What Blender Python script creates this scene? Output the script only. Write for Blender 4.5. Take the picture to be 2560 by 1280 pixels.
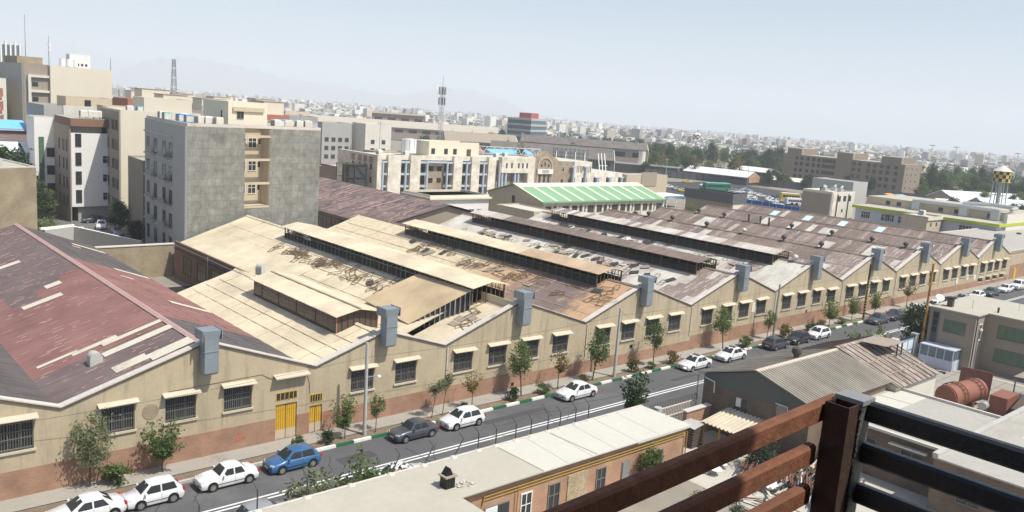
import bpy, math, random
from mathutils import Vector, Matrix
from math import radians, sin, cos, pi, atan2, sqrt
random.seed(7)
for o in list(bpy.data.objects): bpy.data.objects.remove(o)
SC = bpy.context.scene
# ---------------------------------------------------------------- camera, sky, sun
CAMH = 26.0
cam = bpy.data.objects.new('camera', bpy.data.cameras.new('camera'))
SC.collection.objects.link(cam); SC.camera = cam
_r, _p, _y = radians(4.1296), radians(9.8538), radians(42.0507)
F = Vector((sin(_y)*cos(_p), cos(_y)*cos(_p), -sin(_p)))
R0 = Vector((cos(_y), -sin(_y), 0)); U0 = R0.cross(F)
R = cos(_r)*R0 + sin(_r)*U0; U = -sin(_r)*R0 + cos(_r)*U0
cam.matrix_world = Matrix(((R.x, U.x, -F.x, 0), (R.y, U.y, -F.y, 0), (R.z, U.z, -F.z, CAMH), (0, 0, 0, 1)))
cam.data.sensor_width = 36; cam.data.lens = 36*2110/2560
cam.data.clip_start = .05; cam.data.clip_end = 40000
SUN = Vector((.2, -.5, .85)).normalized()
w = bpy.data.worlds.new("World"); SC.world = w; w.use_nodes = True
nt = w.node_tree; nt.nodes.clear()
sky = nt.nodes.new('ShaderNodeTexSky'); sky.sky_type = 'NISHITA'; sky.sun_disc = False
sky.sun_elevation = math.asin(SUN.z); sky.sun_rotation = atan2(SUN.x, SUN.y)
sky.altitude = 1100; sky.air_density = 1.0; sky.dust_density = 4.0; sky.ozone_density = 1.0
bg = nt.nodes.new('ShaderNodeBackground'); bg.inputs[1].default_value = .12
wo = nt.nodes.new('ShaderNodeOutputWorld')
nt.links.new(sky.outputs[0], bg.inputs[0]); nt.links.new(bg.outputs[0], wo.inputs[0])
sl = bpy.data.lights.new('sun', 'SUN'); sl.energy = 4.4; sl.angle = radians(.5); sl.color = (1, .95, .86)
so = bpy.data.objects.new('sun', sl); SC.collection.objects.link(so)
so.rotation_euler = SUN.to_track_quat('Z', 'Y').to_euler(); so.location = (0, -60, 120)
SC.cycles.volume_bounces = 3
SC.view_settings.view_transform = 'Standard'; SC.view_settings.look = 'None'
SC.view_settings.exposure = 0.3; SC.view_settings.gamma = 1

# ---------------------------------------------------------------- materials
def _new(name):
    m = bpy.data.materials.new(name); m.use_nodes = True
    n = m.node_tree.nodes; b = n['Principled BSDF']; return m, n, m.node_tree.links, b
def _mapped(n, l, sx, sy, sz):
    tc = n.new('ShaderNodeTexCoord'); mp = n.new('ShaderNodeMapping')
    mp.inputs['Scale'].default_value = (sx, sy, sz); l.new(tc.outputs['Object'], mp.inputs[0]); return mp.outputs[0]
def _noise(n, l, vec, scale, detail=4, rough=.6):
    t = n.new('ShaderNodeTexNoise'); t.inputs['Scale'].default_value = scale
    t.inputs['Detail'].default_value = detail; t.inputs['Roughness'].default_value = rough
    l.new(vec, t.inputs['Vector']); return t.outputs['Fac']
def _ramp(n, l, fac, a, b, lo=.35, hi=.65):
    r = n.new('ShaderNodeValToRGB'); r.color_ramp.elements[0].position = lo; r.color_ramp.elements[1].position = hi
    r.color_ramp.elements[0].color = (*a, 1); r.color_ramp.elements[1].color = (*b, 1)
    l.new(fac, r.inputs[0]); return r.outputs[0]
def _mix(n, l, fac, a, b, mode='MIX'):
    m = n.new('ShaderNodeMix'); m.data_type = 'RGBA'; m.blend_type = mode
    if isinstance(fac, float): m.inputs[0].default_value = fac
    else: l.new(fac, m.inputs[0])
    for v, i in ((a, 6), (b, 7)):
        if isinstance(v, tuple): m.inputs[i].default_value = (*v, 1)
        else: l.new(v, m.inputs[i])
    return m.outputs[2]
def _bump(n, l, b, h, strength, dist):
    u = n.new('ShaderNodeBump'); u.inputs['Strength'].default_value = strength; u.inputs['Distance'].default_value = dist
    l.new(h, u.inputs['Height']); l.new(u.outputs[0], b.inputs['Normal'])
def sc(c, k): return tuple(min(1, v*k) for v in c)
def plain(name, c, rough=.85, var=.18, s=.6, fine=6, bump=.15, metal=0, spec=.3, streak=0, dirt=None, dirt_at=(.55, .75)):
    "weathered surface: broad and fine mottling, optional rain streaks and dirt patches"
    m, n, l, b = _new(name); v = _mapped(n, l, 1, 1, 1)
    col = _ramp(n, l, _noise(n, l, v, s, 5), sc(c, 1-var), sc(c, 1+var*.8), .3, .7)
    f2 = _noise(n, l, v, fine, 3)
    col = _mix(n, l, .5, col, _ramp(n, l, f2, sc(c, 1-var), sc(c, 1+var), .3, .7))
    if streak:
        vs = _mapped(n, l, 1.1, 1.1, .09); fs = _noise(n, l, vs, 1.3, 5, .7)
        col = _mix(n, l, _ramp(n, l, fs, (0, 0, 0), (streak,)*3, .5, .78), col, sc(c, .38))
    if dirt:
        fd = _noise(n, l, v, s*.5, 6, .7)
        col = _mix(n, l, _ramp(n, l, fd, (0, 0, 0), (1, 1, 1), *dirt_at), col, dirt)
    l.new(col, b.inputs['Base Color']); b.inputs['Roughness'].default_value = rough
    b.inputs['Metallic'].default_value = metal; b.inputs['Specular IOR Level'].default_value = spec
    if bump: _bump(n, l, b, f2, bump, .03)
    return m
def brickm(name, c1, c2, mortar, scale=1, dirt=None, w=.24, h=.075):
    m, n, l, b = _new(name)
    tc = n.new('ShaderNodeTexCoord'); sp = n.new('ShaderNodeSeparateXYZ'); l.new(tc.outputs['Object'], sp.inputs[0])
    ad = n.new('ShaderNodeMath'); ad.operation = 'ADD'; l.new(sp.outputs[0], ad.inputs[0]); l.new(sp.outputs[1], ad.inputs[1])
    cb = n.new('ShaderNodeCombineXYZ'); l.new(ad.outputs[0], cb.inputs[0]); l.new(sp.outputs[2], cb.inputs[1])
    t = n.new('ShaderNodeTexBrick'); l.new(cb.outputs[0], t.inputs['Vector'])
    t.inputs['Color1'].default_value = (*c1, 1); t.inputs['Color2'].default_value = (*c2, 1); t.inputs['Mortar'].default_value = (*mortar, 1)
    t.inputs['Scale'].default_value = scale; t.inputs['Brick Width'].default_value = w; t.inputs['Row Height'].default_value = h
    t.inputs['Mortar Size'].default_value = .012*min(1, h/.075*1.0) if h < .2 else .02
    v = _mapped(n, l, 1, 1, 1); nz = _noise(n, l, v, .5, 5)
    col = _mix(n, l, 1.0, t.outputs[0], _ramp(n, l, nz, (.72,)*3, (1.15,)*3, .3, .7), 'MULTIPLY')
    if dirt: col = _mix(n, l, _ramp(n, l, _noise(n, l, v, .35, 6, .7), (0, 0, 0), (.8,)*3, .5, .75), col, dirt)
    l.new(col, b.inputs['Base Color']); b.inputs['Roughness'].default_value = .9
    b.inputs['Specular IOR Level'].default_value = .2
    _bump(n, l, b, t.outputs['Fac'], -.3, .01)
    return m
def sheet(name, c, axis='Y', period=.35, var=.2, depth=.5, spots=None, spot_at=(.6, .68), rough=.75, metal=0, stretch=(.5, 3, .5)):
    "corrugated roofing: ribs run down the slope, worn patches stretched along the ribs"
    m, n, l, b = _new(name); v = _mapped(n, l, *stretch)
    f1 = _noise(n, l, v, .9, 6, .65)
    col = _ramp(n, l, f1, sc(c, 1-var), sc(c, 1+var), .3, .7)
    v1 = _mapped(n, l, 1, 1, 1); f2 = _noise(n, l, v1, .25, 4)
    col = _mix(n, l, 1.0, col, _ramp(n, l, f2, (.78,)*3, (1.16,)*3, .3, .7), 'MULTIPLY')
    if spots:
        v2 = _mapped(n, l, stretch[0]*.9, stretch[1]*1.1, .6); f3 = _noise(n, l, v2, 1.6, 7, .75)
        col = _mix(n, l, _ramp(n, l, f3, (0, 0, 0), (1, 1, 1), *spot_at), col, spots)
    l.new(col, b.inputs['Base Color']); b.inputs['Roughness'].default_value = rough; b.inputs['Metallic'].default_value = metal
    b.inputs['Specular IOR Level'].default_value = .25
    tc = n.new('ShaderNodeTexCoord'); sp = n.new('ShaderNodeSeparateXYZ'); l.new(tc.outputs['Object'], sp.inputs[0])
    mu = n.new('ShaderNodeMath'); mu.operation = 'MULTIPLY'; mu.inputs[1].default_value = 2*pi/period; l.new(sp.outputs['XYZ'.index(axis)], mu.inputs[0])
    sn = n.new('ShaderNodeMath'); sn.operation = 'SINE'; l.new(mu.outputs[0], sn.inputs[0])
    _bump(n, l, b, sn.outputs[0], depth, .03)
    return m
def leafm(name, c, c2):
    m, n, l, b = _new(name)
    oi = n.new('ShaderNodeObjectInfo'); v = _mapped(n, l, 1, 1, 1)
    col = _ramp(n, l, _noise(n, l, v, 1.7, 4), c, c2, .3, .7)
    col = _mix(n, l, 1.0, col, _ramp(n, l, oi.outputs['Random'], (.75, .8, .7), (1.25, 1.15, 1.1), 0, 1), 'MULTIPLY')
    l.new(col, b.inputs['Base Color']); b.inputs['Roughness'].default_value = .65; b.inputs['Specular IOR Level'].default_value = .25
    tr = n.new('ShaderNodeBsdfTranslucent'); l.new(col, tr.inputs[0]); mx = n.new('ShaderNodeMixShader'); mx.inputs[0].default_value = .4
    out = n['Material Output']; l.new(b.outputs[0], mx.inputs[1]); l.new(tr.outputs[0], mx.inputs[2]); l.new(mx.outputs[0], out.inputs[0])
    return m
def shiny(name, c, rough=.25, metal=0, coat=0, spec=.5):
    m, n, l, b = _new(name); v = _mapped(n, l, 1, 1, 1)
    l.new(_ramp(n, l, _noise(n, l, v, 1.5, 4), sc(c, .9), sc(c, 1.08), .3, .7), b.inputs['Base Color'])
    b.inputs['Roughness'].default_value = rough; b.inputs['Metallic'].default_value = metal
    b.inputs['Coat Weight'].default_value = coat; b.inputs['Coat Roughness'].default_value = .06; b.inputs['Specular IOR Level'].default_value = spec
    return m

def cementm(name):
    "bare cement render dragged over blockwork: soft uneven squares, pale trowel ridges"
    m, n, l, b = _new(name); tc = n.new('ShaderNodeTexCoord'); sp = n.new('ShaderNodeSeparateXYZ'); l.new(tc.outputs['Object'], sp.inputs[0])
    cb = n.new('ShaderNodeCombineXYZ'); l.new(sp.outputs[0], cb.inputs[0]); l.new(sp.outputs[2], cb.inputs[1])
    nv = n.new('ShaderNodeTexNoise'); nv.inputs['Scale'].default_value = .9; nv.inputs['Detail'].default_value = 5; l.new(cb.outputs[0], nv.inputs['Vector'])
    ad = n.new('ShaderNodeVectorMath'); ad.operation = 'MULTIPLY_ADD'; ad.inputs[1].default_value = (.45, .45, 0); l.new(nv.outputs['Color'], ad.inputs[0]); l.new(cb.outputs[0], ad.inputs[2])
    t = n.new('ShaderNodeTexBrick'); t.offset = .15; l.new(ad.outputs[0], t.inputs['Vector']); t.inputs['Color1'].default_value = (.27, .27, .24, 1); t.inputs['Color2'].default_value = (.225, .225, .2, 1); t.inputs['Mortar'].default_value = (.16, .16, .14, 1)
    t.inputs['Scale'].default_value = 1; t.inputs['Brick Width'].default_value = 1.15; t.inputs['Row Height'].default_value = 1.05; t.inputs['Mortar Size'].default_value = .035; t.inputs['Mortar Smooth'].default_value = .6
    v = _mapped(n, l, 1, 1, 1); col = _mix(n, l, 1.0, t.outputs[0], _ramp(n, l, _noise(n, l, v, .7, 7, .75), (.62,)*3, (1.3,)*3, .3, .7), 'MULTIPLY')
    col = _mix(n, l, _ramp(n, l, _noise(n, l, v, 3.2, 5, .7), (0, 0, 0), (.6,)*3, .6, .72), col, (.36, .355, .32))
    l.new(col, b.inputs['Base Color']); b.inputs['Roughness'].default_value = .95; b.inputs['Specular IOR Level'].default_value = .15; return m
def sprayedm(name):
    "beige coating that thins into orange and then bare dark sheet towards the street, orange again at the wall"
    m, n, l, b = _new(name); tc = n.new('ShaderNodeTexCoord'); sp = n.new('ShaderNodeSeparateXYZ'); l.new(tc.outputs['Object'], sp.inputs[0])
    v = _mapped(n, l, 1, 1, 1); nz = _noise(n, l, v, .35, 6, .65)
    a = n.new('ShaderNodeMath'); a.operation = 'MULTIPLY_ADD'; a.inputs[1].default_value = 9; l.new(nz, a.inputs[0]); l.new(sp.outputs[1], a.inputs[2])
    d = n.new('ShaderNodeMath'); d.operation = 'DIVIDE'; d.inputs[1].default_value = 60; l.new(a.outputs[0], d.inputs[0])
    r = n.new('ShaderNodeValToRGB'); l.new(d.outputs[0], r.inputs[0]); el = r.color_ramp.elements
    el[0].position = .145; el[0].color = (.5, .325, .2, 1); el[1].position = .17; el[1].color = (.2, .155, .14, 1)
    for p, c in ((.27, (.23, .17, .15, 1)), (.33, (.46, .29, .18, 1)), (.42, (.56, .42, .26, 1)), (.52, (.64, .55, .39, 1))): q = el.new(p); q.color = c
    col = _mix(n, l, 1.0, r.outputs[0], _ramp(n, l, _noise(n, l, v, 1.2, 6, .7), (.8,)*3, (1.12,)*3, .3, .7), 'MULTIPLY')
    l.new(col, b.inputs['Base Color']); b.inputs['Roughness'].default_value = .8; b.inputs['Specular IOR Level'].default_value = .2; return m
MT = {}
def mt(k, f, *a, **kw): MT[k] = f(k, *a, **kw)
mt('asphalt', plain, (.105, .105, .108), var=.22, s=.25, fine=9, dirt=(.16, .155, .145), dirt_at=(.5, .8))
mt('asphalt_alley', plain, (.16, .155, .15), var=.2, s=.2)  # paler asphalt for the alley
mt('tar', plain, (.045, .045, .046), var=.2)
mt('asphalt_patch', plain, (.075, .075, .078), var=.2, s=1)
mt('pavement', plain, (.34, .32, .28), var=.15, s=.5, dirt=(.2, .18, .15))
mt('soil', plain, (.2, .155, .11), var=.3, s=1.5, bump=.5)
mt('ground', plain, (.27, .245, .2), var=.25, s=.02, fine=.3)
mt('yardfloor', plain, (.5, .47, .4), var=.18, s=.4, dirt=(.25, .22, .18), dirt_at=(.55, .8))
mt('kerb_white', plain, (.75, .75, .7), var=.12, s=2)
mt('kerb_green', plain, (.02, .13, .06), var=.2, s=2)
mt('roadpaint', plain, (.72, .72, .7), var=.12, s=3, dirt=(.3, .3, .3), dirt_at=(.6, .8))
mt('plaster', plain, (.47, .395, .27), var=.13, s=.35, streak=.75, fine=3, dirt=(.34, .285, .2), dirt_at=(.5, .75))
mt('brick_plinth', brickm, (.4, .21, .135), (.32, .165, .105), (.36, .27, .2), dirt=(.33, .22, .15))
mt('coping', plain, (.58, .54, .48), var=.15, s=1, dirt=(.3, .25, .2))
mt('maroon', sheet, (.17, .127, .12), var=.12, spots=(.45, .36, .33), spot_at=(.6, .65), stretch=(.45, 4, .5))
mt('maroon_red', sheet, (.265, .138, .122), var=.12, spots=(.4, .27, .24), spot_at=(.68, .74), stretch=(.45, 4, .5))
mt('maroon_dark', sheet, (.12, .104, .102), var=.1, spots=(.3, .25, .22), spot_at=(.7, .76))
mt('rooflight', plain, (.62, .58, .47), var=.15, s=1, dirt=(.42, .36, .28))
mt('ridge_pink', plain, (.45, .3, .27), var=.15, s=1)
mt('beige_roof', sheet, (.66, .57, .41), period=.22, var=.07, depth=.2, stretch=(.4, .4, .4), spots=(.57, .47, .31), spot_at=(.6, .85))
mt('sprayed_roof', sprayedm)
mt('asphalt_far', plain, (.06, .06, .06), var=.2, s=.1)
mt('hall_roof_pale', plain, (.46, .42, .34), var=.1)
mt('beige_seam', plain, (.53, .45, .32), var=.25, s=2)
mt('beige_deep', sheet, (.55, .43, .27), period=.22, var=.1, depth=.3, stretch=(.4, .4, .4))  # deeper beige than the main roof sheets
mt('orange_roof', sheet, (.53, .39, .26), var=.14, depth=.3, stretch=(.3, .5, .3))
mt('grey_maroon', sheet, (.19, .145, .13), var=.15, depth=.4, stretch=(.3, 1, .3), spots=(.4, .3, .22), spot_at=(.62, .75))
mt('white_roof', sheet, (.58, .56, .49), var=.14, depth=.35, spots=(.38, .33, .27), spot_at=(.62, .7))
mt('pale_roof', sheet, (.53, .48, .42), var=.2, spots=(.3, .22, .19), spot_at=(.55, .66))
mt('brown_roof', sheet, (.212, .163, .136), var=.16, spots=(.5, .42, .36), spot_at=(.58, .64), stretch=(.3, 2.6, .3))
mt('brown_worn', sheet, (.27, .215, .19), var=.2, spots=(.6, .52, .45), spot_at=(.54, .62), stretch=(.35, 2.2, .35))
mt('skylight', shiny, (.62, .76, .82), .3)
mt('duct', plain, (.27, .31, .335), rough=.5, var=.16, s=1.2, metal=.25, dirt=(.24, .25, .25), dirt_at=(.58, .75))
mt('duct_light', plain, (.55, .55, .5), rough=.5, var=.12, s=1.5, metal=.2)
mt('awning', plain, (.54, .48, .37), var=.12, s=2, dirt=(.45, .36, .25))
mt('glass', shiny, (.035, .04, .042), .18)
mt('glass_blue', shiny, (.12, .17, .2), .12)
mt('glass_green', shiny, (.1, .17, .11), .2)
mt('winframe', plain, (.19, .185, .165), var=.15, s=3)
mt('white', plain, (.78, .77, .73), var=.07, s=.8)
mt('offwhite', plain, (.66, .63, .55), var=.1, s=.5, streak=.2)
mt('cream', plain, (.7, .64, .51), var=.06, s=.4, dirt=(.6, .52, .38), dirt_at=(.6, .85))
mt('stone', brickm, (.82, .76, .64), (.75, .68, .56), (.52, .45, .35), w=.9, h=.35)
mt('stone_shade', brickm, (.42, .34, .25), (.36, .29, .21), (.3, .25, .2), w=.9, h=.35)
mt('beige_wall', plain, (.52, .44, .32), var=.1, s=.4, streak=.25)
mt('taupe', plain, (.34, .285, .225), var=.1, s=.5, streak=.2)
mt('grey_wall', plain, (.39, .385, .36), var=.08, s=.6, streak=.2)
mt('lightgrey_wall', plain, (.46, .455, .425), var=.08, s=.5, streak=.15)
mt('cement', cementm)
mt('brickbeige', brickm, (.38, .31, .21), (.32, .26, .175), (.3, .25, .18), w=.4, h=.12, dirt=(.3, .25, .17))
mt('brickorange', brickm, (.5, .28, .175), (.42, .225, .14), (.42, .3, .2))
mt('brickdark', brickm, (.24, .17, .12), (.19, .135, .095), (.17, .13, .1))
mt('brownpanel', plain, (.25, .145, .1), var=.1)
mt('terracotta', plain, (.42, .17, .11), var=.12)
mt('darkbrown', plain, (.1, .075, .06), var=.2)
mt('dark', plain, (.025, .024, .023), var=.2)
mt('black', plain, (.012, .012, .012), var=.2, rough=.5)
mt('steel_dark', plain, (.07, .072, .072), rough=.6, var=.2, metal=.3)
mt('steel_grey', plain, (.3, .31, .31), rough=.55, var=.15, metal=.3)
mt('galv', plain, (.5, .52, .52), rough=.45, var=.12, metal=.4)
mt('rust', plain, (.19, .078, .042), rough=.75, var=.35, s=6, fine=30, bump=.25, dirt=(.1, .046, .03), dirt_at=(.45, .75))
mt('rust_frame', plain, (.16, .11, .07), var=.3, s=2)
mt('orange_tank', plain, (.27, .115, .08), var=.16, s=.8, dirt=(.2, .09, .065), rough=.6)
mt('yellow_door', plain, (.6, .37, .035), var=.1, s=2)
mt('yellow_pipe', plain, (.36, .24, .06), var=.15, s=2)
mt('pole_yellow', plain, (.46, .25, .06), var=.3, s=2, dirt=(.16, .1, .06), dirt_at=(.5, .6))
mt('concrete', plain, (.46, .45, .42), var=.15, s=1, streak=.2)
mt('roofmembrane', plain, (.45, .425, .35), var=.07, s=.3, fine=2, dirt=(.5, .46, .38), dirt_at=(.52, .75), spec=.1)
mt('roofbright', plain, (.56, .545, .475), var=.05, s=.3, fine=2, dirt=(.52, .48, .4), dirt_at=(.62, .8), spec=.1)
mt('greyroof', plain, (.4, .385, .34), var=.1, s=.2, fine=2, dirt=(.3, .28, .24))
mt('corr_grey', sheet, (.32, .29, .24), axis='X', period=.3, var=.1, depth=1.0, stretch=(2, .5, .5))
mt('corr_old', sheet, (.37, .31, .26), axis='X', period=.5, var=.35, depth=.9, stretch=(2.6, .3, .4), spots=(.11, .085, .07), spot_at=(.47, .6))
mt('corr_cream', sheet, (.6, .54, .41), axis='Y', period=.2, depth=.7, var=.1)
mt('corr_white', sheet, (.72, .75, .76), axis='Y', period=.35, depth=.8, var=.08)
mt('green_roof', plain, (.23, .4, .23), var=.1, s=.3, rough=.6)
mt('green_rib', plain, (.6, .68, .5), var=.06)
mt('blue_col', plain, (.44, .51, .59), var=.07)
mt('blue', plain, (.02, .13, .4), var=.12)
mt('lightblue', plain, (.18, .5, .78), var=.12)
mt('red', plain, (.55, .07, .05), var=.15)
mt('coral', plain, (.75, .22, .16), var=.12)
mt('lime', plain, (.42, .5, .03), var=.1)
mt('lilac', plain, (.5, .52, .6), var=.06)
mt('yellow', plain, (.62, .44, .07), var=.08, rough=.4)
mt('busgreen', plain, (.03, .2, .1), var=.12, rough=.35)
mt('orangepaint', plain, (.75, .3, .08), var=.1)
mt('cooler_blue', plain, (.14, .34, .6), var=.1)
mt('cooler_teal', plain, (.22, .5, .5), var=.1)
mt('bark', plain, (.13, .095, .065), var=.3, s=6, bump=.6)
mt('stone_rubble', brickm, (.6, .5, .33), (.42, .33, .2), (.3, .24, .16), w=.16, h=.12)
mt('taupe_grey', plain, (.13, .135, .12), var=.1, s=.4)
mt('corr_ridge', plain, (.52, .45, .36), var=.12, s=1)
mt('leaf_weed', leafm, (.05, .075, .045), (.1, .13, .085))
mt('rust_shade', plain, (.05, .028, .02), rough=.7, var=.3, s=6, fine=30, bump=.25)  # rail rust darkened, the post's shaded face put into the colour
mt('rail_black', plain, (.02, .021, .024), rough=.42, var=.15, s=4, fine=40, bump=.1, spec=.5)
mt('steel_green', plain, (.1, .115, .115), rough=.5, var=.2, s=5, fine=30)
mt('stone_taupe', brickm, (.4, .32, .235), (.35, .28, .2), (.28, .23, .17), w=.9, h=.35)
mt('terracotta_red', plain, (.36, .11, .08), var=.1)
mt('brown_render', plain, (.27, .21, .155), var=.1, s=.3, streak=.2)
mt('corr_dark', sheet, (.16, .145, .13), period=1.2, var=.15, depth=.4)
mt('leaf', leafm, (.085, .14, .04), (.2, .26, .095))
mt('leaf_pale', leafm, (.13, .17, .09), (.26, .29, .17))
mt('leaf_dark', leafm, (.03, .065, .025), (.075, .125, .05))
mt('leaf_dry', leafm, (.16, .14, .045), (.26, .2, .08))
mt('leaf_far', leafm, (.045, .08, .035), (.1, .14, .06))
mt('rubber', plain, (.018, .018, .018), rough=.8, var=.1)
mt('alloy', plain, (.5, .5, .5), rough=.35, metal=.7, var=.1)
mt('lamp_clear', shiny, (.7, .72, .72), .1)
mt('lamp_red', shiny, (.45, .02, .02), .2)
mt('plate', plain, (.75, .75, .72), var=.05)
mt('terrace_wall', plain, (.16, .13, .1), var=.15)  # unseen walls kept dark to cut bounce onto the rails
mt('trim', plain, (.03, .03, .032), rough=.6, var=.1)
mt('paint_white', shiny, (.76, .77, .77), .35, 0, .6)
mt('paint_black', shiny, (.03, .031, .038), .3, 0, .6)
mt('paint_grey', shiny, (.075, .085, .105), .35, .2, .6)
mt('paint_blue', shiny, (.045, .15, .33), .3, .2, .7)
mt('paint_silver', shiny, (.4, .42, .44), .35, .4, .6)
mt('citywhite', plain, (.72, .7, .65), var=.1)
mt('citycream', plain, (.6, .52, .4), var=.1)
mt('citygrey', plain, (.34, .335, .32), var=.12)
mt('citytan', plain, (.5, .45, .38), var=.12)
mt('citybrown', plain, (.33, .27, .23), var=.12)
mt('citydark', plain, (.12, .12, .12), var=.12)
mt('hill', plain, (.3, .26, .22), var=.15, s=.001, fine=.01)

# ---------------------------------------------------------------- mesh helpers
LOC = {}
class MB:
    def __init__(s): s.v = []; s.f = []; s.m = []; s.mats = []
    def mi(s, k):
        if k not in s.mats: s.mats.append(k)
        return s.mats.index(k)
    def poly(s, pts, k):
        b = len(s.v); s.v += [tuple(p) for p in pts]; s.f.append(tuple(range(b, b+len(pts)))); s.m.append(s.mi(k)); return s
    def faces(s, pts, fs, k):
        b = len(s.v); i = s.mi(k); s.v += [tuple(p) for p in pts]
        for f in fs: s.f.append(tuple(b+q for q in f)); s.m.append(i)
        return s
    def box(s, x0, x1, y0, y1, z0, z1, k, top=None):
        if x0 > x1: x0, x1 = x1, x0
        if y0 > y1: y0, y1 = y1, y0
        return s.prism([(x0, y0), (x1, y0), (x1, y1), (x0, y1)], z0, z1, k, top)
    def prism(s, pl, z0, z1, k, top=None):
        n = len(pl); b = len(s.v); i = s.mi(k); t = s.mi(top) if top else i
        s.v += [(x, y, z0) for x, y in pl]+[(x, y, z1) for x, y in pl]
        for q in range(n):
            r = (q+1) % n; s.f.append((b+q, b+r, b+n+r, b+n+q)); s.m.append(i)
        s.f.append(tuple(b+n+q for q in range(n))); s.m.append(t)
        s.f.append(tuple(b+q for q in reversed(range(n)))); s.m.append(i)
        return s
    def extr(s, pts, vec, k):
        n = len(pts); b = len(s.v); i = s.mi(k); vec = Vector(vec)
        s.v += [tuple(p) for p in pts]+[tuple(Vector(p)+vec) for p in pts]
        for q in range(n):
            r = (q+1) % n; s.f.append((b+q, b+r, b+n+r, b+n+q)); s.m.append(i)
        s.f.append(tuple(b+q for q in reversed(range(n)))); s.m.append(i)
        s.f.append(tuple(b+n+q for q in range(n))); s.m.append(i); return s
    def bar(s, p, q, w, h, k, up=(0, 0, 1)):
        p = Vector(p); q = Vector(q); d = (q-p).normalized(); u = Vector(up)
        if abs(d.dot(u)) > .98: u = Vector((0, 1, 0))
        r = d.cross(u).normalized()*w/2; u = r.cross(d).normalized()*h/2
        c = [p-r-u, p+r-u, p+r+u, p-r+u]
        return s.extr(c, q-p, k)
    def tube(s, p, q, r, k, n=8, r2=None, cap=True):
        p = Vector(p); q = Vector(q); d = (q-p).normalized(); a = Vector((0, 0, 1)) if abs(d.z) < .9 else Vector((1, 0, 0))
        x = d.cross(a).normalized(); y = d.cross(x); r2 = r if r2 is None else r2; b = len(s.v); i = s.mi(k)
        for c, rr in ((p, r), (q, r2)):
            for t in range(n): s.v.append(tuple(c+x*cos(2*pi*t/n)*rr+y*sin(2*pi*t/n)*rr))
        for t in range(n):
            u = (t+1) % n; s.f.append((b+t, b+u, b+n+u, b+n+t)); s.m.append(i)
        if cap:
            s.f.append(tuple(b+t for t in reversed(range(n)))); s.m.append(i)
            s.f.append(tuple(b+n+t for t in range(n))); s.m.append(i)
        return s
    def path(s, pts, r, k, n=6):
        for a, b in zip(pts, pts[1:]): s.tube(a, b, r, k, n)
        return s
    def lathe(s, c, prof, k, n=16):
        b = len(s.v); i = s.mi(k)
        for r, z in prof:
            for t in range(n): s.v.append((c[0]+r*cos(2*pi*t/n), c[1]+r*sin(2*pi*t/n), c[2]+z))
        for j in range(len(prof)-1):
            for t in range(n):
                u = (t+1) % n; s.f.append((b+j*n+t, b+j*n+u, b+j*n+n+u, b+j*n+n+t)); s.m.append(i)
        return s
    def mesh(s, name, off=(0, 0, 0), smooth=False):
        me = bpy.data.meshes.new(name)
        me.from_pydata([(x-off[0], y-off[1], z-off[2]) for x, y, z in s.v], [], s.f)
        for k in s.mats: me.materials.append(MT[k])
        me.polygons.foreach_set('material_index', s.m); me.update()
        if smooth:
            me.polygons.foreach_set('use_smooth', [True]*len(me.polygons)); me.set_sharp_from_angle(angle=radians(40))
        return me
    def build(s, name, parent=None, smooth=False, label=None, loc=None):
        off = LOC[parent.name] if parent else (loc or (0, 0, 0))
        o = bpy.data.objects.new(name, s.mesh(name, off, smooth)); SC.collection.objects.link(o)
        if parent: o.parent = parent
        else: o.location = off
        LOC[o.name] = off
        if label: o['label'] = label
        return o
def tag(o, label, cat, group=None):
    o['label'] = label; o['category'] = cat
    if group: o['group'] = group
    return o
def thing(name, label, cat, loc=(0, 0, 0), group=None, rz=0):
    o = bpy.data.objects.new(name, None); SC.collection.objects.link(o); o.location = loc; o.rotation_euler.z = rz
    o.empty_display_size = .3; LOC[o.name] = tuple(loc); return tag(o, label, cat, group)
def struct(o, kind='structure'): o['kind'] = kind; return o
def local(o): LOC[o.name] = (0, 0, 0); return o     # parts of this thing are given in its own coordinates
def put(mesh, name, parent, loc, rz=0):
    "one more object on a shared mesh, placed in world terms under its thing"
    o = bpy.data.objects.new(name, mesh); SC.collection.objects.link(o); b = LOC[parent.name]
    o.parent = parent; o.location = (loc[0]-b[0], loc[1]-b[1], loc[2]-b[2]); o.rotation_euler.z = rz
    LOC[o.name] = tuple(loc); return o
def copy_tree(o, parent=None):
    c = o.copy(); SC.collection.objects.link(c); c.parent = parent
    for ch in list(o.children): copy_tree(ch, c)
    return c
def gz(x, y): return -.008*max(0, x-190)
_wc = {}
def window(parent, x, y, z, wd, ht, rz=0, style='dark', bars=1, name='window'):
    "window seen from -Y when rz = 0; (x, y, z) is the middle of its sill line on the wall face"
    key = (round(wd, 2), round(ht, 2), style, bars)
    if key not in _wc:
        b = MB(); f = {'dark': 'winframe', 'white': 'white', 'brown': 'darkbrown', 'none': 'dark', 'green': 'winframe', 'taupe': 'taupe', 'blue': 'white'}[style]
        g = {'green': 'glass_green', 'blue': 'glass_blue'}.get(style, 'glass')
        t = .07
        b.box(-wd/2, wd/2, -.012, .05, 0, ht, g)
        if style != 'none':
            b.box(-wd/2-t, -wd/2, -.06, .05, -t, ht+t, f).box(wd/2, wd/2+t, -.06, .05, -t, ht+t, f)
            b.box(-wd/2, wd/2, -.06, .05, ht, ht+t, f).box(-wd/2, wd/2, -.1, .05, -t, 0, f)
            for k in range(1, bars+1):
                xx = -wd/2+wd*k/(bars+1); b.box(xx-.03, xx+.03, -.04, -.012, 0, ht, f)
            b.box(-wd/2, wd/2, -.036, -.014, ht*.6, ht*.6+.05, f)
        _wc[key] = b.mesh('window')
    return put(_wc[key], name, parent, (x, y, z), rz)
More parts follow.
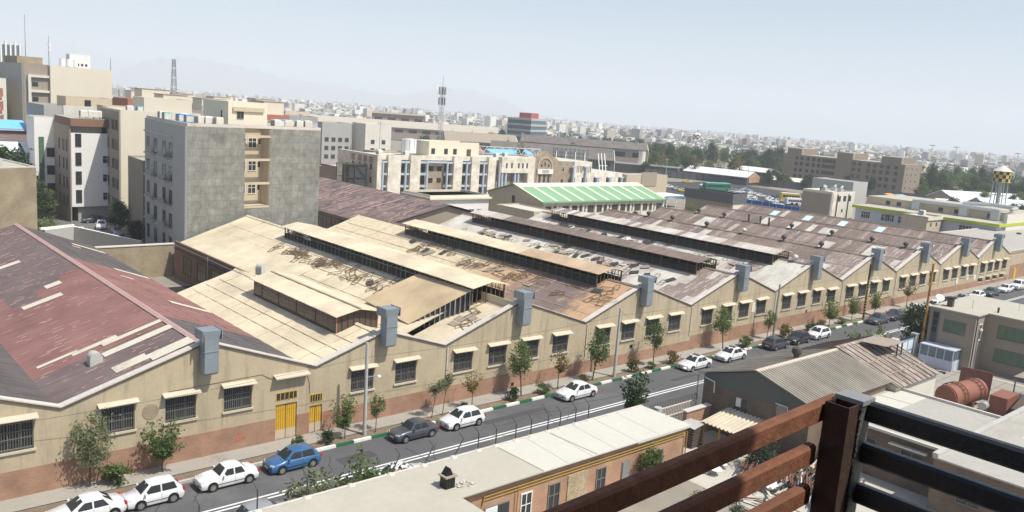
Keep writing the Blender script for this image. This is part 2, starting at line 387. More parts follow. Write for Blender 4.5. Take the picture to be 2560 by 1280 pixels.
WX = -pi/2     # turns a window to face -X
MOUNT1 = [(4, 60), (7.8, 139), (11.84, 440), (12.64, 468), (14.7, 403), (17.49, 254), (19.51, 161), (23.75, 46), (31.28, -20)]
MOUNT2 = [(13, -30), (15.95, 35), (17.71, 177), (18.83, 244), (20.43, 287), (22.3, 262), (24.7, 213), (26.68, 147), (30.22, 107), (33.09, 52), (34.39, 77), (35.95, 156), (38.06, 182), (40.22, 116), (42.15, 3), (44.04, -60)]
PATCH1 = [(15.5, 19.2, 95.6, 96.6), (18.7, 20, 83.2, 84.3), (16.1, 19.2, 79.6, 80.6), (18, 22.2, 63.9, 64.5), (17.5, 22.3, 61.8, 62.7), (17.2, 19.4, 58.2, 59.4), (19.4, 22.3, 57.6, 58.9), (16.1, 19.2, 64.5, 65.1), (13.9, 16.6, 65.0, 65.4), (14.6, 18.8, 56.4, 56.9)]
PATCH2 = [(27.1, 30.8, 107.6, 108.6), (26.4, 27.3, 105, 105.6), (27.1, 30.6, 91.6, 92.5), (27.1, 30.8, 75.5, 76.5), (26.1, 27.4, 86.6, 87.1), (24, 30.4, 56.6, 57.5)]
PATCHF = [(8, 134.5, 138.3, 95, 97.6, 'white_roof'), (8, 133, 137.5, 89, 90, 'pale_roof'), (9, 149, 154.5, 86, 87.6, 'white_roof'), (9, 148.5, 154.5, 82.5, 83.6, 'white_roof'), (9, 150, 154, 78, 81, 'pale_roof'),
          (8, 134.5, 138.2, 61.5, 63.8, 'white_roof'), (8, 133, 137, 69.5, 71.5, 'pale_roof'), (9, 149.5, 154, 60, 62, 'white_roof'), (9, 150, 154.5, 92, 94, 'white_roof'), (7, 117, 120, 101, 103.4, 'white_roof'), (7, 116.5, 121.5, 84, 85.6, 'white_roof'), (8, 131.5, 134, 73.2, 74.4, 'pale_roof')]
SHADEX = 2.26  # edge of the added slab, sets the shadow line on the rail
PLANE = (4600, 5277, 164)
OFFICE = [(309, 354), (314.5, 341), (332, 347.5), (326.5, 360)]
HALLS = [('very long low hall with pale roof ridge stretching below the skyline', (282, 529), (391, 455), 28, 8.6, 12.6, 'hall_roof_pale', 'citybrown'),
         ('dark flat topped hall standing behind the very long pale hall', (340, 542), (372, 520), 20, 17.2, 18, 'citybrown', 'citybrown', 'citytan'),
         ('green grey hall with cream end wall right of the antenna tower', (256, 340), (287, 320), 22, 9.0, 13.0, 'taupe', 'stone_taupe'),
         ('front one of two broad dark roofed halls with cream ends', (244, 291), (284, 252), 22, 7.0, 11.4, 'corr_dark', 'citydark'),
         ('rear one of two broad dark roofed halls with cream ends', (301, 334), (348, 286), 24, 10.5, 13.6, 'corr_dark', 'citybrown')]
# ---------------------------------------------------------------- setting
def terrain():
    b = MB(); xs = [-400, -60, 0, 190, 400, 800, 1500, 3000, 7000, 14000, 20000]; ys = [-600, -60, 0, 300, 800, 2000, 6000, 14000, 20000]
    n = len(ys)
    v = [(x, y, gz(x, y)) for x in xs for y in ys]
    f = [(i*n+j, (i+1)*n+j, (i+1)*n+j+1, i*n+j+1) for i in range(len(xs)-1) for j in range(n-1)]
    b.faces(v, f, 'ground'); return struct(b.build('ground'))
terrain()
XA, XB = -40, 330
def strip(name, y0, y1, z, k, x0=XA, x1=XB):
    b = MB(); n = 30
    v = []; 
    for i in range(n+1):
        x = x0+(x1-x0)*i/n; v += [(x, y0, z+gz(x, 0)), (x, y1, z+gz(x, 0))]
    b.faces(v, [(2*i, 2*i+2, 2*i+3, 2*i+1) for i in range(n)], k); return struct(b.build(name))
strip('road', 42.8, 52.7, .006, 'asphalt')
strip('pavement', 54.0, 55.95, .16, 'pavement')
strip('planting_bed', 52.95, 54.0, .12, 'soil')
strip('pavement', 39.4, 42.6, .14, 'pavement')
b = MB()
for y in (47.75, 48.15):
    for k in range(12):
        x0 = -20+k*25; b.poly([(x0, y, .012), (x0+25, y, .012), (x0+25, y+.17, .012), (x0, y+.17, .012)], 'roadpaint')
struct(b.build('road_marking'))
b = MB(); rq = random.Random(9)      # mended cracks and trench patches in the asphalt
for k in range(46):
    x = rq.uniform(0, 150); y = rq.uniform(43.6, 52.3); a = rq.choice((rq.gauss(0, .15), rq.gauss(1.4, .3))); p = Vector((x, y, .0135))
    for q in range(rq.randrange(4, 10)):
        a += rq.gauss(0, .22); n_ = p+Vector((cos(a), sin(a), 0))*rq.uniform(.4, 1.0)
        if not 43 < n_.y < 52.5: break
        b.bar(p, n_, .05, .006, 'tar'); p = n_
for x, y, l_, w_ in ((44, 50.3, 7, .8), (68, 49.6, 5, .6), (30, 49.8, 3, 1.1), (88, 46, 9, .7), (20, 46, 2, 1.4)): b.box(x, x+l_, y, y+w_, .0085, .0105, 'asphalt_patch')
struct(b.build('road_repairs'))['kind'] = 'structure'
b = MB(); x = -20; i = 0      # kerb painted in green and white blocks, bare beyond the trees
while x < 150:
    if x < 29.0: k = 'concrete'
    else: k = 'kerb_green' if i % 2 else 'kerb_white'
    L = 1.55; b.box(x+.01, x+L-.01, 52.7, 52.95, 0, .2, k); x += L; i += 1
b.box(150, 300, 52.7, 52.95, -.9, .15, 'concrete')
struct(b.build('kerb'))
b = MB(); b.box(-40, 300, 42.6, 42.8, -.8, .17, 'concrete'); struct(b.build('kerb'))
b = MB(); b.poly([(49.8, 8, .01), (103, 8, .01), (103, 39.3, .01), (49.8, 39.3, .01)], 'yardfloor'); struct(b.build('yard'))
b = MB()
for (x0, x1, y0, y1, z) in ((75.5, 102.4, 22.0, 39.2, .02),):
    b.poly([(x0, y0, z), (x1, y0, z), (x1, y1, z), (x0, y1, z)], 'pavement')
    xx = x0+1
    while xx < x1: b.poly([(xx, y0, z+.004), (xx+.07, y0, z+.004), (xx+.07, y1, z+.004), (xx, y1, z+.004)], 'soil'); xx += 2.3
    yy = y0+1
    while yy < y1: b.poly([(x0, yy, z+.008), (x1, yy, z+.008), (x1, yy+.07, z+.008), (x0, yy+.07, z+.008)], 'soil'); yy += 2.3
struct(b.build('paved_yard'))
# mountains behind the city
def ridge(name, pts, D, depth):
    "pts: bearing in degrees from +Y towards +X, crest height above eye level"
    b = MB(); v = []; rows = 7; N = 90
    a0, a1 = pts[0][0], pts[-1][0]
    for j in range(rows):
        t = j/(rows-1)
        for i in range(N+1):
            a = a0+(a1-a0)*i/N
            for (p, q) in zip(pts, pts[1:]):
                if p[0] <= a <= q[0]: hh = p[1]+(q[1]-p[1])*(a-p[0])/(q[0]-p[0]); break
            hh += 26
            prof = 1-abs(2*t-1)**1.3
            z = hh*prof*(1+.10*sin(i*.9+j)*(1-prof)+.05*sin(i*2.3+j*1.7)) - (1-prof)*30 - 12*(random.random())*(prof > .05 and prof < .95)
            d = D+(t-.5)*depth; v.append((sin(radians(a))*d, cos(radians(a))*d, z))
    f = [(j*(N+1)+i, j*(N+1)+i+1, (j+1)*(N+1)+i+1, (j+1)*(N+1)+i) for j in range(rows-1) for i in range(N)]
    b.faces(v, f, 'hill'); return struct(b.build(name, smooth=True))
ridge('mountain_range', MOUNT1, 12500, 2500)
ridge('mountain_range', MOUNT2, 9500, 1800)

# ---------------------------------------------------------------- the long factory along the street
VAL = [-4.6, 13.2, 31, 43.4, 61, 78.3, 96, 113.4, 130.4, 147, 163.5, 179]
RID = [4.5, 22.5, 37.2, 52, 69.6, 87.6, 105, 122.5, 139.3, 155.6, 171]
ZR = [8.2, 8.2, 7.1]+[8.2]*8; ZV = 5.05
YW = 55.9
fac = thing('factory_hall', 'long ochre factory with zigzag gables, many roof ridges and barred windows along the street', 'factory', (90, YW, 0))
def wall_top(x):
    for i in range(len(RID)):
        if VAL[i] <= x <= VAL[i+1]:
            za = (8.55, 8.55, 7.5)[i] if i < 3 else 8.55
            r = RID[i]
            return 5.5+(za-5.5)*((x-VAL[i])/(r-VAL[i]) if x < r else (VAL[i+1]-x)/(VAL[i+1]-r))
    return 5.5
WINX = [-1, 2.8, 6.6, 10.6, 16.6, 20.7, 24.8, 35.2, 39.4, 45.5, 49.5, 53.6, 57.6, 63.8, 67.7, 71.7, 75.6, 81.7, 85.7, 89.3, 93.1, 99.1, 102.9, 106.8, 110.8,
        116.2, 120, 123.6, 127.6, 133.3, 137, 140.7, 144.5, 150, 153.7, 157.6, 161, 166.5, 170.1, 173.5, 177.3]
holes = []     # x0, x1, z0, z1, kind
for x in WINX:
    wd = 2.1 if x < 110 else 2.3; zb = 2.85 if x < 110 else 2.6
    if x < 30: zb = 3.2
    zt = zb+1.85 if x > 15 else zb+2.0
    holes.append((x-wd/2, x+wd/2, zb, zt, 'w'))
for x in (166.1, 169.8, 173.2, 176.7): holes.append((x-1.1, x+1.1, .9, 1.65, 's'))
holes.append((27.75, 29.5, .16, 2.95, 'd')); holes.append((30.55, 31.65, .16, 2.35, 'd'))
xs = sorted(set(VAL+RID+[h[0] for h in holes]+[h[1] for h in holes]+[180.2]))
b = MB(); WT = .35
for x0, x1 in zip(xs, xs[1:]):
    if x1-x0 < 1e-4: continue
    xm = (x0+x1)/2; hs = sorted([(h[2], h[3]) for h in holes if h[0] < xm < h[1]])
    z = 0; segs = []
    for a, c in hs: segs.append((z, a)); z = c
    for a, c in segs: b.poly([(x0, YW, a), (x1, YW, a), (x1, YW, c), (x0, YW, c)], 'plaster')
    b.poly([(x0, YW, z), (x1, YW, z), (x1, YW, wall_top(x1)), (x0, YW, wall_top(x0))], 'plaster')
    b.poly([(x1, YW+WT, 0), (x0, YW+WT, 0), (x0, YW+WT, wall_top(x0)), (x1, YW+WT, wall_top(x1))], 'plaster') if not hs else None
for x0, x1, z0, z1, k in holes:
    y1 = YW+.26
    b.poly([(x0, YW, z0), (x0, y1, z0), (x0, y1, z1), (x0, YW, z1)], 'plaster'); b.poly([(x1, y1, z0), (x1, YW, z0), (x1, YW, z1), (x1, y1, z1)], 'plaster')
    b.poly([(x0, YW, z1), (x0, y1, z1), (x1, y1, z1), (x1, YW, z1)], 'plaster'); b.poly([(x0, YW, z0), (x1, YW, z0), (x1, y1, z0), (x0, y1, z0)], 'plaster')
b.poly([(180.2, YW, 0), (180.2, YW+40, 0), (180.2, YW+40, 5.4), (180.2, YW, 5.4)], 'plaster')
b.build('street_wall', fac)
b = MB()       # coping that follows the gables
ps = sorted(set(VAL+RID+[180.2]))
for x0, x1 in zip(ps, ps[1:]):
    z0, z1 = wall_top(x0), wall_top(x1)
    b.extr([(x0, YW-.06, z0), (x1, YW-.06, z1), (x1, YW-.06, z1+.1), (x0, YW-.06, z0+.1)], (0, .62, 0), 'coping')
    b.extr([(x0, YW-.12, z0-.06), (x1, YW-.12, z1-.06), (x1, YW-.12, z1+.02), (x0, YW-.12, z0+.02)], (0, .055, 0), 'darkbrown')
b.build('coping', fac)
b = MB()       # stepped brick plinth between the doors
for x0, x1, z in ((-6, 27.75, 1.95), (29.5, 30.55, 1.9), (31.65, 54, 1.72), (54, 66, 1.45), (66, 78.9, 1.3), (78.9, 109, 1.85), (109, 130, 1.75), (130, 180.2, 1.25)):
    hh = [h for h in holes if h[4] == 's' and x0 < h[0] < x1]; xa = x0
    for h in hh: b.box(xa, h[0]-.05, YW-.035, YW-.003, 0, z, 'brick_plinth'); b.box(h[0]-.05, h[1]+.05, YW-.035, YW-.003, 0, .8, 'brick_plinth'); xa = h[1]+.05
    b.box(xa, x1, YW-.035, YW-.003, 0, z, 'brick_plinth')
b.build('brick_plinth', fac)
def facwin(x0, x1, z0, z1, k, light=False):
    b = MB(); yg = YW+.2; f = 'winframe'
    b.box(x0, x1, yg+.02, yg+.05, z0, z1, 'glass')
    for x in (x0, x1-.07): b.box(x, x+.07, yg-.08, yg+.02, z0, z1, f)
    for z in (z0, z1-.07, z0+(z1-z0)*.58): b.box(x0+.07, x1-.07, yg-.07, yg+.02, z, z+.07, f)
    n = 3
    for i in range(1, n): xx = x0+(x1-x0)*i/n; b.box(xx-.03, xx+.03, yg-.06, yg+.02, z0+.07, z1-.07, f)
    o = b.build('window', fac)
    if k == 'w':
        b = MB(); n = 13                                     # iron grille
        for i in range(n+1): xx = x0+.04+(x1-x0-.08)*i/n; b.box(xx-.011, xx+.011, YW+.02, YW+.045, z0+.05, z0+(z1-z0)*.97, 'winframe')
        for z in (z0+.12, z0+.75, z1-.2): b.box(x0, x1, YW+.046, YW+.06, z, z+.04, 'winframe')
        b.build('grille', o)
        b = MB(); b.box(x0-.12, x1+.12, YW-.14, YW+.1, z0-.14, z0, 'awning'); b.build('sill', o)
        s = random.uniform(.8, 1.1)
        b = MB(); b.extr([(x0-.22, YW-.002, z1+.3), (x0-.22, YW-.5*s, z1+.12), (x0-.22, YW-.5*s, z1+.07), (x0-.22, YW-.002, z1+.2)], (x1-x0+.44, random.uniform(-.05, .05), random.uniform(-.06, .06)), 'awning')
        b.build('awning', o)
    elif k == 's':
        b = MB(); b.box(x0-.1, x1+.1, YW-.32, YW, z1+.1, z1+.16, 'awning'); b.build('awning', o)
        b = MB(); b.box(x0-.1, x1+.1, YW-.12, YW, z0-.1, z0, 'awning'); b.build('sill', o)
for h in holes:
    if h[4] != 'd': facwin(*h)
for x0, x1, z1 in ((27.75, 29.5, 2.95), (30.55, 31.65, 2.35)):
    b = MB(); b.box(x0, x1, YW+.12, YW+.2, .16, z1, 'yellow_door'); n = int((x1-x0)/.16)
    for i in range(n+1): xx = x0+(x1-x0)*i/n; b.box(xx-.03, xx+.03, YW+.08, YW+.12, .95, z1-.06, 'yellow_door')
    b.box((x0+x1)/2-.02, (x0+x1)/2+.02, YW+.07, YW+.08, .16, z1, 'darkbrown'); b.box(x0, x1, YW+.085, YW+.118, .2, .9, 'beige_wall')
    d = b.build('door', fac, label='yellow ribbed steel door in the ochre wall')
    b = MB(); b.box(x0, x1, YW-.02, YW+.03, z1+.3, z1+.95, 'yellow_door'); b.box(x0+.06, x1-.06, YW-.035, YW-.022, z1+.36, z1+.89, 'glass')
    for i in range(1, 5): xx = x0+(x1-x0)*i/5; b.box(xx-.02, xx+.02, YW-.05, YW-.036, z1+.36, z1+.89, 'yellow_door')
    b.build('transom_window', fac)
b = MB(); b.extr([(27.5, YW, 5.35), (27.5, YW-.6, 5.2), (27.5, YW-.6, 5.12), (27.5, YW, 5.2)], (2.8, 0, 0), 'awning'); b.build('awning', fac)
b = MB(); b.extr([(18.68+.55*cos(2*pi*i/20), YW-.03, 4.2+.55*sin(2*pi*i/20)) for i in range(20)], (0, .028, 0), 'brickbeige'); b.build('round_brick_panel', fac)
for x, z in ((58.2, 2.2), (68.4, 2.0), (86.6, 1.95), (51.6, .6), (104.5, 1.95)):
    b = MB(); b.box(x-.22, x+.22, YW-.03, YW-.004, z-.22, z+.22, 'winframe'); b.box(x-.17, x+.17, YW-.04, YW-.031, z-.17, z+.17, 'black'); b.build('wall_vent', fac)
for x, z in ((155.2, 2.0), (159.8, 2.3), (163.2, 2.0)):
    b = MB(); b.extr([(x+.55*cos(2*pi*i/16), YW-.05, z+.55*sin(2*pi*i/16)) for i in range(16)], (0, .045, 0), 'offwhite'); b.build('white_disc', fac)
b = MB(); b.box(91.0, 91.7, YW-.04, YW-.004, 3.3, 4.5, 'cream'); b.build('notice_plate', fac)
for x in VAL[3:11]:
    b = MB(); b.tube((x+.25, YW-.08, 1.9), (x+.25, YW-.08, 5.35), .05, 'offwhite', 6); b.build('downpipe', fac)
b = MB(); pts = [(19.9, YW-.03, 5.4), (26.6, YW-.03, 5.55), (27.3, YW-.03, 5.1), (30.2, YW-.03, 5.15), (30.5, YW-.03, 4.2), (30.52, YW-.03, 3.4)]; b.path(pts, .014, 'darkbrown', 5); b.build('wall_cable', fac)
# red house number on the plinth
def text(s, size, loc, rot, k, parent, name='lettering'):
    c = bpy.data.curves.new(name, 'FONT'); c.body = s; c.size = size; c.extrude = .004
    o = bpy.data.objects.new(name, c); SC.collection.objects.link(o)
    dg = bpy.context.evaluated_depsgraph_get(); me = bpy.data.meshes.new_from_object(o.evaluated_get(dg)); bpy.data.objects.remove(o)
    me.materials.clear(); me.materials.append(MT[k]); q = bpy.data.objects.new(name, me); SC.collection.objects.link(q)
    bl = LOC[parent.name]; q.parent = parent; q.location = (loc[0]-bl[0], loc[1]-bl[1], loc[2]-bl[2]); q.rotation_euler = rot; LOC[q.name] = tuple(loc); return q
text('5239', .42, (24.6, YW-.04, .75), (pi/2, 0, 0), 'red', fac); text('o', .5, (24.8, YW-.04, 1.2), (pi/2, 0, 0), 'red', fac)
text('5168', .3, (31.75, YW-.04, 1.2), (pi/2, 0, 0), 'red', fac)
b = MB()
for i in range(3):
    pts = [(-.06, 0), (.06, 0), (.02, .8), (-.02, .8)]
# ventilation ducts climbing each gable tip
def duct(x):
    b = MB(); y0 = YW-.06; yf = YW-1.0; w2 = .5
    prof = [(y0, 6.7), (yf+.35, 6.35), (yf, 6.6), (yf, 9.0), (y0, 9.0)]
    b.extr([(x-w2, y, z) for y, z in prof], (2*w2, 0, 0), 'duct')
    b.box(x-w2-.04, x+w2+.04, yf-.04, y0-.01, 8.1, 8.16, 'steel_grey')
    # flared elbow leaning back over the roof
    b.extr([(x-w2, yf, 9.0), (x+w2, yf, 9.0), (x+w2+.14, yf-.05, 9.6), (x-w2-.14, yf-.05, 9.6)], (0, 1.0, 0), 'duct')
    b.box(x-w2-.2, x-w2-.145, yf-.1, yf+1.3, 8.95, 9.66, 'duct'); b.box(x+w2+.145, x+w2+.2, yf-.1, yf+1.3, 8.95, 9.66, 'duct'); b.box(x-w2-.14, x+w2+.14, yf+.96, yf+1.35, 9.0, 9.58, 'duct')
    b.build('ventilation_duct', fac)
for x in RID[1:]: duct(x-.05)
# ---- roofs
def slope(name, xa, za, xb, zb, y0, y1, sw, pick, rows=3, hole=None, label=None, extra=None):
    "sheets laid side by side from the gutter (a) to the ridge (b); hole = (ylo, yhi, x) leaves the ridge strip open"
    b = MB(); n = max(1, int(round((y1-y0)/sw)))
    for i in range(n):
        ya, yb = y0+(y1-y0)*i/n, y0+(y1-y0)*(i+1)/n; ym = (ya+yb)/2
        xe, ze = xb, zb
        if hole and hole[0] < ym < hole[1]: xe = hole[2]; ze = za+(zb-za)*(xe-xa)/(xb-xa)
        for j in range(rows):
            t0, t1 = j/rows, (j+1)/rows
            lift = .02 if (i+j) % 2 else 0
            x0, x1 = xa+(xe-xa)*t0, xa+(xe-xa)*t1; z0, z1 = za+(ze-za)*t0+lift+.012*(rows-j), za+(ze-za)*t1+lift+.012*(rows-j)
            b.extr([(x0, ya, z0), (x1, ya, z1), (x1, ya, z1-.03), (x0, ya, z0-.03)], (0, yb-ya, 0), pick(xa+(xe-xa)*(t0+t1)/2, ym, j))
    if extra: extra(b)
    return b.build(name, fac, label=label)
rr = random.Random(3)
def ch(**k):
    t = sum(k.values()); u = rr.random()*t
    for a, v in k.items():
        u -= v
        if u <= 0: return a
    return a
def bay0(x, y, j): return 'maroon_dark'
def bay1L(x, y, j):
    if 63 < y < 84+3*sin(x): return 'maroon_red'
    return 'maroon'
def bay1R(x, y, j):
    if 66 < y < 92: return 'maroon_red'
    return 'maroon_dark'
def beige(x, y, j): return 'beige_roof'
def bay4L(x, y, j):
    return 'sprayed_roof'
def bay3R(x, y, j): return 'beige_roof'
def bay5L(x, y, j):
    if y < 62: return ch(pale_roof=4, brown_worn=7)
    return ch(white_roof=9, pale_roof=4, brown_worn=.5)
def bay6L(x, y, j):
    if y < 64: return ch(white_roof=7, pale_roof=3, brown_worn=2)
    return ch(white_roof=4, pale_roof=5, brown_worn=1.5) if y < 95 else ch(white_roof=3, brown_worn=4, pale_roof=2)
def far(x, y, j):
    if y < 62: return ch(brown_worn=6, pale_roof=1, brown_roof=2)
    return ch(brown_roof=12, brown_worn=4, pale_roof=.12)
HL = {2: (60.3, 76), 3: (60.7, 99.3), 4: (60.9, 97.8), 5: (60.9, 105), 6: (61, 104.6)}   # ridge lanterns
back = [114, 114, 85, 115, 113, 110, 109, 109, 109.5, 110, 110]
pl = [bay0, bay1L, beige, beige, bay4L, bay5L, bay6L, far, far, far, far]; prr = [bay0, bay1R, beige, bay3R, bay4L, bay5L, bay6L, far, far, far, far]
def laps(b):
    "pale lap edges worn bright along the ribs of the red roof"
    zz = lambda x: ZV+3.15*(x-13.2)/9.3+.07
    for k in range(260):
        x, y = rr.uniform(13.6, 21.6), rr.uniform(57, 113); l_ = rr.choice((.25, .35, .5, .8)); b.bar((x, y, zz(x)), (x+l_, y, zz(x+l_)), .07, .03, 'ridge_pink')
for i in range(11):
    a, r, c = VAL[i], RID[i], VAL[i+1]; y0 = YW+.36; h = HL.get(i); zl = ZV
    if i == 3:
        slope('roof_slope', a, 4.45, r, 7.45, y0, 61.8, 1.1, pl[i], 4); slope('roof_slope', a, zl, r, ZR[i], 61.8, 85.6, 1.1, pl[i], 4, (h[0], h[1], r-2))
        slope('roof_slope', 41.6, 4.5, r, ZR[i], 85.6, back[i], 1.1, pl[i], 4, (h[0], h[1], r-2))
    else:
        slope('roof_slope', a, zl, r, ZR[i], y0, back[i], 1.0, pl[i], 2 if i > 6 else 4, (h[0], h[1], r-2) if h else None, None, laps if i == 1 else None)
    slope('roof_slope', c, zl, r, ZR[i], y0, back[i], 1.0, prr[i], 4, (h[0], h[1], r+2) if h else None)
    b = MB()
    k = 'ridge_pink' if i < 2 else ('beige_roof' if i < 4 else 'brown_roof')
    segs = [(y0, back[i])] if not h else [(y0, h[0]), (h[1], back[i])]
    if i == 3: segs = segs[1:]; b = MB(); b.extr([(r-.3, y0, 7.4), (r-.02, y0, 7.58), (r-.02, y0, 8.28), (r+.28, y0, 8.2), (r+.02, y0, 7.4)], (0, 5.4, 0), k); b.build('ridge_cap', fac)
    for q0, q1 in segs: b = MB(); b.extr([(r-.28, q0, ZR[i]+.0), (r, q0, ZR[i]+.14), (r+.28, q0, ZR[i]+.0)], (0, q1-q0, 0), k); b.build('ridge_cap', fac)
    b = MB(); b.box(c-.14, c+.14, y0, min(back[i], back[min(i+1, 10)]), ZV-.1, ZV+.03, 'darkbrown'); b.build('gutter', fac)
    if i not in (2,):
        b = MB(); kk = 'beige_wall' if i != 3 else 'brickdark'
        b.extr([(a, back[i]-.02, 0), (c, back[i]-.02, 0), (c, back[i]-.02, ZV-.06), (r, back[i]-.02, ZR[i]-.06), (a, back[i]-.02, ZV-.06)], (0, -.2, 0), kk); b.build('rear_gable', fac)
b = MB(); b.extr([(31, 84.9, 0), (43.4, 84.9, 0), (43.4, 84.9, 5), (37.2, 84.9, 7.05), (31, 84.9, 5)], (0, -.2, 0), 'brickdark'); b.build('rear_gable', fac)
b = MB(); b.poly([(-4, 56.4, .03), (179.8, 56.4, .03), (179.8, 109, .03), (-4, 109, .03)], 'dark'); b.build('hall_floor', fac)
# light replacement sheets and glazed strips on the maroon bay
def seams(i, left, y0, y1, x0=None, n_=3, step=6.2):
    "lap lines between the roof sheets"
    a, r, c = VAL[i], RID[i], VAL[i+1]; e = a if left else c; b = MB()
    zz = lambda x: ZV+(ZR[i]-ZV)*(x-e)/(r-e)+.075
    for k in range(1, n_+1):
        x = e+(r-e)*k/(n_+1.6); b.bar((x, y0, zz(x)), (x, y1, zz(x)), .07, .03, 'beige_seam')
    y = y0+2; k = 0
    while y < y1:
        xe = e+(r-e)*(.72 if k % 2 else .95) if not (HL.get(i) and HL[i][0] < y < HL[i][1]) else e+(r-e)*.7
        b.bar((e+(r-e)*.03, y, zz(e+(r-e)*.03)), (xe, y, zz(xe)), .05, .03, 'beige_seam'); y += step*(.7 if k % 3 else 1.2); k += 1
    b.build('sheet_seam', fac)
def onroof(i, x):
    a, r, c = VAL[i], RID[i], VAL[i+1]
    return ZV+(ZR[i]-ZV)*((x-a)/(r-a) if x < r else (c-x)/(c-r))
for a_ in ((2, True, 57, 84, None, 3), (2, False, 57, 84, None, 2), (3, True, 63, 114), (3, False, 57, 112), (4, True, 57, 112), (7, True, 57, 108, None, 2, 9), (8, True, 57, 108, None, 2, 9), (9, True, 57, 108, None, 2, 9), (10, True, 57, 108, None, 2, 9)): seams(*a_)
def patch(i, x0, x1, y0, y1, k='rooflight'):
    b = MB(); z = .105
    b.extr([(x0, y0, onroof(i, x0)+z), (x1, y0, onroof(i, x1)+z), (x1, y0, onroof(i, x1)+z-.03), (x0, y0, onroof(i, x0)+z-.03)], (0, y1-y0, 0), k)
    b.build('replacement_sheet', fac)
for x0, x1, y0, y1 in PATCH1: patch(1, x0, x1, y0, y1)
for x0, x1, y0, y1 in PATCH2: patch(1, x0, x1, y0, y1)
for i, x0, x1, y0, y1, k in PATCHF: patch(i, x0, x1, y0, y1, k)
# brown wall of the inner courtyard with tall windows
b = MB(); b.box(41.7, 41.95, 86, 115, 0, 5.05, 'brownpanel'); b.box(41.62, 41.7, 86, 115, 4.0, 4.12, 'darkbrown'); b.build('courtyard_wall', fac)
for y in (87.5, 92, 96.5, 101, 105.5, 110.5): window(fac, 41.68, y, 1.2, 2.6, 2.3, WX, 'brown', 2)
for y in (94.2, 103.3): 
    b = MB(); b.tube((41.55, y, 0), (41.55, y, 4.9), .06, 'galv'); b.build('downpipe', fac)
# ---- ridge lanterns
def lantern(i, closed=False, roof='beige_roof', post='steel_grey', worn=None, step=.85):
    r = RID[i]; y0, y1 = HL[i]; h2 = 2.0; zb = onroof(i, r-h2); ze = zb+1.65; zr = ze+.42
    L = bpy.data.objects.new('roof_lantern', None); SC.collection.objects.link(L); L.parent = fac; LOC[L.name] = LOC[fac.name]
    b = MB(); o = .32; n = int((y1-y0+1)/1.0)
    for q in range(n):
        ya = y0-.5+(y1-y0+1)*q/n; yb = y0-.5+(y1-y0+1)*(q+1)/n; k = roof if not worn else worn((ya+yb)/2)
        lift = .015*(q % 2)
        for s in (-1, 1):
            seg = [(h2+o, ze-.06), (0, zr)]
            for (d0, z0), (d1, z1) in zip(seg, seg[1:]):
                b.extr([(r+s*d0, ya, z0+lift), (r+s*d1, ya, z1+lift), (r+s*d1, ya, z1-.05), (r+s*d0, ya, z0-.05)], (0, yb-ya, 0), k)
    b.build('lantern_roof', L)
    if closed:
        b = MB()
        b.box(r-.12, r+.12, y0-.5, y1+.5, zr+.02, zr+.07, 'taupe'); b.build('ridge_strip', L)
    for s in (-1, 1):
        b = MB(); x = r+s*h2
        b.box(x-.07, x+.07, y0, y1, zb-.2, zb+.16, post if not closed else 'darkbrown')
        b.box(x-.05, x+.05, y0, y1, ze-.14, ze-.02, 'darkbrown')
        m = int((y1-y0)/step)
        for q in range(m+1):
            yy = y0+(y1-y0)*q/m; t = .06 if q % 4 == 0 else .028
            b.box(x-t, x+t, yy-t, yy+t, zb, ze-.05, ('darkbrown' if q % 4 == 0 else post))
        if closed:
            b.box(x-.02, x+.02, y0, y1, zb+.1, ze-.1, 'brownpanel')
            for q in range(m):
                yy = y0+(y1-y0)*(q+.5)/m; 
                for z in (zb+.25, zb+.68, zb+1.11): b.box(x-.035, x+.035, yy-.4, yy+.4, z, z+.36, 'glass')
        else:
            b.box(x-.03, x+.03, y0, y1, zb+1.0, zb+1.06, post); b.box(x-.012, x+.012, y0, y1, zb+.16, zb+.86, 'dark')
        b.build('window_band', L)
    for yy in (y0, y1):
        b = MB()
        if closed: b.extr([(r-h2+.05, yy, zb), (r+h2-.05, yy, zb), (r+h2-.05, yy, ze-.1), (r, yy, zr-.1), (r-h2+.05, yy, ze-.1)], (0, .06, 0), 'darkbrown')
        for q in range(8):
            x = r-h2+2*h2*q/7; zt = ze-.1+.4*(1-abs(x-r)/h2); t = .05 if q in (0, 7) else .03
            b.box(x-t, x+t, yy-.05-t, yy-.05+t, zb-.1, zt, 'terracotta' if (q in (0, 7) and closed) else ('rust_frame' if not closed else 'darkbrown'))
        b.box(r-h2, r+h2, yy-.09, yy-.02, zb+.02, zb+.12, 'darkbrown'); b.build('end_frame', L)
    return L
lantern(2, True)
lantern(3, roof='beige_roof')
lantern(4, roof='beige_roof', post='taupe_grey', step=1.25, worn=lambda y: 'orange_roof' if y < 74 else 'beige_roof')
lantern(5, roof='brown_roof', post='darkbrown', step=1.35, worn=lambda y: 'brown_roof' if y < 97 else 'pale_roof')
lantern(6, roof='pale_roof', post='darkbrown', step=1.35, worn=lambda y: ch(pale_roof=5, white_roof=3, brown_worn=3))
